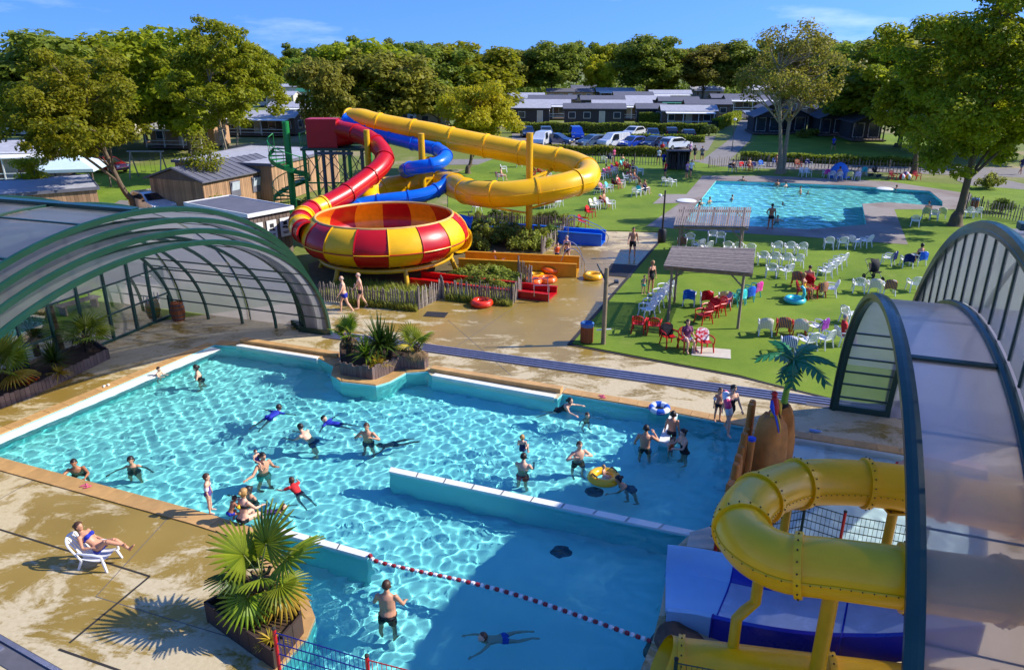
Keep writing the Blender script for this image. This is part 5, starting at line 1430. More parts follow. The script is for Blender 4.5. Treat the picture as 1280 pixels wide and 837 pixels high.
def body(pose, build, hi):
    key = (pose, build, hi)
    if key in _bodies:
        return _bodies[key]
    P = POSES[pose]
    woman, child, stout = build == 'woman', build == 'child', build == 'stout'
    k = 0.97 if woman else 1.0
    sw = .165 if woman else .19
    fw = lambda v: Vector((v[0], -v[1], v[2]))
    Lm = Matrix.Rotation(R(P['lean']), 3, 'X')          # lean: positive bends towards -Y (forwards)
    pel = Vector((0, 0, 0))
    sp = lambda z, x=0.0, y=0.0: pel + Lm @ Vector((x, y, z))
    neck = sp(.53); headc = sp(.53) + (Matrix.Rotation(R(P['lean'] * .35 + P.get('look', 0) * .5), 3, 'X') @ Vector((0, -.015, .165)))
    hs = 1.3 if child else 1.0
    mb = MB()
    rings = [(-.12, .07, .07), (-.10, .135, .10), (-.03, .168 if woman else .158, .118), (.05, .165 if woman else .155, .112), (.15, .118 if woman else .14, .09), (.24, .13 if woman else .15, .098), (.34, .15 if woman else .17, .112), (.42, .158 if woman else .178, .108), (.48, .13 if woman else .15, .085), (.53, .07, .062), (.60, .052, .055)]
    fat = 1.22 if stout else (1.05 if child else 1.0)
    rr = []
    for z, rx, ry in rings:
        f = 1 + (fat - 1) * math.exp(-((z - .12) / .2) ** 2)
        yo = -.05 * (fat - 1) / .22 * math.exp(-((z - .12) / .15) ** 2) if stout else 0
        rr.append([sp(z, rx * f * math.cos(2 * PI * i / 14), yo + ry * f * (1.25 if stout and z > 0 and z < .3 else 1) * math.sin(2 * PI * i / 14)) for i in range(14)])
    mb.loft(rr, True, True, True)
    if woman:
        for s in (-1, 1):
            c = sp(.345, s * .075, -.095); mb.ball(c, (.062, .06, .06), 10, 6)
    for s in (-1, 1):
        c = sp(-.05, s * .075, .06); mb.ball(c, (.085, .085, .09), 10, 6)      # seat
    mb.ball(headc + Vector((0, .0, .02)) * hs, (.078 * hs, .095 * hs, .10 * hs), 14, 9)
    Hm = Matrix.Rotation(R(P['lean'] * .35 + P.get('look', 0)), 3, 'X')
    hp = lambda x, y, z: headc + Hm @ (Vector((x, y, z)) * hs)
    mb.ball(hp(0, -.022, -.055), (.055 * hs, .062 * hs, .068 * hs), 12, 8)
    mb.tube([hp(0, -.085, .02), hp(0, -.108, -.02), hp(0, -.088, -.035)], [.012 * hs, .017 * hs, .012 * hs], 6)
    mb.ball(hp(0, -.078, -.062), (.026 * hs, .018 * hs, .012 * hs), 8, 5)       # lips
    for s in (-1, 1):
        mb.ball(hp(s * .08, .008, -.01), (.014 * hs, .024 * hs, .034 * hs), 8, 6)
        mb.ball(hp(s * .032, -.083, .028), (.024 * hs, .014 * hs, .009 * hs), 8, 5)   # brow
    bones = [('spine', sp(-.1), sp(.53)), ('head', hp(0, 0, -.08), hp(0, 0, .09))]
    finger_roots = []
    for s, ua, fa, th, sh in ((1, P['ua'][0], P['fa'][0], P['th'][0], P['sh'][0]), (-1, P['ua'][1], P['fa'][1], P['th'][1], P['sh'][1])):
        m3 = lambda v: N_((v[0] * s, -v[1], v[2]))
        S = sp(.455, s * sw); E = S + m3(ua) * .285 * k; W = E + m3(fa) * .25 * k
        ar = .92 if woman else 1.0
        mb.ball(S, (.06 * ar,) * 3, 10, 7)
        mb.tube([S, S.lerp(E, .35), E], [.052 * ar, .05 * ar, .038 * ar], 10); mb.tube([E, E.lerp(W, .3), W], [.039 * ar, .041 * ar, .026 * ar], 10)
        hd = m3(fa); side = hd.cross(Vector((0, 0, 1)))
        side = side.normalized() if side.length > .1 else Vector((1, 0, 0))
        pal = W + hd * .05
        nrm = hd.cross(side)
        rg = []
        for f, wd, tk in ((0, .024, .018), (.4, .038, .016), (.9, .042, .014), (1.05, .036, .012)):
            rg.append([W + hd * (.01 + .085 * f) + side * wd * math.cos(2 * PI * i / 8) + nrm * tk * math.sin(2 * PI * i / 8) for i in range(8)])
        mb.loft(rg, True, True, True)
        finger_roots.append((W + hd * .088, hd, side, nrm, s))
        hip = sp(-.03, s * .088) if abs(P['lean']) < 30 else pel + Vector((s * .088, 0, -.02))
        K = hip + m3(th) * .42; A = K + m3(sh) * .40
        lr = 1.04 if woman else 1.0
        mb.tube([hip, hip.lerp(K, .3), K], [.092 * lr, .084 * lr, .055], 12); mb.tube([K, K.lerp(A, .3), A], [.055, .058, .036], 12)
        sd = m3(sh); ff = Vector((0, -1, 0)) - sd * sd.dot(Vector((0, -1, 0)))
        if ff.length < .3 or P.get('float'): ff = sd * .8 + Vector((0, 0, -.4)) if P.get('float') else m3((.1, .5, .85))
        ff = (ff.normalized() + Vector((s * .12, 0, 0))).normalized()
        heel = A - ff * .04 + sd * .045
        fs = sd.cross(ff).normalized(); fu = ff.cross(fs) * (1 if ff.cross(fs).dot(sd) < 0 else -1)
        rg = []
        for f, wd, hh in ((0, .028, .035), (.2, .034, .042), (.55, .042, .034), (.85, .045, .02), (1.0, .034, .012)):
            c = heel + ff * .235 * f + fu * (hh - .03)
            rg.append([c + fs * wd * math.cos(2 * PI * i / 8) + fu * hh * math.sin(2 * PI * i / 8) for i in range(8)])
        mb.loft(rg, True, True, True)
        bones += [('uarm', S, E), ('farm', E, W + hd * .1), ('thigh', hip, K), ('shin', K, A), ('foot', heel, heel + ff * .2)]
    me = mb.mesh('tmp', ())
    ob = bpy.data.objects.new('tmp', me); COL.objects.link(ob)
    rm = ob.modifiers.new('r', 'REMESH'); rm.mode = 'VOXEL'; rm.voxel_size = .0165 if hi else .03; rm.adaptivity = 0
    sm = ob.modifiers.new('s', 'SMOOTH'); sm.factor = .5; sm.iterations = 3
    dg = bpy.context.evaluated_depsgraph_get(); ev = ob.evaluated_get(dg); em = ev.to_mesh()
    nv = len(em.vertices); co = np.empty(nv * 3, np.float32); em.vertices.foreach_get('co', co); co = co.reshape(-1, 3)
    no = np.empty(nv * 3, np.float32); em.vertex_normals.foreach_get('vector', no); no = no.reshape(-1, 3)
    polys = np.array([tuple(p.vertices) for p in em.polygons if len(p.vertices) == 4], np.int32)
    ev.to_mesh_clear(); bpy.data.objects.remove(ob); bpy.data.meshes.remove(me)
    low = float(co[:, 2].min())
    # nearest bone of each vertex
    best = np.full(nv, 1e9); bi = np.zeros(nv, int); bt = np.zeros(nv)
    for i, (nm, a, b) in enumerate(bones):
        a = np.array(a); d = np.array(b) - a; t = np.clip(((co - a) @ d) / (d @ d), 0, 1)
        dist = np.linalg.norm(co - (a + t[:, None] * d), axis=1) / {'spine': 1.7, 'thigh': 1.0, 'head': 1.6}.get(nm, .9)
        m = dist < best; best[m] = dist[m]; bi[m] = i; bt[m] = t[m]
    kind = np.array([b[0] for b in bones])[bi]
    V = [co]; Q = [polys]; n0 = nv
    if hi:
        fmb = MB()
        for c, hd, side, nrm, s in finger_roots:
            up = nrm if nrm.z < 0 else -nrm
            for j, (off, ln) in enumerate(((-.029, .062), (-.01, .074), (.01, .07), (.028, .054))):
                b0 = c + side * off - hd * .01; b1 = b0 + hd * ln * .5 + up * .006; b2 = b1 + hd * ln * .42 + up * .022
                fmb.tube([b0, b1, b2], [.0095, .0085, .006], 6)
            tb = c - hd * .06 + side * (-.034 if s > 0 else .034) * -1
            fmb.tube([tb, tb + hd * .03 + side * (.02 if s > 0 else -.02), tb + hd * .058 + side * (.024 if s > 0 else -.024) + up * .01], [.012, .011, .007], 6)
        fq = [f for f in fmb.f if len(f) == 4]
        V.append(np.array([tuple(v) for v in fmb.v], np.float32)); Q.append(np.array(fq, np.int32) + n0)
    res = dict(low=low, body=np_mesh('person', np.concatenate(V), np.concatenate(Q), [SKIN[0]], True), co=co, no=no, polys=polys, kind=kind, t=bt, head=(np.array(headc), np.array(Hm), hs), parts={}, Lm=np.array(Lm))
    _bodies[key] = res
    return res
def garment(B, what):
    if what in B['parts']:
        return B['parts'][what]
    kind, t, co = B['kind'], B['t'], B['co']
    loc = co @ B['Lm']                       # torso coordinates
    off = .012
    if what == 'shorts': m = ((kind == 'spine') & (t < .24)) | ((kind == 'thigh') & (t < .62)); off = .018
    elif what == 'trunks': m = ((kind == 'spine') & (t < .22)) | ((kind == 'thigh') & (t < .36))
    elif what == 'briefs': m = ((kind == 'spine') & (t < .15)) | ((kind == 'thigh') & (t < .10))
    elif what == 'suit': m = ((kind == 'spine') & (t < .72)) | ((kind == 'thigh') & (t < .08))
    elif what == 'bikini': m = (kind == 'spine') & (t > .62) & (t < .76); off = .014
    elif what == 'vest': m = (kind == 'spine') & (t > .3) & (t < .93); off = .03
    elif what == 'shirt': m = ((kind == 'spine') & (t > .06)) | ((kind == 'uarm') & (t < .7)); off = .02
    elif what in ('band_a', 'band_b'): m = (kind == 'uarm') & (t > .3) & (t < .85) & ((co[:, 0] > 0) == (what == 'band_a')); off = .05
    else:
        hc, Hm, hs = B['head']
        q = (co - hc) @ Hm / hs
        back = q[:, 1]; z = q[:, 2]
        isb = np.isin(kind, ['head']) & (np.abs(q[:, 0]) < .12) 
        if what == 'short_hair': m = isb & ((z > .062) | ((back > .0) & (z > -.03)) | ((back > -.04) & (z > .04)))
        elif what == 'long_hair': m = isb & ((z > .06) | ((back > -.005) & (z > -.14)) | ((back > -.045) & (z > .02)))
        elif what == 'bald_fringe': m = isb & (back > .01) & (z > -.03) & (z < .05)
        else: m = isb & (z > .05)
        off = .016 if what == 'short_hair' else .026
    pm = m[B['polys']].sum(1) >= 3
    if not pm.any():
        B['parts'][what] = None; return None
    q = B['polys'][pm]; used = np.unique(q); rm = np.full(len(co), -1); rm[used] = np.arange(len(used))
    v = co[used] + B['no'][used] * off
    if what == 'long_hair':
        pass
    me = np_mesh(what, v, rm[q], [SKIN[0]], True)
    B['parts'][what] = me
    return me
GARMENT_NAME = {'shorts': 'swim_shorts', 'trunks': 'swim_trunks', 'briefs': 'swim_briefs', 'suit': 'swimsuit', 'bikini': 'bikini_top', 'vest': 'life_vest', 'shirt': 'shirt', 'band_a': 'arm_band', 'band_b': 'arm_band'}
def dress(o, m):
    o.material_slots[0].link = 'OBJECT'; o.material_slots[0].material = m
NPEOPLE = 0
def person(label, pose, loc, face=0.0, h=1.75, build='man', skin=1, hair=('short_hair', 'dark'), wear=(), group=None, hi=True, pz=None):
    """face: degrees, 0 looks at the camera side, 90 looks towards +x"""
    global NPEOPLE
    NPEOPLE += 1
    B = body(pose, build, hi)
    o = link('person', B['body'])
    s = h / 1.75
    z0 = loc[2] if len(loc) > 2 else 0.0
    o.location = (loc[0], loc[1], (z0 - B['low'] * s) if not POSES[pose].get('float') and pz is None else (pz if pz is not None else z0))
    o.rotation_euler = (0, 0, R(face)); o.scale = (s, s, s)
    dress(o, SKIN[skin])
    tag(o, label, 'person', group)
    if hair:
        me = garment(B, hair[0])
        if me:
            c = link('hair', me, o); dress(c, HAIR[hair[1]])
            if hair[0] == 'long_hair' and hi:
                hc, Hm, hs = B['head']
                bun = MB().ball(Vector(hc) + Matrix(Hm.tolist()) @ Vector((0, .115, .03)), (.045, .05, .05), 10, 7).build('hair_bun', SKIN[0], o); dress(bun, HAIR[hair[1]])
    for what, colr in [w for it in wear for w in ((('band_a', it[1]), ('band_b', it[1])) if it[0] == 'band_pair' else (it,))]:
        me = garment(B, what)
        if me:
            c = link(GARMENT_NAME[what], me, o); dress(c, cloth(colr))
    return o
FL = -1.25
IN = 'people in the main pool'
person('small child holding the left pool edge in blue trunks', 'hold', (*(-13.19,25.16), -.78), 80, 1.05, 'child', 0, ('short_hair', 'dark'), [('trunks', 'blue')], IN)
person('woman in a dark swimsuit wading near the left pool edge', 'wade', (*(-11.58,25.02), FL), -70, 1.68, 'woman', 0, ('long_hair', 'dark'), [('suit', 'black')], IN)
person('swimmer in blue floating face down with arms spread', 'face_down', (*(-8,21.77), -.12), 160, 1.45, 'child', 0, ('short_hair', 'dark'), [('shirt', 'royal'), ('shorts', 'royal')], IN)
person('man in blue shorts bending with his back turned beside the floating boy', 'push', (*(-6.2,20.3), FL), -110, 1.78, 'man', 0, ('short_hair', 'dark'), [('shorts', 'navy')], IN)
person('boy in blue floating on his back in the pool centre', 'float', (*(-5.68,21.31), -.13), 75, 1.35, 'child', 0, ('short_hair', 'dark'), [('shirt', 'royal'), ('shorts', 'royal')], IN)
person('man in navy shorts standing waist deep in the pool centre', 'chest', (*(-4.48,20.3), FL), -10, 1.75, 'man', 1, ('short_hair', 'brown'), [('shorts', 'navy')], IN)
person('swimmer diving below the surface in the pool centre', 'prone', (*(-3.72,20.35), -.55), -60, 1.4, 'child', 2, ('short_hair', 'dark'), [('trunks', 'black')], IN)
person('man leaning his arms on the near pool edge', 'lean_edge', (*(-12.52,18.49), -1.35), 20, 1.75, 'man', 2, ('short_hair', 'dark'), [('shorts', 'black')], IN)
person('woman in a dark green swimsuit with arms spread in the water', 'arms_out', (*(-11.01,18.67), FL - .12), 10, 1.65, 'woman', 1, ('long_hair', 'dark'), [('suit', 'black')], IN)
person('man in turquoise shorts reaching one arm out', 'reach', (*(-7.13,18.36), FL), 55, 1.82, 'man', 1, ('short_hair', 'dark'), [('shorts', 'turquoise')], IN)
person('baby in purple carried on the arm of the man in turquoise shorts', 'sit', (*(-7.23,18.3), .1), 60, .75, 'child', 0, ('short_hair', 'brown'), [('suit', 'purple')], IN)
person('little girl in purple with white arm bands standing on the near coping', 'stand', (*(-7.77,16.19), .03), 100, 1.12, 'child', 0, ('long_hair', 'brown'), [('suit', 'purple'), ('band_pair', 'white')], 'people on the pool deck')
person('woman in a black bikini sitting on the near pool edge', 'sit_edge', (*(-6.78,15.77), .0), 150, 1.68, 'woman', 0, ('long_hair', 'blond'), [('bikini', 'black'), ('briefs', 'black')], 'people on the pool deck', pz=.16)
person('dark haired woman in the water reaching behind the seated woman', 'reach', (*(-7.02,17.05), FL - .1), -30, 1.65, 'woman', 1, ('long_hair', 'dark'), [('suit', 'black')], IN)
person('toddler with yellow arm bands crouching on the near coping', 'squat', (*(-7.05,15.67), .02), 140, .95, 'child', 2, ('short_hair', 'brown'), [('trunks', 'royal'), ('band_pair', 'yellow')], 'people on the pool deck')
person('child in a purple suit swimming past the seated woman', 'prone', (*(-6.33,16.37), -.14), 100, 1.15, 'child', 0, ('long_hair', 'brown'), [('suit', 'purple')], IN)
person('girl in a red top swimming alone', 'swim', (*(-5.81,17.28), -.16), -130, 1.2, 'child', 0, ('short_hair', 'brown'), [('shirt', 'red')], IN)
person('broad man with bare back and black shorts nearest the camera', 'wade', (*(-2.65,12.54), -1.05), 175, 1.8, 'stout', 1, ('short_hair', 'brown'), [('shorts', 'black')], IN)
person('boy in blue trunks swimming in the near basin', 'prone', (*(-0.2,11.96), -.2), -75, 1.3, 'child', 0, ('short_hair', 'brown'), [('trunks', 'blue')], IN)
person('man carrying a girl on his shoulders in the pool', 'hold', (*(0.3,18.45), FL - .1), 160, 1.78, 'man', 0, ('short_hair', 'dark'), [('shorts', 'red')], IN)
person('girl riding on the shoulders of the man in red shorts', 'sit', (*(0.3,18.5), .34), 160, .95, 'child', 0, ('long_hair', 'blond'), [('suit', 'navy')], IN)
person('woman swimming beside the far pool edge in black', 'swim', (*(1.56,22.3), -.12), 70, 1.6, 'woman', 0, ('long_hair', 'dark'), [('suit', 'black')], IN)
person('boy splashing near the far pool edge', 'arms_out', (*(2.45,21.77), -1.05), 30, 1.15, 'child', 0, ('short_hair', 'brown'), [('trunks', 'black')], IN)
person('man with hands on his shoulders wading in the pool', 'chest', (*(1.96,19.08), FL), 20, 1.78, 'man', 0, ('short_hair', 'brown'), [('shorts', 'black')], IN)
person('bearded man in black shorts standing near the low white wall', 'drink', (*(4.05,19.79), FL + .1), 165, 1.82, 'man', 1, ('short_hair', 'dark'), [('shorts', 'black')], IN)
person('woman in a dark swimsuit pushing the yellow baby float', 'push', (*(3.31,17.68), FL), -75, 1.66, 'woman', 1, ('long_hair', 'dark'), [('suit', 'navy')], IN)
person('baby sitting in the yellow float', 'sit', (*(2.58,17.89), -.12), 70, .72, 'child', 0, ('short_hair', 'blond'), [('trunks', 'white')], IN)
person('boy in black trunks standing by the low white wall', 'stand', (*(4.95,20.3), -.55), 160, 1.4, 'child', 1, ('short_hair', 'dark'), [('trunks', 'black')], IN)
person('slim woman in black standing in the water by the low white wall', 'hold', (*(5.18,19.5), -.95), -70, 1.66, 'woman', 0, ('long_hair', 'dark'), [('suit', 'black')], IN)
person('toddler in an orange vest held by the slim woman', 'stand', (*(4.79,19.6), -.55), 40, .9, 'child', 0, ('short_hair', 'brown'), [('vest', 'orange'), ('trunks', 'purple')], IN)
person('woman in a black swimsuit stepping along the far pool edge', 'walk', (*(6.72,20.42), .03), 20, 1.7, 'woman', 0, ('long_hair', 'dark'), [('suit', 'black')], 'people on the pool deck')
person('small child in black trunks beside the woman stepping along the edge', 'stand', (*(6.64,21.34), .03), 10, 1.15, 'child', 1, ('short_hair', 'brown'), [('trunks', 'black'), ('band_pair', 'white')], 'people on the pool deck')
person('child in red trunks bending in the paddling pool', 'push', (*(11.01,18.27), -.45), 60, 1.2, 'child', 0, ('short_hair', 'brown'), [('trunks', 'red')], 'people in the paddling pool')
person('woman sunbathing with raised knee in the white chair', 'recline', (*(-9.56,14.22), 0), 82, 1.64, 'woman', 1, ('long_hair', 'brown'), [('bikini', 'royal'), ('briefs', 'royal')], 'people on the pool deck', pz=.45)
DK = 'people walking on the deck'
person('stout man in blue shorts walking past the bowl slide', 'walk', (-7.68,32.15), -75, 1.78, 'stout', 0, ('bald_fringe', 'grey'), [('trunks', 'royal')], DK)
person('man in black trunks walking behind the man in blue shorts', 'walk2', (-7.05,32.73), -70, 1.76, 'man', 0, ('bald_fringe', 'grey'), [('trunks', 'black')], DK)
person('man in black shorts walking up from the lawn corner', 'walk2', (7.07,42.19), -5, 1.82, 'man', 1, ('short_hair', 'dark'), [('shorts', 'black')], DK)
person('woman in a black swimsuit standing beside a toddler on the lawn', 'stand', (6.93,35.24), 30, 1.68, 'woman', 1, ('long_hair', 'blond'), [('suit', 'black')], DK)
person('toddler with green arm bands on the lawn', 'stand', (6.55,35.11), 20, .95, 'child', 0, ('short_hair', 'blond'), [('trunks', 'turquoise'), ('band_pair', 'green')], DK)
person('person in a dark bikini standing in the yellow trough', 'stand', (3.11,40.75), -30, 1.68, 'woman', 0, ('short_hair', 'grey'), [('bikini', 'black'), ('briefs', 'black')], DK)
person('child in an orange vest standing in the yellow trough', 'stand', (2.55,40.58), 20, 1.3, 'child', 0, ('short_hair', 'brown'), [('vest', 'orange'), ('trunks', 'navy')], DK)
person('slider lying in the yellow trough', 'recline', (-0.63,40.41), 80, 1.6, 'man', 0, ('short_hair', 'brown'), [('shorts', 'white')], DK, pz=.3)
person('person standing on the edge of the rear pool in dark trunks', 'hip', (17.66,49.76), 180, 1.8, 'man', 2, ('short_hair', 'dark'), [('trunks', 'black')], 'people at the rear pool')
RPL = 'people in the rear pool'
RP_LAB = ['bather close to the left end of the rear pool', 'second bather at the left end of the rear pool', 'third bather at the left end of the rear pool', 'bather alone left of the middle of the rear pool', 'bather at the far left edge of the rear pool', 'bather left of the pair at the far edge of the rear pool', 'bather in the pair at the far edge of the rear pool', 'man standing in the middle of the rear pool', 'child swimming in the middle of the rear pool', 'child beside the man in the middle of the rear pool', 'bather sitting low behind the person on the rear pool edge', 'swimmer beside the white mat in the rear pool']
for i, ((x, y), dep) in enumerate((((15.35,59.76), -1.35), ((16.18,60.47), -1.3), ((14.83,58.39), -1.35), ((18.43,61.93), -1.4), ((21.99,70.87), -1.2), ((24.87,69.45), -1.3), ((25.37,68.53), -1.35), ((25.28,64.67), -1.15), ((22.05,59.76), -1.45), ((25.91,64.67), -1.4), ((19.21,52.87), -1.3), ((34.57,66.76), -1.35))):
    person(RP_LAB[i], 'wade' if i % 2 else 'arms_out', (x, y, dep + (0 if i not in (8, 9) else .2)), 37 * i, 1.7 if i not in (8, 9) else 1.35, 'man' if i % 3 else 'woman', i % 3, ('short_hair', ('dark', 'brown')[i % 2]), [('trunks' if i % 3 else 'suit', ('black', 'navy', 'blue')[i % 3])], RPL, False)

# ------------------------------------------------------------------ chairs and loose things
PLASTIC = {'white': mat('white_plastic', rgb(232, 232, 230), 0.4, var=0.05, grime=0.12), 'red': mat('red_plastic', rgb(196, 30, 26), 0.4, var=0.08, grime=0.1), 'teal': mat('teal_plastic', rgb(70, 180, 168), 0.4, var=0.08)}
def curve_sheet(rows, t=.02):
    """thin bent shell from rows of points"""
    mb = MB(); n = len(rows[0])
    top = [mb.add(r) for r in rows]
    bot = [mb.add([(p[0], p[1] + t * .5, p[2] - t) for p in r]) for r in rows]
    for a in range(len(rows) - 1):
        for i in range(n - 1):
            mb.face((top[a] + i, top[a] + i + 1, top[a + 1] + i + 1, top[a + 1] + i), True)
            mb.face((bot[a] + i, bot[a + 1] + i, bot[a + 1] + i + 1, bot[a] + i + 1), True)
    for i in range(n - 1):
        mb.face((top[0] + i, bot[0] + i, bot[0] + i + 1, top[0] + i + 1)); mb.face((top[-1] + i, top[-1] + i + 1, bot[-1] + i + 1, bot[-1] + i))
    for a in range(len(rows) - 1):
        mb.face((top[a], top[a + 1], bot[a + 1], bot[a])); mb.face((top[a] + n - 1, bot[a] + n - 1, bot[a + 1] + n - 1, top[a + 1] + n - 1))
    return mb
def chair_parts(low=False):
    P = {}
    sh = .40 if not low else .26
    rows = []
    for j in range(6):
        y = -.25 + .48 * j / 5
        rows.append([(x, y, sh + .03 * (x / .23) ** 2 - .025 * math.sin(PI * j / 5) + (.02 if j == 0 else 0)) for x in (-.24, -.12, 0, .12, .24)])
    P['seat'] = curve_sheet(rows)
    mb = MB()
    rec = .20 if not low else .42
    bh = .44 if not low else .52
    arc = []
    for k in range(13):                       # arched top rail
        a = PI * k / 12; x = -.25 * math.cos(a); z = bh * (.45 + .55 * math.sin(a) ** .7)
        arc.append((x, .22 + rec * z / bh * .8, sh + z))
    arc = [(-.25, .22, sh)] + arc + [(.25, .22, sh)]
    mb.tube(arc, .024, 6)
    for x in (-.15, -.075, 0, .075, .15):
        top = bh * (.45 + .55 * math.sqrt(max(0, 1 - (x / .25) ** 2)) ** .7)
        mb.bar((x * .8, .22, sh), (x, .22 + rec * top / bh * .8, sh + top - .01), .046, .014, (0, -1, .3))
    mb.bar((-.2, .22 + rec * .25, sh + .14), (.2, .22 + rec * .25, sh + .14), .014, .04)
    P['backrest'] = mb
    for s in (-1, 1):
        mb = MB()
        mb.tube([(s * .27, -.27, sh - .02), (s * .285, -.26, sh + .19), (s * .285, -.1, sh + .215), (s * .275, .1, sh + .2), (s * .25, .27, sh + .2)], [.024, .026, .034, .032, .022], 7)
        P['armrest%d' % s] = mb
        for y, yy, nm in ((-.24, -.31, 'f'), (.22, .31, 'b')):
            mb = MB(); mb.tube([(s * .235, y, sh), (s * .27, yy, 0)], [.036, .026], 6); P['leg%d%s' % (s, nm)] = mb
    return P
CHAIR_MESH = {}
def chair_mesh(col):
    if col not in CHAIR_MESH:
        m = PLASTIC[col]; parts = chair_parts()
        allm = MB()
        for p in parts.values():
            b = allm.add(p.v)
            for f, s in zip(p.f, p.sm): allm.face([b + i for i in f], s)
        CHAIR_MESH[col] = ({k: p.mesh('chair_part', [m]) for k, p in parts.items()}, allm.mesh('garden_chair', [m]))
    return CHAIR_MESH[col]
TOWELS = {}
def towel_mat(col):
    cc = {'navy': ((24, 34, 84), (40, 52, 110)), 'blue': ((40, 90, 190), (70, 130, 220)), 'red': ((190, 26, 30), (220, 60, 60)), 'lime': ((190, 200, 90), (240, 236, 170)), 'pink': ((220, 60, 150), (240, 120, 180)), 'cream': ((214, 200, 170), (236, 226, 200)), 'black': ((22, 22, 26), (40, 40, 46)), 'stripe': ((236, 236, 240), (70, 90, 170)), 'turquoise': ((60, 190, 190), (120, 220, 214)), 'purple': ((130, 60, 150), (190, 90, 200)), 'multi': ((40, 50, 110), (214, 150, 60)), 'floral': ((230, 226, 226), (200, 40, 60))}[col]
    if col not in TOWELS:
        k = NT('towel_' + col); v = k.n('TexCoord').outputs['Object']
        if col in ('stripe', 'lime', 'multi', 'cream'):
            w = k.n('TexWave', Vector=v, Scale=4.5, Distortion=0.3); f = k.ramp(w.outputs[1], .45, .55)
        else:
            w = k.n('TexNoise', Vector=v, Scale=6.0, Detail=3.0); f = k.ramp(w.outputs[0], .45, .6)
        p = k.n('BsdfPrincipled', Base__Color=k.mixc(f, rgb(*cc[0]), rgb(*cc[1])), Roughness=0.9)
        p.inputs['Specular IOR Level'].default_value = .1
        nb = k.n('TexNoise', Vector=v, Scale=60.0, Detail=3.0); b = k.n('Bump', Height=nb.outputs[0], Strength=.4, Distance=.02); k.l(b.outputs[0], p.inputs['Normal'])
        k.surf(p.outputs[0]); TOWELS[col] = k.m
    return TOWELS[col]
def towel_shape(seed):
    r = random.Random(seed); rows = []
    prof = [(.12, .42, .9), (.24, .62, .95), (.33, .80, 1), (.385, .86, 1), (.43, .80, 1), (.42, .62, 1.02), (.40, .40, 1.04)]
    for y, z, w in prof:
        rows.append([(x * w + r.uniform(-.012, .012), y + .015 * math.sin(9 * x + seed) + r.uniform(-.008, .008) - .05 * (abs(x) / .26) ** 2 * (1 if y > .3 else .3), z - .09 * (abs(x) / .26) ** 2.4 + r.uniform(-.012, .012)) for x in (-.27, -.18, -.09, 0, .09, .18, .27)])
    return curve_sheet(rows, .012)
TOWEL_SH = [towel_shape(i) for i in range(3)]
NCH = 0
def chair(label, p, face, col='white', group=None, towel=None, detail=True, tw_label=None):
    global NCH
    NCH += 1
    parts, whole = chair_mesh(col)
    pos = (p[0], p[1], .012 + (p[2] if len(p) > 2 else 0))
    rz = R(face + random.uniform(-6, 6))
    if detail:
        t = thing('garden_chair', label, 'chair', pos, rz, group)
        for k, me in parts.items():
            link('leg' if k.startswith('leg') else 'armrest' if k.startswith('arm') else k, me, t)
    else:
        t = link('garden_chair', whole, None, pos, rz); tag(t, label, 'chair', group)
    if towel:
        o = link('towel', TOWEL_SH[NCH % 3].mesh('towel', [towel_mat(towel)]), None, (pos[0], pos[1], pos[2] + .012), rz)
        tag(o, tw_label or (towel_name(towel) + ' towel hung over the ' + short(label)), 'towel', 'towels on the garden chairs')
    return t
def towel_name(c): return {'stripe': 'blue striped', 'lime': 'lime striped', 'multi': 'dark patterned', 'cream': 'cream striped', 'floral': 'red and white'}.get(c, c)
def short(lb):
    w = lb.split(); return ' '.join(w[:11])
ORD = ['first', 'second', 'third', 'fourth', 'fifth', 'sixth', 'seventh', 'eighth', 'ninth']
def chair_row(where, items, face, group, detail=True):
    """items listed in order from the left: (position, colour, towel)"""
    n = len(items)
    for i, it in enumerate(items):
        p, col, tw = it[0], it[1], it[2]
        f = it[3] if len(it) > 3 else face
        chair('%s plastic chair, %s from left, %s' % (col, ORD[i], where), p, f, col, group, tw, detail, tw and '%s towel, %s chair from left, %s' % (towel_name(tw), ORD[i], where))
W = 'white'
chair_row('back row beside the rear pool', [((19.48,44.33), W, None), ((20.32,44.33), W, None), ((21.15,44.54), W, None, 120), ((21.93,44.74), W, None, 215)], 165, 'chairs in rows on the lawn')
chair_row('row of three before the rear pool', [((15.87,43.14), W, None), ((16.61,43.04), W, None), ((17.26,42.85), W, None)], 170, 'chairs in rows on the lawn')
chair_row('row of four on the mid lawn', [((14.25,40.75), W, None), ((14.83,40.58), W, None), ((15.42,40.32), W, None), ((16.01,40.07), W, None)], 170, 'chairs in rows on the lawn')
chair_row('pair before the row of four', [((13.89,38.12), W, None), ((14.61,37.97), W, None, 215)], 170, 'chairs in rows on the lawn')
chair_row('slanting row left of the near pergola', [((6.09,31.48), W, None), ((6.42,32.21), W, None), ((6.76,32.97), W, None), ((7.12,33.7), W, None), ((7.52,34.58), W, None)], -65, 'chairs near the pergolas')
chair_row('pair of red chairs by the wooden pole', [((5.42,29.61), 'red', None), ((6.04,29.41), 'red', None)], 165, 'chairs near the pergolas')
chair_row('front group with the seated woman', [((6.41,28.01), 'red', 'black'), ((7.03,27.57), 'red', None), ((7.7,27.4), 'red', 'floral')], 10, 'chairs near the pergolas')
chair_row('row under the near pergola', [((8.42,33.33), W, 'blue'), ((9.21,33.21), W, 'red'), ((10.04,33.09), W, 'lime'), ((10.67,33.33), 'teal', 'turquoise', 215), ((11.24,33.82), 'teal', 'blue', 215), ((11.82,34.58), 'teal', 'pink', 215)], 165, 'chairs under the near pergola')
chair_row('red cluster under the near pergola', [((8.48,30.73), 'red', None), ((8.95,31.48), 'red', 'red'), ((9.36,31.81), 'red', None), ((9.76,32.5), 'red', 'stripe')], -60, 'chairs under the near pergola')
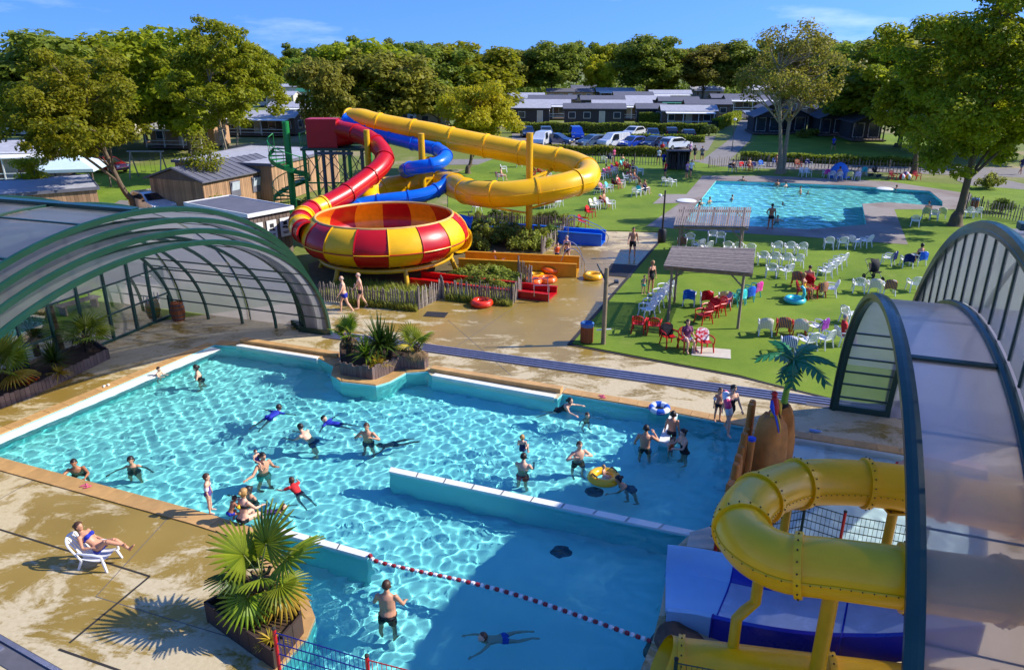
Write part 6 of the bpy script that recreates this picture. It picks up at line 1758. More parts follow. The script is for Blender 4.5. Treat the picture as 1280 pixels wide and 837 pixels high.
chair_row('group under the rear pergola', [((10.45,44.33), W, 'multi'), ((11.18,45.37), W, None), ((11.3,43.73), W, None, 210), ((11.64,43.14), W, None, 210), ((12.81,46.23), W, None), ((13.21,45.8), W, None), ((12.94,43.14), W, None), ((13.51,42.95), W, None), ((14.11,42.57), W, None)], 165, 'chairs under the rear pergola')
chair_row('red family group on the lawn', [((14.71,36.49), 'red', 'multi'), ((14.2,34.33), 'red', None, 60), ((14.99,35.79), 'red', 'red'), ((15.01,34.58), 'red', 'multi', 200)], 150, 'chairs of the family group')
chair_row('slanting stack behind the red family group', [((16.65,37.82), W, None), ((17.24,38.59), W, None), ((17.85,39.4), W, None), ((18.46,40.24), W, None)], 215, 'chairs of the family group')
chair('single white plastic chair turned away beside the red family group', (15.65,34.71), 250, W, 'chairs of the family group')
chair_row('row in front of the pushchair', [((17.37,35.38), W, None), ((18.04,35.18), W, 'cream'), ((18.7,34.98), W, 'multi')], 165, 'chairs by the pushchair')
chair('lone white plastic chair half hidden by the right enclosure', (20.21,35.51), 170, W, 'chairs by the pushchair')
chair_row('group beside the tall enclosure arch', [((21.34,40.58), W, 'navy', 230), ((22.13,40.07), W, 'navy', 170), ((23.07,40.58), W, 'blue', 190)], 170, 'chairs by the tall enclosure')
chair_row('row of four nearest the artificial palm', [((10.74,29.31), W, 'cream'), ((11.54,29.41), 'red', 'multi'), ((12.15,29.22), 'red', 'cream'), ((12.89,29.22), W, 'purple', 215)], 168, 'chairs near the artificial palm')
chair_row('front row behind the artificial palm', [((10.98,27.22), W, 'stripe', 160), ((11.87,27.57), W, None, 200), ((12.62,27.83), W, None, 215)], 200, 'chairs near the artificial palm')
chair('lone white plastic chair left of the low enclosure arch', (14.94,30.83), 120, W, 'chairs near the artificial palm')
chair('white plastic chair of the reading person in red', (13.55,28.1), 90, W, 'chairs near the artificial palm')
# farther chairs, too small to show their parts
FR = 'chairs on the far lawn'
chair_row('pair at the top of the far lawn', [((10.29,83.83), W, None), ((11.09,84.5), W, 'navy')], 150, FR, False)
chair_row('red cluster on the far lawn', [((10.57,77.03), 'red', None), ((11.22,78.18), 'red', 'red'), ((11.81,79.37), 'red', 'turquoise'), ((11.89,77.03), 'red', None)], 60, FR, False)
chair_row('pair right of the red cluster', [((12.38,76.46), W, 'red'), ((12.85,74.81), W, None)], 70, FR, False)
chair_row('pink towel group beside the yellow bend', [((8.64,71.7), W, 'pink'), ((9.29,73.22), W, 'pink'), ((9.96,74.81), W, 'red'), ((10.42,75.9), W, 'purple')], 60, FR, False)
chair_row('group below the red cluster', [((10.82,70.23), W, None), ((11.34,71.2), W, 'red'), ((11.43,69.76), W, 'multi')], 70, FR, False)
chair_row('pair with dark towels right of the yellow bend', [((9.35,66.59), 'red', 'black'), ((9.98,67.47), W, 'red')], 70, FR, False)
chair_row('group with a parasol base near the yellow bend', [((7.45,63.68), W, 'black'), ((7.96,64.49), W, 'pink'), ((8.5,64.9), W, 'turquoise')], 60, FR, False)
chair_row('group in the middle of the far lawn', [((10.51,62.51), W, None), ((10.98,63.29), W, 'turquoise'), ((11.45,63.68), W, 'navy')], 140, FR, False)
chair_row('group above the blue trough end', [((6.3,56.56), W, 'cream'), ((6.74,57.2), W, None), ((7.25,57.86), 'red', 'multi'), ((7.68,57.2), W, None)], 60, FR, False)
chair_row('red pair beside the trough handrail', [((4.95,50.52), 'red', None), ((5.78,53.82), 'red', 'red')], 60, FR, False)
chair_row('pair left of the rear pool corner', [((14.16,68.37), W, None), ((14.66,67.91), W, None)], 120, FR, False)
chair_row('row of four behind the tall yellow pole', [((2.62,57.2), W, None), ((2.98,57.53), W, None), ((3.34,57.86), W, None), ((3.68,58.19), W, None)], 120, FR, False)
chair_row('group behind the yellow tube loop', [((-1.15,71.2), W, 'pink'), ((-0.82,76.46), W, None), ((0.78,80.6), W, 'pink'), ((2.03,72.71), 'red', None), ((2.55,74.27), 'red', 'red'), ((3.13,74.81), 'red', None), ((3.55,71.7), W, 'red')], 90, FR, False)
chair_row('pair below the yellow tube loop', [((-2.69,55.92), W, None), ((-1.07,54.4), W, 'cream')], 120, FR, False)
chair_row('line behind the far edge of the rear pool', [((22.71,77.03), W, 'black'), ((24.12,78.18), W, 'red'), ((24.79,78.18), 'red', 'black'), ((25.38,78.18), W, 'navy'), ((26.51,79.37), W, 'blue')], 20, 'chairs beyond the rear pool', False)
chair_row('line right of the bare tree', [((28.57,81.23), W, 'blue'), ((30.55,79.98), 'red', 'multi'), ((28.76,73.74), W, None), ((29.24,73.74), W, None), ((31.67,79.98), W, 'navy')], 10, 'chairs beyond the rear pool', False)
chair_row('group round the blue beach tent', [((30.85,73.22), W, 'pink'), ((30.99,72.2), W, None), ((31.48,71.7), W, None), ((32.48,71.7), W, 'lime'), ((33.18,71.7), W, 'stripe'), ((35.26,74.81), W, 'turquoise')], 170, 'chairs beyond the rear pool', False)
chair_row('red pair beside the beach balls', [((36.65,71.7), 'red', None), ((38.96,71.7), 'red', None)], 10, 'chairs beyond the rear pool', False)
chair_row('group at the foot of the overhanging tree', [((28.11,50.78), W, None), ((30.33,53.53), W, 'lime'), ((30.61,52.96), W, None), ((31.45,53.53), W, 'lime')], 150, 'chairs beyond the rear pool', False)
chair_row('pair at the right edge of the lawn', [((33.55,53.82), W, None), ((34.14,53.82), W, None)], 170, 'chairs beyond the rear pool', False)
# seated people
ST = 'people sitting on the lawn'
person('woman in a plum top sitting between two red chairs', 'sit', (*(7.03,27.57), 0), 10, 1.66, 'woman', 0, ('long_hair', 'brown'), [('shirt', 'plum'), ('shorts', 'white')], ST, pz=.50)
person('person in red reading on the lawn beside the low arch', 'sit', (*(13.55,28.1), 0), 80, 1.75, 'man', 0, ('short_hair', 'grey'), [('shirt', 'red'), ('shorts', 'grey')], ST, pz=.50)
person('dark haired woman sitting by the tall enclosure arch', 'sit', (*(23.07,40.58), 0), 190, 1.66, 'woman', 1, ('long_hair', 'dark'), [('bikini', 'white'), ('suit', 'black')], ST, pz=.50)
for lb, p, f, w, b in (('person in red reclining in the far lawn red cluster', (11.89,77.03), 60, 'red', 'woman'), ('bather reclining with pink towel beside the yellow bend', (9.29,73.22), 60, 'pink', 'woman'), ('man in dark trunks sitting in the middle of the far lawn', (11.45,63.68), 120, 'navy', 'man'), ('bather sitting above the blue trough end', (7.25,57.86), 60, 'orange', 'man'),
                       ('bather reclining right of the red cluster', (12.38,76.46), 70, 'black', 'man'), ('bather with orange towel sitting in the far lawn middle', (10.98,63.29), 130, 'orange', 'woman'), ('woman sitting beside the blue beach tent', (31.48,71.7), 170, 'purple', 'woman'), ('person sitting left of the bare tree', (24.79,78.18), 20, 'red', 'man'), ('bather sitting in the lower group of the far lawn', (11.34,71.2), 70, 'red', 'woman')):
    person(lb, 'sit', (*p, 0), f, 1.7, b, 1, ('short_hair' if b == 'man' else 'long_hair', 'brown'), [('trunks' if b == 'man' else 'suit', w)], ST, False, .52)
for i, (lb, p, f, w) in enumerate((('bather on the top left pair of the far lawn', (11.09,84.5), 150, 'white'), ('child playing behind the red cluster', (11.99,81.23), 20, 'turquoise'), ('bather below the red cluster on the far lawn', (11.5,69.76), 70, 'pink'), ('bather with dark towel right of the yellow bend', (9.43,66.59), 70, 'black'), ('bather beside the parasol base near the yellow bend', (7.52,63.68), 60, 'purple'),
        ('bather behind the yellow tube loop', (2.63,74.27), 90, 'red'), ('second bather behind the yellow tube loop', (-1,71.2), 90, 'pink'), ('bather left of the bare tree in black', (22.79,77.03), 20, 'black'), ('bather right of the bare tree', (28.66,81.23), 10, 'blue'), ('bather on the chair right of the beach tent', (33.25,71.7), 170, 'white'), ('bather in the red family group on the lawn', (14.99,35.79), 150, 'black'), ('child in the red family group on the lawn', (14.2,34.33), 60, 'yellow'), ('bather at the foot of the overhanging tree', (30.39,53.53), 150, 'green'))):
    person(lb, 'sit', (*p, 0), f, 1.68, 'woman' if i % 2 else 'man', i % 3, ('short_hair', ('brown', 'dark', 'blond')[i % 3]), [('suit' if i % 2 else 'trunks', w)], ST, False, .52)
WK = 'people strolling near the gate'
for lb, p, f, w, b, h in (('person in blue walking at the lawn gate', (16.06,79.37), 20, 'blue', 'man', 1.78), ('person in white near the lawn gate', (16.38,83.83), 160, 'white', 'woman', 1.68), ('person in red by the hedge corner', (17.82,89.53), 10, 'red', 'man', 1.75), ('person with bare arms crossing the gate path', (21.33,90.3), 30, 'lilac', 'woman', 1.68), ('person in black on the gate path', (20.88,85.88), 200, 'black', 'man', 1.75), ('person in grey walking past the gate', (21.54,85.19), -20, 'grey', 'man', 1.75),
                          ('woman in lilac walking on the far lawn', (17.04,72.71), 40, 'lilac', 'woman', 1.68), ('person in white walking beside the woman in lilac', (17.55,73.22), 20, 'white', 'man', 1.75), ('woman standing behind the pair at the pool corner', (15.03,73.22), 100, 'red', 'woman', 1.65), ('person in blue on the grass by the chalets', (40.87,96.03), -60, 'blue', 'man', 1.75), ('person in dark clothes standing at the far right', (51.35,75.35), 10, 'navy', 'man', 1.8), ('person walking behind the parking hedge', (11.45,84.5), 40, 'pink', 'woman', 1.65), ('person leaning on the bare tree', (27.58,77.03), 60, 'blue', 'man', 1.7)):
    person(lb, 'walk' if h > 1.7 else 'stand', p, f, h, b, 1, ('short_hair' if b == 'man' else 'long_hair', 'brown'), [('shirt', w), ('shorts', 'navy' if w != 'navy' else 'grey')], WK, False)
# the sunbather's low chair
P = chair_parts(True)
t = thing('low_chair', 'low white reclining plastic chair under the sunbathing woman', 'chair', (*(-9.57,14.16), 0), R(82))
for k, p in P.items():
    o = p.build('leg' if k.startswith('leg') else 'armrest' if k.startswith('arm') else k, PLASTIC[W], t); o.scale = (1.0, 1.15, .95)

# --- pergolas
M_TIMBER = mat('silvered_timber', rgb(138, 122, 104), 0.85, var=0.25, vscale=4, bump=0.5, bscale=20, stretch=(1, 1, .3))
M_REED = mat('grey_roof_slat', rgb(128, 116, 110), 0.9, var=0.3, vscale=6, bump=0.5, bscale=30, objvar=.25)
def pergola(label, c00, c10, c11, c01, h, gap):
    """c00 front-left post, c10 front-right, c11 back-right, c01 back-left"""
    t = thing('pergola', label, 'pergola')
    q = [Vector((*p, 0)) for p in (c00, c10, c11, c01)]
    for p in q:
        MB().cyl(p, p + Vector((0, 0, h)), .065, .055, 9).build('post', M_TIMBER, t)
    up = Vector((0, 0, h))
    for a, b in ((0, 1), (3, 2)):
        d = (q[b] - q[a]).normalized() * .35
        MB().bar(q[a] + up - d, q[b] + up + d, .09, .14).build('beam', M_TIMBER, t)
        MB().cyl(q[a] + Vector((0, 0, h - .55)), q[a] + d * 1.6 + up, .04, .035, 7).build('brace', M_TIMBER, t)
        MB().cyl(q[b] + Vector((0, 0, h - .55)), q[b] - d * 1.6 + up, .04, .035, 7).build('brace', M_TIMBER, t)
    dl = (q[3] - q[0]).normalized() * .3
    for i in range(5):
        f = i / 4
        MB().bar(q[0].lerp(q[1], f) + up + Vector((0, 0, .12)) - dl, q[3].lerp(q[2], f) + up + Vector((0, 0, .12)) + dl, .07, .1).build('rafter', M_TIMBER, t)
    if gap:      # slats lie across the rafters seen as stripes running front to back
        n = 34
        dx = (q[1] - q[0]).normalized() * .3
        for i in range(n):
            f = i / (n - 1)
            a = (q[0] - dx).lerp(q[1] + dx, f) + up + Vector((0, 0, .19)) - dl; b = (q[3] - dx).lerp(q[2] + dx, f) + up + Vector((0, 0, .19)) + dl
            MB().bar(a, b, .085, .03).build('roof_slat', M_REED, t)
    else:
        n = 26
        dx = (q[1] - q[0]).normalized() * .35
        for i in range(n):
            f = i / (n - 1)
            a = (q[0] - dl).lerp(q[3] + dl, f) + up + Vector((0, 0, .19 + random.uniform(-.01, .01))) - dx; b = (q[1] - dl).lerp(q[2] + dl, f) + up + Vector((0, 0, .19 + random.uniform(-.01, .01))) + dx
            MB().bar(a, b, .11, .035).build('roof_slat', M_REED, t)
pergola('near wooden pergola with a closed grey slat roof', (6.96,30.94), (9.8,30.01), (10.94,33.45), (7.81,33.7), 2.45, False)
pergola('rear wooden pergola with an open slat roof', (9.12,39.4), (12.35,39.07), (13.99,43.93), (10.36,44.13), 2.4, True)
# --- posts and bins
M_WOODPOST = mat('round_timber_post', rgb(138, 120, 92), 0.85, var=0.25, vscale=5, bump=0.5, bscale=20)
t = thing('wooden_pole', 'tall round timber pole with crosspieces at the lawn corner', 'pole', (*(3.75,28.19), 0))
MB().cyl((0, 0, 0), (0, 0, 3.25), .1, .085, 10).build('shaft', M_WOODPOST, t)
MB().cyl((-.05, -.05, 2.75), (-.38, 0, 3.4), .035, .035, 7).build('bracket', M_STEEL_D, t)
MB().cyl((0, 0, 2.45), (.42, .1, 2.62), .04, .04, 7).build('floodlight_arm', M_WOODPOST, t)
MB().box((.42, .1, 2.64), (.16, .2, .12)).build('floodlight', M_STEEL_D, t)
MB().cyl((-.3, 0, .62), (.3, 0, .66), .03, .03, 6).build('crosspiece', PLASTIC[W], t)
t = thing('lamp_post', 'dark slim lamp post in a round black base by the rear pool', 'lamp post', (*(9.54,46.02), 0))
MB().cyl((0, 0, 0), (0, 0, 3.3), .07, .05, 10).build('shaft', mat('dark_post', rgb(46, 40, 36), 0.6), t)
MB().lathe([(.24, 0), (.27, .15), (.27, .75), (.2, .88), (.06, .9)], 16).build('base', mat('black_drum', rgb(26, 26, 30), 0.5), t)
MB().cyl((-.02, 0, 2.95), (-.3, -.1, 3.05), .03, .03, 6).build('arm', M_STEEL_D, t)
MB().lathe([(.001, .1), (.09, .08), (.12, 0), (.1, -.05), (.001, -.06)], 12, (-.32, -.1, 3.0)).build('lamp_head', PLASTIC[W], t)
M_BIN = mat('brown_bin', rgb(146, 78, 36), 0.7, var=0.2, stretch=(1, 1, .2))
def bin_(label, p, bag):
    t = thing('waste_bin', label, 'bin', (*p, 0))
    MB().lathe([(.24, .05), (.25, .82)], 18).build('body', M_BIN, t)
    for i in range(18):
        a = i * PI / 9; MB().box((.255 * math.cos(a), .255 * math.sin(a), .43), (.02, .07, .76), a).build('slat', M_BIN, t)
    MB().torus((0, 0, .84), .25, .035, 20, 6).build('rim', M_BIN, t)
    MB().lathe([(.27, .72), (.285, .86), (.22, .9), (.2, .7), (.001, .5)], 18).build('bag', bag, t)
bin_('brown slatted bin with a blue bag beside the timber pole', (3.08,28.37), mat('blue_bag', rgb(60, 110, 170), 0.5))
bin_('brown bin beside the paling fence right of the rear pool', (35.82,56.88), mat('blue_bag', rgb(60, 110, 170), 0.5))
# --- swim rings
def ring_mat(name, c): return mat(name, rgb(*c), 0.3, var=0.08, coat=.3)
def swim_ring(label, p, Rr, r, m, rx=0.0, ry=0.0, handles=True, z=None, stripes=None):
    t = thing('swim_ring', label, 'swim ring', (p[0], p[1], z if z is not None else r * .95), random.random() * 6, 'inflatable swim rings')
    t.rotation_euler = (rx, ry, random.random() * 6)
    MB().torus((0, 0, 0), Rr, r, 32, 12).build('tube', m, t)
    if stripes:
        for i in range(4):
            a = i * PI / 2; mb = MB(); rings = []
            for j in range(7):
                b = a + R(45) * j / 6 
                rings.append([((Rr + (r + .006) * math.cos(c)) * math.cos(b), (Rr + (r + .006) * math.cos(c)) * math.sin(b), (r + .006) * math.sin(c)) for c in [2 * PI * k / 12 for k in range(12)]])
            mb.loft(rings, False, True, True); mb.build('stripe', stripes, t)
    MB().torus((0, 0, 0), Rr + r, .008, 32, 5).build('weld_seam', m, t)
    if handles:
        for a in (.4, .4 + PI):
            c = Vector((Rr * math.cos(a), Rr * math.sin(a), r)); d = Vector((-math.sin(a), math.cos(a), 0))
            MB().tube([c - d * .14, c - d * .1 + Vector((0, 0, .05)), c + d * .1 + Vector((0, 0, .05)), c + d * .14], .02, 6).build('handle', M_JOINT, t)
    return t
M_ORED = ring_mat('orange_red_ring', (226, 52, 16)); M_OR = ring_mat('orange_ring', (240, 104, 10)); M_YR = ring_mat('yellow_ring', (244, 180, 12))
swim_ring('orange-red swim ring lying on the wet deck before the fence', (-1.44,33.21), .38, .17, M_ORED)
swim_ring('orange swim ring lying nearest the red trough end', (1.85,37.22), .38, .15, M_OR)
swim_ring('yellow swim ring in the pile by the yellow trough', (1.24,37.82), .36, .15, M_YR)
swim_ring('orange swim ring at the back of the pile', (2.04,38.44), .38, .15, M_OR, .25, 0, True, .3)
swim_ring('orange ring below the yellow one in the pile', (1.09,36.92), .36, .15, M_OR)
swim_ring('yellow and orange swim ring alone on the deck by the trough mouth', (4.31,37.82), .38, .16, M_YR)
swim_ring('yellow baby float with a baby in the main pool', (2.59,17.98), .34, .13, M_YR, 0, 0, True, -.04)
swim_ring('blue and white swim ring on the far pool coping', (4.9,22.04), .26, .1, ring_mat('white_ring', (230, 232, 234)), .1, 0, False, .12, ring_mat('blue_ring', (40, 90, 190)))
swim_ring('pink swim ring carried by the woman on the far edge', (6.64,20.5), .3, .11, ring_mat('pink_ring', (226, 60, 120)), R(75), 0, False, 1.05, ring_mat('white_ring', (230, 232, 234)))
t = swim_ring('turquoise swan-necked swim ring beside the red family group', (13.59,33.7), .36, .15, ring_mat('turquoise_ring', (60, 190, 200)), 0, 0, False)
MB().tube([(-.36, 0, .1), (-.46, 0, .4), (-.4, 0, .65), (-.28, 0, .72), (-.2, 0, .66)], [.1, .08, .07, .07, .03], 10).build('neck', ring_mat('turquoise_ring', (60, 190, 200)), t)
# --- prams
M_FABRIC = mat('black_pram_fabric', rgb(26, 26, 30), 0.8, var=0.2)
def pram(label, p, rz):
    t = thing('pushchair', label, 'pushchair', (*p, 0), rz, 'pushchairs')
    for s in (-1, 1):
        MB().tube([(s * .25, -.4, .15), (s * .26, .1, .55), (s * .27, .5, 1.0)], .018, 6).build('frame', M_STEEL_D, t)
        MB().tube([(s * .27, .38, .14), (s * .26, .0, .55)], .018, 6).build('rear_strut', M_STEEL_D, t)
        for y in (-.4, .38):
            w = bpy.data.objects.new('wheel', None); COL.objects.link(w); w.parent = t
            mt = Matrix.Rotation(PI / 2, 3, 'Y')
            MB().torus((s * .28, y, .14), .11, .03, 16, 6, 1, mt).build('tyre', M_JOINT, w)
            MB().cyl((s * .27, y, .14), (s * .29, y, .14), .09, .09, 12).build('rim', M_STEEL_D, w)
    MB().tube([(-.27, .5, 1.0), (0, .56, 1.04), (.27, .5, 1.0)], .02, 6).build('handle', M_FABRIC, t)
    curve_sheet([[(x, y, z + .05 * (x / .2) ** 2) for x in (-.2, -.1, 0, .1, .2)] for y, z in ((-.35, .5), (-.1, .45), (.1, .5), (.28, .85))], .04).build('seat', M_FABRIC, t)
    mb = MB(); rings = []
    for i in range(7):
        a = R(20 + 110 * i / 6); rings.append([(x, .28 - .42 * math.sin(a) * math.sqrt(1 - (x / .27) ** 2 * .5), .72 + .42 * math.cos(a) * 1.0) for x in (-.25, -.15, 0, .15, .25)])
    mb.loft(rings, False, False, True); mb.build('hood', M_FABRIC, t)
pram('black pushchair behind the row of three white chairs', (19.11,37.52), R(10))
pram('black pushchair beside the blue beach tent', (35.89,73.74), R(40))
# --- beach tent, balls, white mats
t = thing('beach_tent', 'small blue dome beach tent beyond the rear pool', 'tent', (*(32.11,73.22), 0), R(10))
mb = MB(); rings = []
for i in range(9):
    a = PI * i / 8
    rings.append([(1.0 * math.cos(a), .75 * math.cos(b) * math.sin(a) ** .5, 1.5 * math.sin(a) * math.sin(b) ** .8) for b in [PI * j / 8 for j in range(9)]])
mb.loft(rings, False, False, True); mb.build('canopy', mat('blue_tent_fabric', rgb(40, 116, 206), 0.6, var=0.1), t)
MB().tube([(1.0 * math.cos(PI * i / 8), 0, 1.52 * math.sin(PI * i / 8)) for i in range(9)], .015, 5).build('hoop', M_STEEL_D, t)
for lb, p, c in (('striped red and white beach ball beside the red chair pair', (37.58,71.7), 'red'), ('yellow beach ball beside the red chair pair', (38.19,71.7), 'yellow'), ('pink beach ball beside the red chair pair', (38.72,73.22), 'pink')):
    t = thing('beach_ball', lb, 'ball', (*p, .3))
    for i in range(6):
        mb = MB(); mb.lathe([(.3 * math.sin(PI * j / 8) + .001, -.3 * math.cos(PI * j / 8)) for j in range(9)], 3, (0, 0, 0), i * PI / 3, (i + 1) * PI / 3); mb.build('panel', cloth(c if i % 2 else 'white'), t)
for lb, p, w in (('white mat on the paving at the rear pool corner', (14.29,60.28), 1.6), ('white foam mat at the far edge of the rear pool', (33.33,66.16), 1.4)):
    t = tag(MB().lathe([(.001, .12), (w * .42, .12), (w * .5, .07), (w * .5, .02), (.001, 0)], 20).build('foam_mat', PLASTIC[W], None, (*p, .024)), lb, 'mat')
# --- handrails at the trough ends
def handrail(label, pts):
    t = thing('handrail', label, 'handrail', group='steel handrails')
    for i, pp in enumerate(pts):
        MB().tube(pp, .025, 8).build('rail', M_CHROME, t)
a = Vector((*(3.54,39.4), 0))
handrail('steel handrails at the mouth of the yellow trough', [catmull([a + Vector((-.9, y, .7)), a + Vector((-.6, y, 1.35)), a + Vector((-.1, y, 1.35)), a + Vector((.35, y, .75)), a + Vector((.4, y, 0))], 5) for y in (-.75, .85)])
a = Vector((*(5.69,45.8), 0))
handrail('steel handrails at the mouth of the blue trough', [catmull([a + Vector((-2.2, y, .7)), a + Vector((-2.1, y, 1.6)), a + Vector((-1.4, y, 1.5)), a + Vector((.2, y, .75)), a + Vector((.25, y, 0))], 5) for y in (-.6, .65)])
a = Vector((*(1.96,34.33), 0))
handrail('thin steel handrails at the mouth of the red trough', [[a + Vector((-.2, y, 0)), a + Vector((-.2, y, .85)), a + Vector((-.9, y, .85)), a + Vector((-.9, y, .3))] for y in (-.6, .6)])
# --- fibreglass rock with artificial palm and parrot
RK = (7.3,18.5)
rock = thing('rock_fountain', 'brown fibreglass rock fountain standing in the paddling pool edge', 'rock fountain', (*RK, -.4))
def rock_mesh(h, r, seed):
    mb = MB(); rings = []
    for i in range(11):
        f = i / 10; z = h * f
        rr = r * (1.12 - .3 * f - (.35 * ((f - .85) / .15) ** 2 if f > .85 else 0))
        rings.append([((rr + .1 * mnoise.noise(Vector((math.cos(a) * 1.6 + seed, math.sin(a) * 1.6, z * .9)))) * math.cos(a), (rr * .9 + .1 * mnoise.noise(Vector((math.cos(a) * 1.6 + seed, math.sin(a) * 1.6 + 4, z * .9)))) * math.sin(a), z + .05 * math.sin(3 * a + seed)) for a in [2 * PI * k / 26 for k in range(26)]])
    return mb.loft(rings, True, True, True)
M_ROCK = mat('ochre_fibreglass_rock', rgb(190, 120, 48), 0.6, var=0.3, vscale=2.5, bump=0.5, bscale=7, grime=.3)
rock_mesh(2.05, .5, 1).build('front_boulder', M_ROCK, rock)
o = rock_mesh(2.15, .42, 5).build('rear_boulder', M_ROCK, rock, (.42, .38, 0))
M_APALM = mat('moulded_green_leaf', rgb(28, 112, 58), 0.45, var=0.2, vscale=3, coat=.2); M_ASTEM = mat('moulded_green_stem', rgb(120, 170, 50), 0.5, var=0.15)
pt = thing('artificial_palm', 'artificial palm with thick moulded green leaves above the rock', 'artificial palm', (RK[0] + .42, RK[1] + .38, 1.7))
MB().tube([(0, 0, 0), (.02, 0, .5), (.1, .02, 1.1), (.12, .04, 1.45)], [.1, .085, .075, .07], 10).build('stem', M_ASTEM, pt)
MB().lathe([(.16, 0), (.13, .12), (.11, .16)], 12).build('collar', M_JOINT, pt)
def moulded_leaf(L, w):
    mb = MB(); n = 7
    for i in range(n):                       # thick finger lobes either side of a drooping midrib
        f0, f1 = i / n, (i + 1) / n
        def mid(f): return Vector((L * f, 0, .22 * math.sin(f * 1.9) - .42 * f * f))
        for s in (-1, 1):
            a, b = mid(f0), mid(f1); m_ = mid((f0 + f1) / 2)
            wd = w * math.sin(PI * min(.96, .18 + .8 * f0)) ** .7
            tip = m_ + Vector((L * .13, s * wd, -.16))
            for dz in (0, -.035):
                bb = mb.add([a + Vector((0, 0, dz)), b + Vector((0, 0, dz)), tip + Vector((.05, 0, dz * .4)), m_.lerp(tip, .55) + Vector((-.06, 0, dz + .015))])
                mb.face((bb, bb + 1, bb + 2, bb + 3) if (s > 0) == (dz == 0) else (bb + 3, bb + 2, bb + 1, bb))
    mb.tube([(L * f, 0, .22 * math.sin(f * 1.9) - .42 * f * f) for f in [k / 8 for k in range(9)]], [.035 * (1 - .8 * k / 8) + .006 for k in range(9)], 6)
    return mb.mesh('moulded_leaf', M_APALM)
ML = moulded_leaf(1.0, .3)
for az, el, s in ((185, 18, 1.05), (250, -12, .95), (300, 0, 1.1), (345, 14, 1.0), (40, 25, 1.0), (110, 30, .9), (215, -30, .7)):
    o = link('moulded_leaf', ML, pt, (.12, .04, 1.42)); rot_place(o, R(az), R(el)); o.scale = (s, s, s)
pr = thing('parrot_figure', 'painted parrot figure with red head and blue wing on the rock', 'parrot', (RK[0] - .02, RK[1] - .1, 1.62), R(200))
cR, cY, cB = mat('parrot_red', rgb(200, 26, 22), .4), mat('parrot_yellow', rgb(240, 186, 20), .4), mat('parrot_blue', rgb(30, 70, 190), .4)
MB().tube([(0, .1, .12), (0, .02, .3), (0, -.03, .48), (0, -.05, .62)], [.05, .12, .115, .07], 12).build('body', cR, pr)
MB().ball((0, -.07, .7), (.085, .095, .09), 12, 8).build('head', cR, pr)
MB().tube([(0, -.15, .72), (0, -.2, .7), (0, -.2, .64)], [.045, .03, .006], 8).build('beak', M_JOINT, pr)
for s in (-1, 1):
    MB().ball((s * .05, -.12, .73), (.02, .03, .03), 8, 5).build('eye_patch', PLASTIC[W], pr)
    MB().tube([(s * .1, -.02, .55), (s * .13, .05, .38), (s * .1, .16, .16)], [.03, .07, .02], 8).build('wing', cB if s > 0 else cY, pr)
    MB().tube([(s * .03, .1, .15), (s * .035, .25, -.1), (s * .03, .34, -.3)], [.03, .03, .012], 6).build('tail_feather', cB if s > 0 else cY, pr)
MB().cyl((0, 0, -.1), (0, 0, .16), .1, .09, 10).build('perch', cY, pr)
# --- timber palisade between the pools
M_LOG = mat('orange_stained_log', rgb(196, 118, 42), 0.6, var=0.25, vscale=4, stretch=(1, 1, .3), bump=.3)
pal = thing('log_palisade', 'row of brown stained logs between main and paddling pool', 'palisade')
pa, pb_ = Vector((*(7.15,19.76), 0)), Vector((*(4.89,14.58), 0))
NL = 15
for i in range(NL):
    p = pa.lerp(pb_, i / (NL - 1)); h = 1.0 + .35 * math.sin(i * 1.9) * (.6 if i > 3 else .2) + (.5 if i < 2 else 0)
    mb = MB(); mb.tube([(0, 0, -.4), (0, 0, h - .06), (0, 0, h)], [.105, .1, .08], 10); mb.build('log', M_LOG, pal, p, i)
lp = thing('log_post', 'leaning log post with a blue cap beside the palisade', 'post', (*(6.53,17.85), -.4))
MB().tube([(0, 0, 0), (.05, .03, 1.6)], [.1, .095], 10).build('log', M_LOG, lp); MB().lathe([(.11, 0), (.11, .08), (.001, .1)], 12, (.05, .03, 1.6)).build('cap', cB, lp)
# --- wire mesh fences
def mesh_fence(label, pts, h, post_m, wire_m, post_r=.035, nv=.09, nh=5, tops=None):
    t = thing('mesh_fence', label, 'fence', group='low wire fences')
    P = [Vector((p[0], p[1], 0)) for p in pts]
    for i, p in enumerate(P):
        MB().cyl(p, p + Vector((0, 0, h + .08)), post_r, post_r, 10).build('post', post_m[i % len(post_m)], t)
        MB().lathe([(post_r * 1.2, 0), (post_r * 1.2, .03), (.001, .06)], 10, (p.x, p.y, h + .08)).build('post_cap', M_JOINT, t)
    for i, (a, b) in enumerate(zip(P[:-1], P[1:])):
        pn = bpy.data.objects.new('mesh_panel', None); COL.objects.link(pn); pn.parent = t
        wm = wire_m[i % len(wire_m)]
        d = b - a; n = int(d.length / nv)
        for k in range(nh):
            z = .12 + (h - .12) * k / (nh - 1)
            MB().tube([a + Vector((0, 0, z)), b + Vector((0, 0, z))], .012, 5).build('wire', wm, pn)
        me = MB().tube([(0, 0, .1), (0, 0, h + .02)], .006, 4).mesh('wire', wm)
        for k in range(1, n):
            link('wire', me, pn, a + d * (k / n))
M_FRED = mat('red_fence_post', rgb(190, 20, 28), .4); M_FBLU = mat('blue_fence_wire', rgb(20, 30, 120), .45); M_FGRN = mat('green_fence_wire', rgb(24, 60, 44), .5)
mesh_fence('blue wire fence with red posts at the near deck edge', [(-4.38,10.77), (-2.55,10.11), (-0.67,9.52)], 1.1, [M_FRED], [M_FBLU, M_FRED])
mesh_fence('green wire fence behind the curling yellow tube', [(4.79,14.45), (7.06,15.14), (7.79,14.64), (9.43,14.05)], 1.0, [M_FRED, M_FGRN], [M_FGRN])
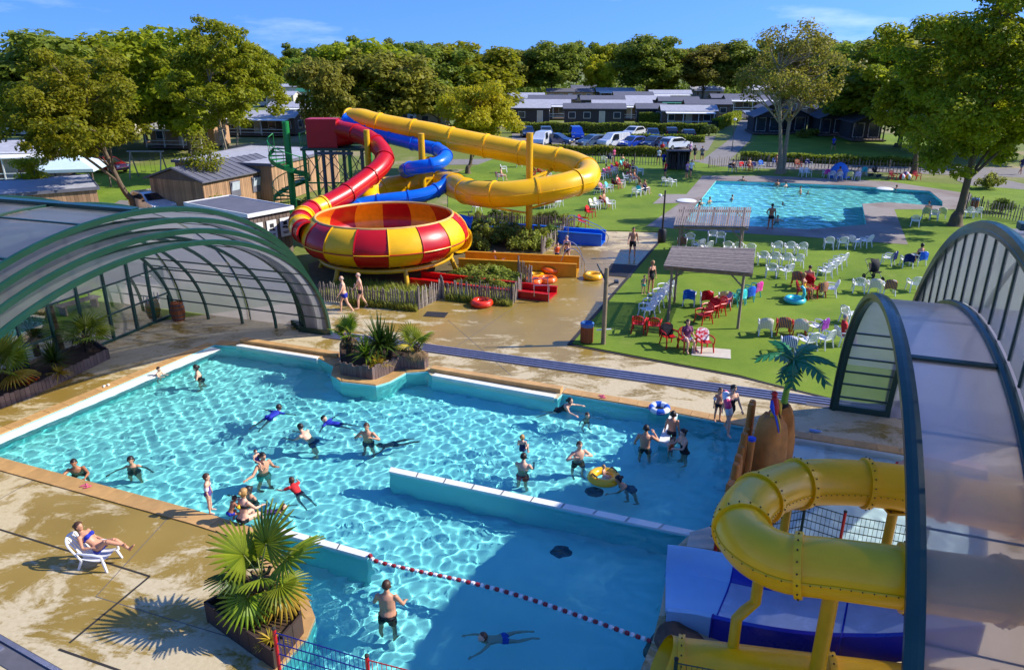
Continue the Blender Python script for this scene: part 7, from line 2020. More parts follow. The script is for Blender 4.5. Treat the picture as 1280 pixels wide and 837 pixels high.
mesh_fence('dark wire fence beside the mouth of the lower yellow tube', [(2.9,10.14), (4.4,9.75)], 1.0, [M_FGRN], [M_FGRN])
# --- stone edge by the wide slide
st = struct(MB().prism(ccw([(4.39,15.3), (5.08,15.6), (5.12,15.01), (4.99,14.58), (4.19,14.76)]), -.3, .05).build('stone_landing', M_CONCRETE))
rk2 = tag(rock_mesh(.7, .6, 9).build('boulder', mat('dark_pool_rock', rgb(92, 74, 58), .8, var=.35, vscale=4, bump=.7, bscale=9), None, (*(3.36,11.75), -.55)), 'dark rough boulder below the wide blue slide', 'boulder')
# --- barrel, bottle and little things on the deck
t = thing('barrel', 'wooden barrel standing by the glazed doors', 'barrel', (*(-14.94,31.15), 0))
for i in range(16):
    a0 = i * PI / 8; mb = MB(); mb.lathe([(.24, 0), (.29, .2), (.31, .42), (.29, .64), (.24, .84)], 1, (0, 0, 0), a0 + .02, a0 + PI / 8 - .02); mb.build('stave', M_BIN, t)
for z, r in ((.12, .275), (.3, .305), (.56, .305), (.74, .272)):
    MB().torus((0, 0, z), r, .012, 24, 5, 2).build('hoop', M_STEEL_D, t)
MB().lathe([(.001, .78), (.24, .78)], 16).build('lid', M_BIN, t)
t = thing('plastic_bottle', 'blue water bottle lying on the deck by the paddling pool', 'bottle', (*(9.53,20.58), .05), R(-20))
MB().tube([(-.18, 0, 0), (-.17, 0, 0), (.08, 0, 0), (.13, 0, 0), (.16, 0, 0)], [.03, .05, .05, .025, .022], 12).build('body', mat('blue_bottle', rgb(120, 160, 220), .15), t)
MB().cyl((.16, 0, 0), (.19, 0, 0), .026, .026, 10).build('cap', PLASTIC[W], t)
M_SHOE = mat('dark_rubber', rgb(40, 38, 44), .7); M_SHOEP = mat('pink_rubber', rgb(210, 90, 120), .6)
for lb, p, m in (('dark sandals left on the far coping', (-1.85,25.16), M_SHOE), ('pink sandals on the deck by the near coping', (-11.66,17.4), M_SHOEP), ('pale sandals beside the left coping', (-14.52,24.01), PLASTIC[W]), ('pink sandals by the second overflow sill', (3.13,23.09), M_SHOEP)):
    t = thing('sandals', lb, 'sandals', (*p, .04), random.random() * 3)
    for s in (-1, 1):
        MB().ball((s * .07, s * .03, .012), (.045, .12, .014), 10, 5).build('sole', m, t); MB().tube([(s * .07 - .045, 0, .01), (s * .07, -.03, .05), (s * .07 + .045, 0, .01)], .012, 5).build('strap', m, t)
t = thing('dip_mat', 'flat grey paving slab under the seated woman', 'slab', (*(7.94,27.22), .014), R(-15)); MB().box((0, 0, .012), (1.5, 1.0, .024)).build('slab', M_CONCRETE, t)

# ------------------------------------------------------------------ campsite behind
ROAD = lambda nm, pts, z=.0: struct(MB().sheet(ccw(pts), (), z).build(nm, M_ASPHALT))
ROAD('parking', [(0,96.91), (24.97,96.03), (30.8,114.56), (0,122.36)], -.01)
ROAD('promenade_path', [(-7.05,82.51), (7.16,83.83), (19.25,81.86), (51.16,73.22), (55.23,79.37), (24,86.59), (7.56,88.78), (-7.44,87.31)], -.014)
ROAD('camp_road', [(19.95,81.86), (23.19,81.86), (34.23,108.76), (46.36,145.27), (43.32,145.27), (32.54,112.17)], -.006)
ROAD('right_path', [(42.82,71.7), (40.35,56.88), (47.95,68.37), (47.4,77.6)], -.004)
ROAD('service_path', [(-31.66,56.88), (-26.17,55), (-27.4,59.22), (-32.48,61.01)], -.008)
struct(MB().sheet(ccw([(26.73,88.04), (44.62,81.86), (66.42,114.56), (39.47,120.99)]), (), -.018).build('camp_lawn', M_TURF))
struct(MB().sheet(ccw([(-43.45,56.88), (-32.34,58.19), (-30.86,71.7), (-36.42,83.16), (-57.81,77.03)]), (), -.018).build('camp_lawn', M_TURF))
struct(MB().sheet(ccw([(-22.4,27.31), (-15.64,32.04), (-20.91,42.57), (-31.97,40.75)]), (), -.012).build('inner_lawn', M_TURF))

M_CLAD = mat('anthracite_cladding', rgb(66, 62, 64), 0.8, var=0.2, vscale=3)
M_CLADW = mat('cream_cladding', rgb(206, 196, 178), 0.7, var=0.1, vscale=2)
M_CLADB = mat('timber_cladding', rgb(168, 132, 98), 0.85, var=0.25, vscale=4, stretch=(1, 1, .2), bump=.3, objvar=.3)
M_CLADG = mat('grey_brown_cladding', rgb(112, 96, 86), 0.85, var=0.25, vscale=4, stretch=(1, 1, .2), bump=.3, objvar=.2)
M_ROOFD = mat('dark_grey_roof', rgb(98, 98, 108), 0.7, var=0.15, vscale=2)
M_ROOFG = mat('mid_grey_roof', rgb(168, 168, 176), 0.7, var=0.15, vscale=2)
M_WHITEP = mat('white_trim', rgb(232, 230, 226), 0.5, var=0.05)
M_PANE = mat('window_pane', rgb(58, 66, 78), 0.08, var=0.1, coat=.5)
M_GREENR = mat('green_awning', rgb(40, 110, 86), 0.7)
def home(label, p, rz, L, Wd, h, wall, roof, style='plain', cat='mobile home', group='holiday homes', rise=.8):
    """long side faces local -Y; gables at the ends"""
    t = thing('holiday_home', label, cat, (*p, -.03), rz, group)
    MB().box((0, 0, h / 2 + .25), (L, Wd, h - .1)).build('wall', wall, t)
    MB().box((0, 0, .15), (L - .3, Wd - .3, .3)).build('plinth', M_JOINT, t)
    rf = bpy.data.objects.new('roof', None); COL.objects.link(rf); rf.parent = t
    e = .3; z0 = h + .18
    for s in (-1, 1):
        mb = MB()
        a = [(-L / 2 - e, s * (Wd / 2 + e), z0), (L / 2 + e, s * (Wd / 2 + e), z0), (L / 2 + e, 0, z0 + rise), (-L / 2 - e, 0, z0 + rise)]
        b = mb.add(a); c = mb.add([(x, y, z + .1) for x, y, z in a])
        for q in ((0, 1, 2, 3), (3, 2, 1, 0)):
            pass
        f = lambda *i: mb.face(i)
        f(b, b + 1, b + 2, b + 3); f(c + 3, c + 2, c + 1, c)
        for i in range(4): f(b + i, b + (i + 1) % 4, c + (i + 1) % 4, c + i)
        mb.build('roof_slope', roof, rf)
        MB().bar((-L / 2 - e, s * (Wd / 2 + e), z0 + .03), (L / 2 + e, s * (Wd / 2 + e), z0 + .03), .08, .14).build('fascia', M_WHITEP if style in ('white', 'veranda') else M_ROOFD, rf)
    for s in (-1, 1):        # gable triangles
        mb = MB(); b = mb.add([(s * L / 2, -Wd / 2, h + .15), (s * L / 2, Wd / 2, h + .15), (s * L / 2, 0, h + .15 + rise)]); mb.face((b, b + 1, b + 2)); mb.build('gable', wall, t)
    n = max(2, int(L / 2.4))
    for i in range(n):
        x = -L / 2 + L * (i + .5) / n
        door = i == n // 2
        w_, hh, zc = (.9, 1.95, 1.3) if door else (1.1, .95, 1.65)
        wd = bpy.data.objects.new('door' if door else 'window', None); COL.objects.link(wd); wd.parent = t
        MB().box((x, -Wd / 2 - .01, zc), (w_ + .14, .07, hh + .14)).build('frame', M_WHITEP, wd)
        MB().box((x, -Wd / 2 - .04, zc), (w_, .05, hh)).build('leaf' if door else 'pane', M_PANE if not door else M_CLADW, wd)
    for s in (-1, 1):
        wd = bpy.data.objects.new('window', None); COL.objects.link(wd); wd.parent = t
        MB().box((s * (L / 2 + .01), 0, 1.6), (.07, 1.4, 1.2)).build('frame', M_WHITEP, wd); MB().box((s * (L / 2 + .04), 0, 1.6), (.05, 1.26, 1.06)).build('pane', M_PANE, wd)
    if style in ('veranda', 'white', 'awning'):
        dp = 2.2
        MB().box((0, -Wd / 2 - dp / 2, .28), (L * .85, dp, .12)).build('terrace', M_CLADG, t)
        col = {'veranda': M_WHITEP, 'white': M_WHITEP, 'awning': M_GREENR}[style]
        MB().box((0, -Wd / 2 - dp / 2, h - .02), (L * .9, dp + .2, .08), 0, .06).build('canopy', col, t)
        for x in (-.42, -.14, .14, .42):
            MB().box((x * L, -Wd / 2 - dp + .06, h / 2 + .1), (.1, .1, h - .2)).build('porch_post', M_WHITEP, t)
        for z in (.7, 1.15):
            MB().box((0, -Wd / 2 - dp + .06, z), (L * .84, .05, .08)).build('porch_rail', M_WHITEP, t)
    return t
def chalet(label, p, rz, wd, dp, h):
    """gable front with porch facing local -Y"""
    t = thing('chalet', label, 'chalet', (*p, -.03), rz, 'black chalets with porches')
    MB().box((0, .6, h / 2 + .3), (wd, dp, h)).build('wall', M_CLAD, t)
    MB().box((0, 0, .2), (wd + .4, dp + 2.4, .2)).build('deck', M_CLADG, t)
    rise = 1.15; e = .45
    for s in (-1, 1):
        mb = MB(); a = [(s * (wd / 2 + e), -dp / 2 - 1.4, h + .2), (s * (wd / 2 + e), dp / 2 + .9, h + .2), (0, dp / 2 + .9, h + .2 + rise), (0, -dp / 2 - 1.4, h + .2 + rise)]
        b = mb.add(a); c = mb.add([(x, y, z + .12) for x, y, z in a]); mb.face((b, b + 1, b + 2, b + 3)); mb.face((c + 3, c + 2, c + 1, c))
        for i in range(4): mb.face((b + i, b + (i + 1) % 4, c + (i + 1) % 4, c + i))
        mb.build('roof_slope', M_ROOFD, t)
        MB().box((s * wd * .45, -dp / 2 - 1.0, h / 2 + .25), (.14, .14, h)).build('porch_post', M_CLAD, t)
    mb = MB(); b = mb.add([(-wd / 2, -dp / 2 - .9, h + .2), (wd / 2, -dp / 2 - .9, h + .2), (0, -dp / 2 - .9, h + .2 + rise)]); mb.face((b, b + 1, b + 2)); mb.build('gable', M_CLAD, t)
    for x, w_ in ((-wd * .25, wd * .36), (wd * .25, wd * .36)):
        q = bpy.data.objects.new('window', None); COL.objects.link(q); q.parent = t
        MB().box((x, -dp / 2 + .58, 1.45), (w_, .08, 2.0)).build('frame', M_WHITEP, q); MB().box((x, -dp / 2 + .54, 1.45), (w_ - .16, .06, 1.84)).build('pane', M_PANE, q)
    MB().lathe([(.001, .05), (.22, .05), (.22, 0), (.001, 0)], 14).mesh('x')
    for x in [wd * (-.45 + .9 * i / 8) for i in range(9)]:
        MB().box((x, -dp / 2 - 1.05, .75), (.06, .05, .9)).build('baluster', M_CLAD, t)
    MB().box((0, -dp / 2 - 1.05, 1.22), (wd * .92, .07, .08)).build('porch_rail', M_CLAD, t)
HOMES = [  # label, base, rot, length, wall, roof, style
 ('dark mobile home at the left end of the front row', (3.47,137.92), -4, 6.5, M_CLAD, M_ROOFG, 'plain'), ('dark mobile home with a long grey roof in the front row', (14.56,136.19), -3, 10.5, M_CLAD, M_ROOFD, 'plain'), ('mobile home with white veranda beside the camp road', (30.03,131.26), -4, 9.0, M_CLADG, M_ROOFG, 'veranda'),
 ('home with white canopy behind the left end of the front row', (6.87,149.24), -4, 8.5, M_CLADG, M_ROOFG, 'white'), ('timber home with white canopy in the second row', (20.94,147.23), -3, 11, M_CLADG, M_ROOFG, 'white'), ('grey home behind the white veranda', (37.76,149.24), -4, 8.5, M_CLADG, M_ROOFD, 'plain'),
 ('brown home in the third row at the left', (8.73,167.47), -3, 10, M_CLADB, M_ROOFD, 'plain'), ('grey home in the third row', (19.27,164.96), -2, 9, M_CLAD, M_ROOFD, 'plain'), ('home in the third row beside the hedge', (28.39,164.96), -2, 10, M_CLADG, M_ROOFG, 'plain'), ('home with green awning in the third row', (28.75,184.26), 0, 9, M_CLAD, M_ROOFD, 'awning'), ('home with green awning beside the large dark tree', (34.43,160.15), -3, 8, M_CLADG, M_ROOFD, 'awning'),
 ('home with white canopy far behind the yellow tree', (27.7,208.55), 0, 10, M_CLADG, M_ROOFG, 'white'), ('brown home under the dark trees', (15.3,204.7), 0, 12, M_CLADB, M_ROOFD, 'plain'), ('long home with white canopy left of the bare tree', (53.25,167.47), -3, 14, M_CLADG, M_ROOFD, 'white'), ('pale roofed home far behind the camp road', (73.89,230.12), 0, 9, M_CLADW, M_ROOFG, 'white'), ('dark home at the end of the camp road', (48.95,172.72), -2, 9, M_CLAD, M_ROOFD, 'plain'), ('cream home far behind the bare tree', (55.43,220.98), 0, 9, M_CLADW, M_ROOFG, 'white'), ('white gabled home behind the yellow tube start', (-14,128.16), 30, 6, M_CLADW, M_ROOFG, 'plain'), ('grey roofed home behind the olive tree', (-19.29,131.26), -5, 9, M_CLADG, M_ROOFG, 'plain'), ('home behind the slide tower platform', (-25.84,145.27), -5, 9, M_CLADG, M_ROOFG, 'plain'),
 ('dark roofed home between the front row and white veranda', (24.56,136.19), -3, 5, M_CLAD, M_ROOFD, 'plain'), ('pale home behind the third row of homes', (39.5,193.96), -2, 10, M_CLADW, M_ROOFG, 'white'), ('grey home far back above the parked cars', (22.64,230.12), 0, 10, M_CLADG, M_ROOFD, 'white'), ('white canopied home at the left end of the back rows', (2.78,178.31), -3, 9, M_CLADW, M_ROOFG, 'white'), ('dark home just right of the broad yellow-green tree', (1.6,153.42), -3, 8, M_CLADB, M_ROOFD, 'plain'), ('white canopied home behind the bare tree crown', (72.56,193.96), -3, 10, M_CLADW, M_ROOFD, 'white'), ('pale home behind the black chalets', (75.29,175.47), -3, 10, M_CLADW, M_ROOFG, 'white'),
 ('home behind the chalets at the right', (62.74,162.52), -3, 10, M_CLADG, M_ROOFD, 'plain'), ('cream home behind the right chalets', (71.82,153.42), -3, 9, M_CLADW, M_ROOFG, 'plain'),
 ('pale caravan home in the left rows nearest the tower', (-39.71,141.5), -8, 9, M_CLADW, M_ROOFG, 'white'), ('blue-grey roofed home in the left rows', (-38.22,117.05), -8, 12, M_CLADG, M_ROOFG, 'white'), ('white caravan home in the middle of the left rows', (-56.51,187.39), -8, 9, M_CLADW, M_ROOFG, 'white'), ('white caravan home far back in the left rows', (-67.57,240.02), -8, 9, M_CLADW, M_ROOFG, 'plain'), ('home with green roof edge in the left rows', (-52.7,204.7), -8, 8, M_CLADW, M_GREENR, 'plain'), ('white canopied home behind the forked tree', (-51.94,120.99), -8, 10, M_CLADG, M_ROOFG, 'white'), ('second white canopied home behind the forked tree', (-42.61,100.57), -8, 9, M_CLADB, M_ROOFG, 'white'), ('pale home left of the forked tree crown', (-61.65,117.05), -6, 10, M_CLADW, M_ROOFG, 'white'), ('pale home at the far left', (-75.21,117.05), -6, 10, M_CLADW, M_ROOFG, 'plain'), ('white home behind the slender stems', (-67.65,145.27), -6, 10, M_CLADW, M_ROOFG, 'plain'), ('grey home far back on the left', (-82.09,145.27), -6, 10, M_CLADG, M_ROOFG, 'white'), ('small white home at the far end of the left rows', (-89.69,289.71), -8, 9, M_CLADW, M_ROOFG, 'plain')]
for lb, p, rz, L, wl, rf, stl in HOMES:
    home(lb, p, R(rz), L, 3.9, 2.5, wl, rf, stl)
for lb, p, rz in (('black chalet left of the bare tree', (39.67,119.65), -6), ('black chalet behind the bare tree trunks', (44.05,120.99), -6), ('black chalet in the middle of the row', (48.58,117.05), -6), ('black chalet nearest the overhanging tree', (50.46,109.88), -6), ('black chalet behind the chalet nearest the tree', (60.94,134.51), -6), ('black chalet in the second row behind the middle one', (56.08,137.92), -6), ('black chalet in the second row left of the bare tree', (46.54,137.92), -6)):
    chalet(lb, p, R(rz), 4.2, 5.0, 2.35)
# --- buildings on the left
def clad_walls(t, c, sx, sy, h, m, bw=.19):
    """separate upright boards round a box"""
    me = MB().box((0, 0, h / 2), (bw - .015, .045, h)).mesh('board', [m])
    for n, L, f in ((int(sx / bw), sx, lambda s: ((s, -sy / 2, 0), 0)), (int(sx / bw), sx, lambda s: ((s, sy / 2, 0), 0)), (int(sy / bw), sy, lambda s: ((-sx / 2, s, 0), PI / 2)), (int(sy / bw), sy, lambda s: ((sx / 2, s, 0), PI / 2))):
        for i in range(n):
            loc, rz = f(-L / 2 + L * (i + .5) / n)
            link('board', me, t, (loc[0], loc[1], random.uniform(-.01, .01)), rz)
def rect_from(a, b, depth):
    """centre, angle and length for a building whose front runs from a to b and extends depth behind"""
    a = Vector((*a, 0)); b = Vector((*b, 0)); d = b - a; n = Vector((-d.y, d.x, 0)).normalized()
    return (a + b) / 2 + n * depth / 2, math.atan2(d.y, d.x), d.length
c, ang, L = rect_from((-22.69,54.4), (-19.33,62.51), 5.2)
t = thing('wooden_cabin', 'wooden cabin with dark pitched roof and two tilted windows', 'cabin', c, ang)
MB().box((0, 0, 1.25), (L - .1, 5.1, 2.5)).build('wall_core', M_CLADG, t); clad_walls(t, c, L, 5.2, 2.5, M_CLADB)
for s in (-1, 1):
    mb = MB(); a = [(-L / 2 - .3, s * 2.9, 2.45), (L / 2 + .3, s * 2.9, 2.45), (L / 2 + .3, 0, 3.35), (-L / 2 - .3, 0, 3.35)]; b = mb.add(a); d_ = mb.add([(x, y, z + .1) for x, y, z in a])
    mb.face((b, b + 1, b + 2, b + 3)); mb.face((d_ + 3, d_ + 2, d_ + 1, d_))
    for i in range(4): mb.face((b + i, b + (i + 1) % 4, d_ + (i + 1) % 4, d_ + i))
    sl = mb.build('roof_slope', M_ROOFD, t)
    for i in range(14):
        x = -L / 2 - .2 + (L + .4) * i / 13; MB().bar((x, s * 2.9, 2.57), (x, 0, 3.47), .05, .04).build('roof_rib', M_ROOFD, sl)
    mb = MB(); b = mb.add([(s * L / 2, -2.6, 2.5), (s * L / 2, 2.6, 2.5), (s * L / 2, 0, 3.3)]); mb.face((b, b + 1, b + 2)); mb.build('gable', M_CLADG, t)
for x in (-1.2, 1.2):
    q = bpy.data.objects.new('window', None); COL.objects.link(q); q.parent = t
    MB().box((x, -2.65, 1.55), (1.0, .1, 1.2)).build('frame', M_ROOFD, q); MB().box((x, -2.7, 1.58), (.8, .06, 1.0), 0, .2).build('pane', mat('pale_pane', rgb(190, 200, 206), .1), q)
def flat_block(label, a, b, depth, h, wall, roof, trim, cat='building'):
    c, ang, L = rect_from(a, b, depth)
    t = thing('flat_building', label, cat, c, ang)
    MB().box((0, 0, h / 2), (L - .1, depth - .1, h)).build('wall_core', M_CLADG, t); clad_walls(t, c, L, depth, h - .05, wall, .24)
    MB().box((0, 0, h + .06), (L + .3, depth + .3, .12)).build('roof', roof, t)
    for s in (-1, 1):
        MB().box((0, s * (depth / 2 + .17), h + .06), (L + .42, .06, .22)).build('fascia', trim, t); MB().box((s * (L / 2 + .17), 0, h + .06), (.06, depth + .28, .22)).build('fascia', trim, t)
    return t, L
flat_block('long flat roofed timber building behind the spiral stair', (-19.19,59.57), (-16.27,70.23), 9.0, 3.0, M_CLADB, M_ROOFG, M_ROOFD)
t, L = flat_block('flat roofed kiosk with three white posters by the bowl', (-14.94,41.46), (-13.29,43.73), 6.0, 2.6, M_CLADG, M_ROOFD, M_WHITEP)
M_POSTER = mat('white_poster', rgb(232, 232, 230), .5, var=.03); M_INK = mat('poster_ink', rgb(44, 44, 50), .6)
for i in range(3):
    x = -L / 2 + L * (i + .5) / 3
    q = bpy.data.objects.new('poster', None); COL.objects.link(q); q.parent = t
    MB().box((x, -3.07, 1.6), (L / 3 - .26, .03, 1.1)).build('sheet', M_POSTER, q)
    for j, (dx, dz, w_, h_) in enumerate(((0, .3, .26, .22), (-.05, .02, .3, .1), (.12, -.05, .16, .08), (0, -.35, .4, .04), (0, -.45, .34, .04))):
        MB().box((x + dx, -3.095, 1.6 + dz * .8), (w_, .012, h_)).build('printed_mark', M_INK, q)
flat_block('low shed with corrugated grey roof behind the left enclosure', (-35.9,48.53), (-29.59,52.68), 7.0, 2.3, M_CLADB, M_ROOFG, M_ROOFD, 'shed')
home('timber cabin with veranda posts at the far left', (-48.93,72.2), R(14), 11, 5, 2.6, M_CLADB, M_ROOFG, 'veranda', 'cabin')
# pale pyramid canopy with picnic table
t = thing('garden_canopy', 'pale blue pyramid canopy on dark posts at the left', 'canopy', (*(-38.21,64.9), 0), R(12))
mb = MB(); b = mb.add([(-2.4, -2.4, 2.25), (2.4, -2.4, 2.25), (2.4, 2.4, 2.25), (-2.4, 2.4, 2.25), (0, 0, 3.4)])
M_CANVAS = mat('pale_blue_canvas', rgb(196, 216, 222), .7, var=.05)
for i in range(4):
    mb2 = MB(); q = mb2.add([mb.v[i], mb.v[(i + 1) % 4], mb.v[4], tuple(Vector(mb.v[i]) - Vector((0, 0, .25))), tuple(Vector(mb.v[(i + 1) % 4]) - Vector((0, 0, .25)))]); mb2.face((q, q + 1, q + 2)); mb2.face((q + 3, q + 4, q + 1, q)); mb2.build('canvas_panel', M_CANVAS, t)
    MB().cyl((2.2 * (1 if i in (1, 2) else -1), 2.2 * (1 if i > 1 else -1), 0), (2.2 * (1 if i in (1, 2) else -1), 2.2 * (1 if i > 1 else -1), 2.25), .07, .07, 8).build('post', M_CLADG, t)
t = thing('picnic_table', 'dark green picnic table under the pale canopy', 'picnic table', (*(-37.84,64.49), 0), R(12))
for y in (-.3, 0, .3): MB().box((0, y, .75), (1.8, .26, .05)).build('table_board', M_FGRN, t)
for y in (-.8, .8): MB().box((0, y, .45), (1.8, .26, .05)).build('bench_board', M_FGRN, t)
for x in (-.7, .7):
    for s in (-1, 1): MB().bar((x, s * .25, .74), (x, s * .7, 0), .06, .08).build('leg', M_FGRN, t)
    MB().bar((x, -.85, .42), (x, .85, .42), .06, .08).build('cross_bar', M_FGRN, t)
t = thing('swing_frame', 'timber swing frame on the grass behind the silver car', 'swing', (*(-35.65,73.22), 0), R(0))
for x in (-1.5, 1.5):
    for s in (-1, 1): MB().cyl((x, s * .9, 0), (x, 0, 2.5), .07, .06, 8).build('leg', M_PALE, t)
MB().cyl((-1.8, 0, 2.5), (1.8, 0, 2.5), .07, .07, 8).build('beam', M_PALE, t)
for x in (-.5, .5):
    MB().box((x, 0, .6), (.45, .2, .04)).build('seat', M_JOINT, t)
    for s in (-.2, .2): MB().tube([(x + s, 0, .6), (x + s, 0, 2.45)], .012, 4).build('chain', M_STEEL_D, t)
t = thing('garden_bench', 'grey timber bench outside the glazed end wall', 'bench', (*(-20.13,32.5), 0), R(62))
for y in (-.2, 0, .2): MB().box((0, y, .45), (1.9, .17, .05)).build('seat_slat', M_TIMBER, t)
for z in (.65, .85): MB().box((0, .32, z), (1.9, .04, .14), 0, -.15).build('back_slat', M_TIMBER, t)
for x in (-.75, .75):
    MB().box((x, 0, .22), (.09, .5, .44)).build('leg', M_TIMBER, t); MB().bar((x, .26, .4), (x, .36, .95), .07, .06, (1, 0, 0)).build('back_post', M_TIMBER, t)
# --- cars
GLASSC = mat('car_glass', rgb(28, 34, 42), .05, coat=.8); TYRE = mat('tyre', rgb(26, 26, 28), .8); RIMM = mat('alloy_rim', rgb(160, 162, 166), .3, metal=.8)
HEADL = mat('headlamp', rgb(226, 230, 234), .1, coat=.8); TAILL = mat('tail_lamp', rgb(170, 16, 20), .2, coat=.6); PLATE = mat('number_plate', rgb(230, 200, 60), .5)
def paint(name, c): return mat('paint_' + name, rgb(*c), .25, metal=.3, var=.03, coat=.8)
CARP = {'white': paint('white', (228, 230, 232)), 'blue': paint('blue', (20, 60, 170)), 'navy': paint('navy', (30, 44, 84)), 'black': paint('black', (24, 26, 30)), 'silver': paint('silver', (216, 220, 226)), 'steel': paint('steel', (90, 112, 136)), 'red': paint('red', (150, 24, 26))}
def car_meshes(kind):
    """front towards -Y"""
    if kind == 'van': L, Wd, H, prof, gl = 4.4, 1.82, 1.85, [(-2.2, .35), (-2.2, .8), (-2.05, 1.0), (-1.35, 1.15), (-.75, 1.78), (-.5, 1.85), (2.05, 1.85), (2.18, 1.6), (2.2, .4)], [(-1.28, 1.18, -.72, 1.76)]
    elif kind == 'estate': L, Wd, H, prof, gl = 4.5, 1.8, 1.5, [(-2.25, .3), (-2.25, .65), (-2.1, .8), (-1.15, .98), (-.35, 1.45), (.2, 1.52), (1.55, 1.48), (2.15, 1.02), (2.25, .9), (2.25, .35)], None
    else: L, Wd, H, prof, gl = 4.0, 1.75, 1.5, [(-2.0, .3), (-2.0, .65), (-1.88, .82), (-1.1, 1.0), (-.35, 1.46), (.2, 1.53), (1.35, 1.46), (1.9, 1.05), (2.0, .9), (2.0, .35)], None
    out = {}
    mb = MB(); rings = []
    for x, sx in ((-Wd / 2, .94), (-Wd / 2 * .985, 1.0), (Wd / 2 * .985, 1.0), (Wd / 2, .94)):
        rings.append([(x * (1 if z < 1.02 else 1 - .16 * (z - 1.0) / .5), y * sx if z < 1.0 else y * (sx + .0), z if z < .5 else z * (1.0 if sx == 1 else .985)) for y, z in prof])
    mb.loft(rings, False, True, True)
    n = len(prof); mb.face(list(range(n))); mb.face([3 * n + i for i in reversed(range(n))])
    out['body'] = mb
    top = [p for p in prof if p[1] > .95]
    ys = (top[0][0] + .02, top[-1][0])
    mb = MB()
    hz = H
    for s in (-1, 1):
        q = [(s * (Wd / 2 * .99 + .012), -.98 if kind != 'van' else -1.1, 1.04), (s * (Wd / 2 * .99 + .012), 1.6 if kind != 'van' else .1, 1.04), (s * (Wd / 2 * .86 + .02), 1.25 if kind != 'van' else .1, hz - .1), (s * (Wd / 2 * .86 + .02), -.32 if kind != 'van' else -.62, hz - .1)]
        b = mb.add(q); mb.face((b, b + 1, b + 2, b + 3))
    y0, z0_, y1, z1_ = (-1.1, 1.03, -.4, 1.44) if kind != 'van' else (-1.28, 1.2, -.76, 1.75)
    b = mb.add([(-Wd * .42, y0 - .015, z0_), (Wd * .42, y0 - .015, z0_), (Wd * .38, y1 - .015, z1_), (-Wd * .38, y1 - .015, z1_)]); mb.face((b, b + 1, b + 2, b + 3))
    yb0, yb1 = ((1.9, 1.42) if kind == 'hatch' else (2.14, 1.62) if kind == 'estate' else (2.2, 2.12))
    b = mb.add([(-Wd * .42, yb0 + .03, 1.08), (Wd * .42, yb0 + .03, 1.08), (Wd * .38, yb1 + .03, hz - .1), (-Wd * .38, yb1 + .03, hz - .1)]); mb.face((b + 3, b + 2, b + 1, b))
    out['glazing'] = mb
    wy = L / 2 - .75
    for i, (sx, sy) in enumerate(((-1, -1), (1, -1), (-1, 1), (1, 1))):
        m1 = MB().cyl((sx * (Wd / 2 - .16), sy * wy, .31), (sx * (Wd / 2 + .015), sy * wy, .31), .31, .31, 16); m2 = MB().cyl((sx * (Wd / 2 + .01), sy * wy, .31), (sx * (Wd / 2 + .03), sy * wy, .31), .2, .19, 12)
        out['wheel%d' % i] = (m1, m2)
    for i, s in enumerate((-1, 1)):
        out['headlight%d' % i] = MB().box((s * Wd * .36, -L / 2 + .06, .72), (.34, .16, .15)); out['taillight%d' % i] = MB().box((s * Wd * .42, L / 2 - .06, .88), (.16, .16, .3))
        out['mirror%d' % i] = MB().box((s * (Wd / 2 + .08), -.85, 1.02), (.18, .1, .13))
    out['plate'] = MB().box((0, -L / 2 - .01, .48), (.5, .03, .12)); out['plate1'] = MB().box((0, L / 2 + .01, .6), (.5, .03, .12))
    out['bumper'] = MB().box((0, -L / 2 + .03, .42), (Wd * .92, .12, .16))
    return out
CARM = {}
def car(label, p, rz, kind, col, group='cars in the car park'):
    if kind not in CARM:
        d = car_meshes(kind); CARM[kind] = {}
        for k, v in d.items():
            if k.startswith('wheel'): CARM[kind][k] = (v[0].mesh('tyre', TYRE), v[1].mesh('rim', RIMM))
            else:
                CARM[kind][k] = v.mesh(k, {'b': CARP['white'], 'g': GLASSC, 'h': HEADL, 't': TAILL, 'm': CARP['black'], 'p': PLATE}[k[0]] if k != 'bumper' else TYRE)
    t = thing('parked_car', label, 'car' if kind != 'van' else 'van', (*p, 0), rz, group)
    for k, v in CARM[kind].items():
        nm = ''.join(ch for ch in k if not ch.isdigit())
        if nm == 'wheel':
            w = bpy.data.objects.new('wheel', None); COL.objects.link(w); w.parent = t
            link('tyre', v[0], w); link('rim', v[1], w)
        else:
            o = link({'plate': 'number_plate'}.get(nm, nm), v, t)
            if nm == 'body': dress(o, CARP[col])
    return t
for lb, p, rz, k, c in (('white van at the left of the front car row', (3.98,101.53), -20, 'van', 'white'), ('dark car beside the white van in the front row', (6.08,102.51), 60, 'estate', 'navy'), ('steel blue car turning in the front row', (10.76,100.57), -60, 'estate', 'steel'), ('white van in the middle of the front car row', (13.41,99.63), -55, 'van', 'white'), ('bright blue car right of the middle white van', (15.8,98.71), -50, 'hatch', 'blue'), ('navy car second from the right in the front row', (18.52,98.71), -45, 'hatch', 'navy'), ('silver car at the right end of the front row', (21.16,97.8), 125, 'estate', 'silver'),
                        ('blue car at the left of the back row', (2.27,113.35), 5, 'hatch', 'navy'), ('steel car second in the back row', (5.02,113.35), 5, 'hatch', 'steel'), ('tall blue van in the back row', (9.19,108.76), 2, 'van', 'blue'), ('white car in the back row behind the bright blue car', (18.17,113.35), -40, 'hatch', 'white'), ('navy car in the back row behind the second navy car', (20.3,109.88), -5, 'hatch', 'navy'), ('dark car with red lamps in the back row', (23.43,112.17), 175, 'hatch', 'black'), ('black car at the right end of the back row', (25.16,108.76), 175, 'estate', 'black'), ('white car parked at the head of the camp road', (44.97,147.23), 20, 'estate', 'white')):
    car(lb, p, R(rz), k, c)
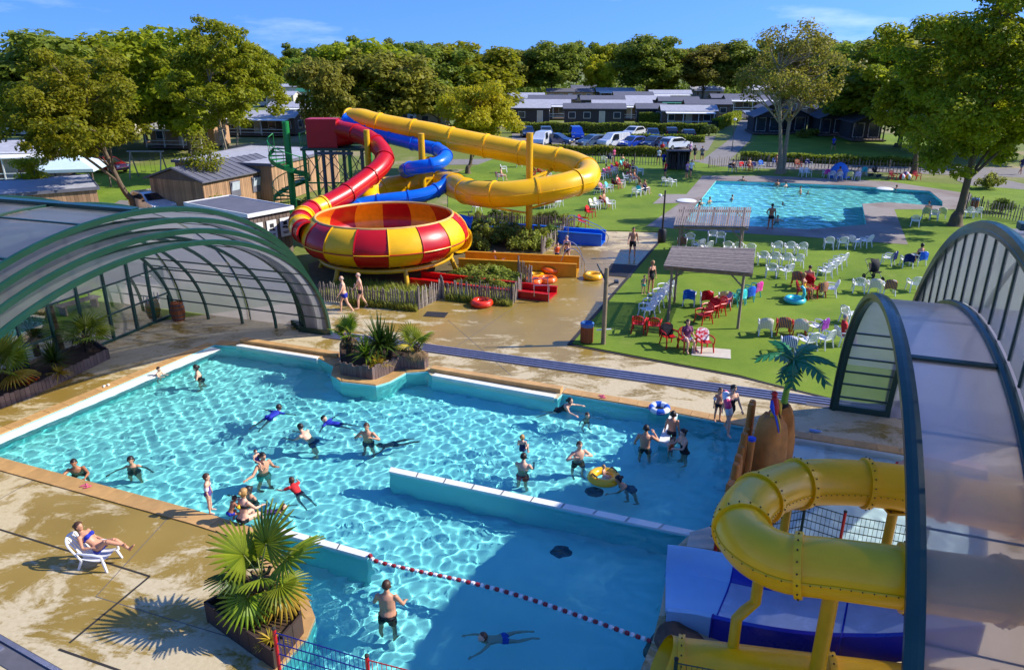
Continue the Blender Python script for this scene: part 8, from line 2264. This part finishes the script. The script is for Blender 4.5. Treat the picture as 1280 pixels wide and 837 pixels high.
car('silver family car parked beside the wooden cabin', (-27.52,56.24), R(48), 'estate', 'silver', 'cars by the cabins')
car('red car half hidden behind the pale canopy', (-41.54,77.03), R(70), 'hatch', 'red', 'cars by the cabins')
# --- hedges and far fences
def hedge(label, a, b, h, w, m, dens=260):
    a = Vector((*a, 0)); b = Vector((*b, 0)); d = b - a; L = d.length
    rng = np.random.default_rng(int(abs(a.x * 7 + a.y)) + 5); n = int(L * dens * (h + w) / 3)
    x = rng.random(n) * L; face = rng.random(n)
    y = np.where(face < .5, -w / 2, rng.uniform(-w / 2, w / 2, n)) + rng.normal(0, .06, n)
    z = np.where(face < .5, rng.random(n) * h, h) + rng.normal(0, .06, n) + .08 * np.sin(x * 1.3)
    nr = np.where((face < .5)[:, None], np.array([0, -1.0, .3]), np.array([0, 0, 1.0]))
    V, Q = leaves_np(np.stack([x, y, np.abs(z)], -1), nr, .3, rng)
    t = thing('hedge', label, 'hedge', a, math.atan2(d.y, d.x), 'clipped hedges')
    link('foliage', np_mesh('foliage', V, Q, [m]), t)
    MB().box((L / 2, .06, h / 2 - .06), (L, w - .25, h - .14)).build('twigs', mat('hedge_twigs', rgb(40, 50, 24), .95), t)
hedge('tall clipped hedge in front of the holiday homes', (0,119.65), (29.84,117.05), 1.5, 1.2, M_LEAF_D)
hedge('low hedge between the two car rows', (2.86,108.21), (26.78,105.54), .9, .8, M_LEAF_D)
hedge('low loose hedge between car park and promenade', (0,92.67), (18.58,89.53), 1.0, .9, M_LEAF_B)
hedge('low hedge along the chalet lawn', (26.31,86.59), (44.29,81.23), .8, .9, M_LEAF_D)
hedge('hedge beside the camp road', (32.92,123.76), (42.87,145.27), 1.6, 1.2, M_LEAF)
hedge('hedge beside the white veranda', (22.57,134.51), (25.93,132.86), 2.0, 2.0, M_LEAF_D)
hedge('hedge behind the left picnic lawn', (-54.66,82.51), (-50.31,86.59), 1.2, 1.5, M_LEAF_D)
paling_fence('far paling fence along the promenade left of the gate', [(7.4,84.5), (16.62,81.86)], 1.1, .3)
paling_fence('dark close paling beside the gate', [(16.57,79.37), (18.22,78.78)], 1.7, .12)
paling_fence('far paling fence right of the gate', [(21.05,79.98), (24.5,81.86), (31.04,80.6), (41.53,75.9)], 1.1, .32)
paling_fence('paling fence running off to the right beside the tree', [(35.26,56.88), (35.2,55), (36.85,51.58)], 1.2, .2)
paling_fence('paling fence behind the left enclosure end', [(-21.88,37.22), (-17.46,37.22)], 1.2, .16)
t = thing('lamp_post', 'slim grey street lamp at the camp road', 'lamp post', (*(28.03,96.03), 0))
MB().cyl((0, 0, 0), (0, 0, 3.6), .05, .04, 8).build('shaft', M_STEEL_D, t); MB().lathe([(.05, 0), (.22, .12), (.2, .3), (.001, .36)], 12, (0, 0, 3.6)).build('lamp_head', PLASTIC['white'], t)
for i, (lb, p, s) in enumerate((('bush beside the paths at the far right', (42.89,66.59), 1.6), ('yellow bush at the end of the car park hedge', (29.71,114.56), 1.8), ('bush beside the black chalets', (45.29,114.56), 1.3), ('bush on the chalet lawn by the bare tree', (42.96,112.17), 1.4), ('bush behind the paling at the right', (37.08,55.61), 1.2), ('bush beside the slide tower base', (-15.81,55.61), 1.3), ('bush beside the wooden cabin wall', (-21.9,55), 1.6), ('bush at the foot of the glazed wall', (-20.73,30.11), 1.0))):
    shrub(lb, p, s, i, 'scattered bushes')
# parasols, tables for the far lawn shelter
t = thing('dark_shelter', 'dark timber bin shelter beside the lawn gate', 'shelter', (*(17.38,78.78), 0), R(-5))
for x in (-1.1, 0, 1.1):
    MB().box((x, 0, .95), (.12, 1.2, 1.9)).build('wall_panel', M_CLAD, t)
MB().box((0, .6, .95), (2.3, .08, 1.9)).build('back_panel', M_CLAD, t); MB().box((0, 0, 1.95), (2.5, 1.5, .08)).build('roof', M_CLAD, t)
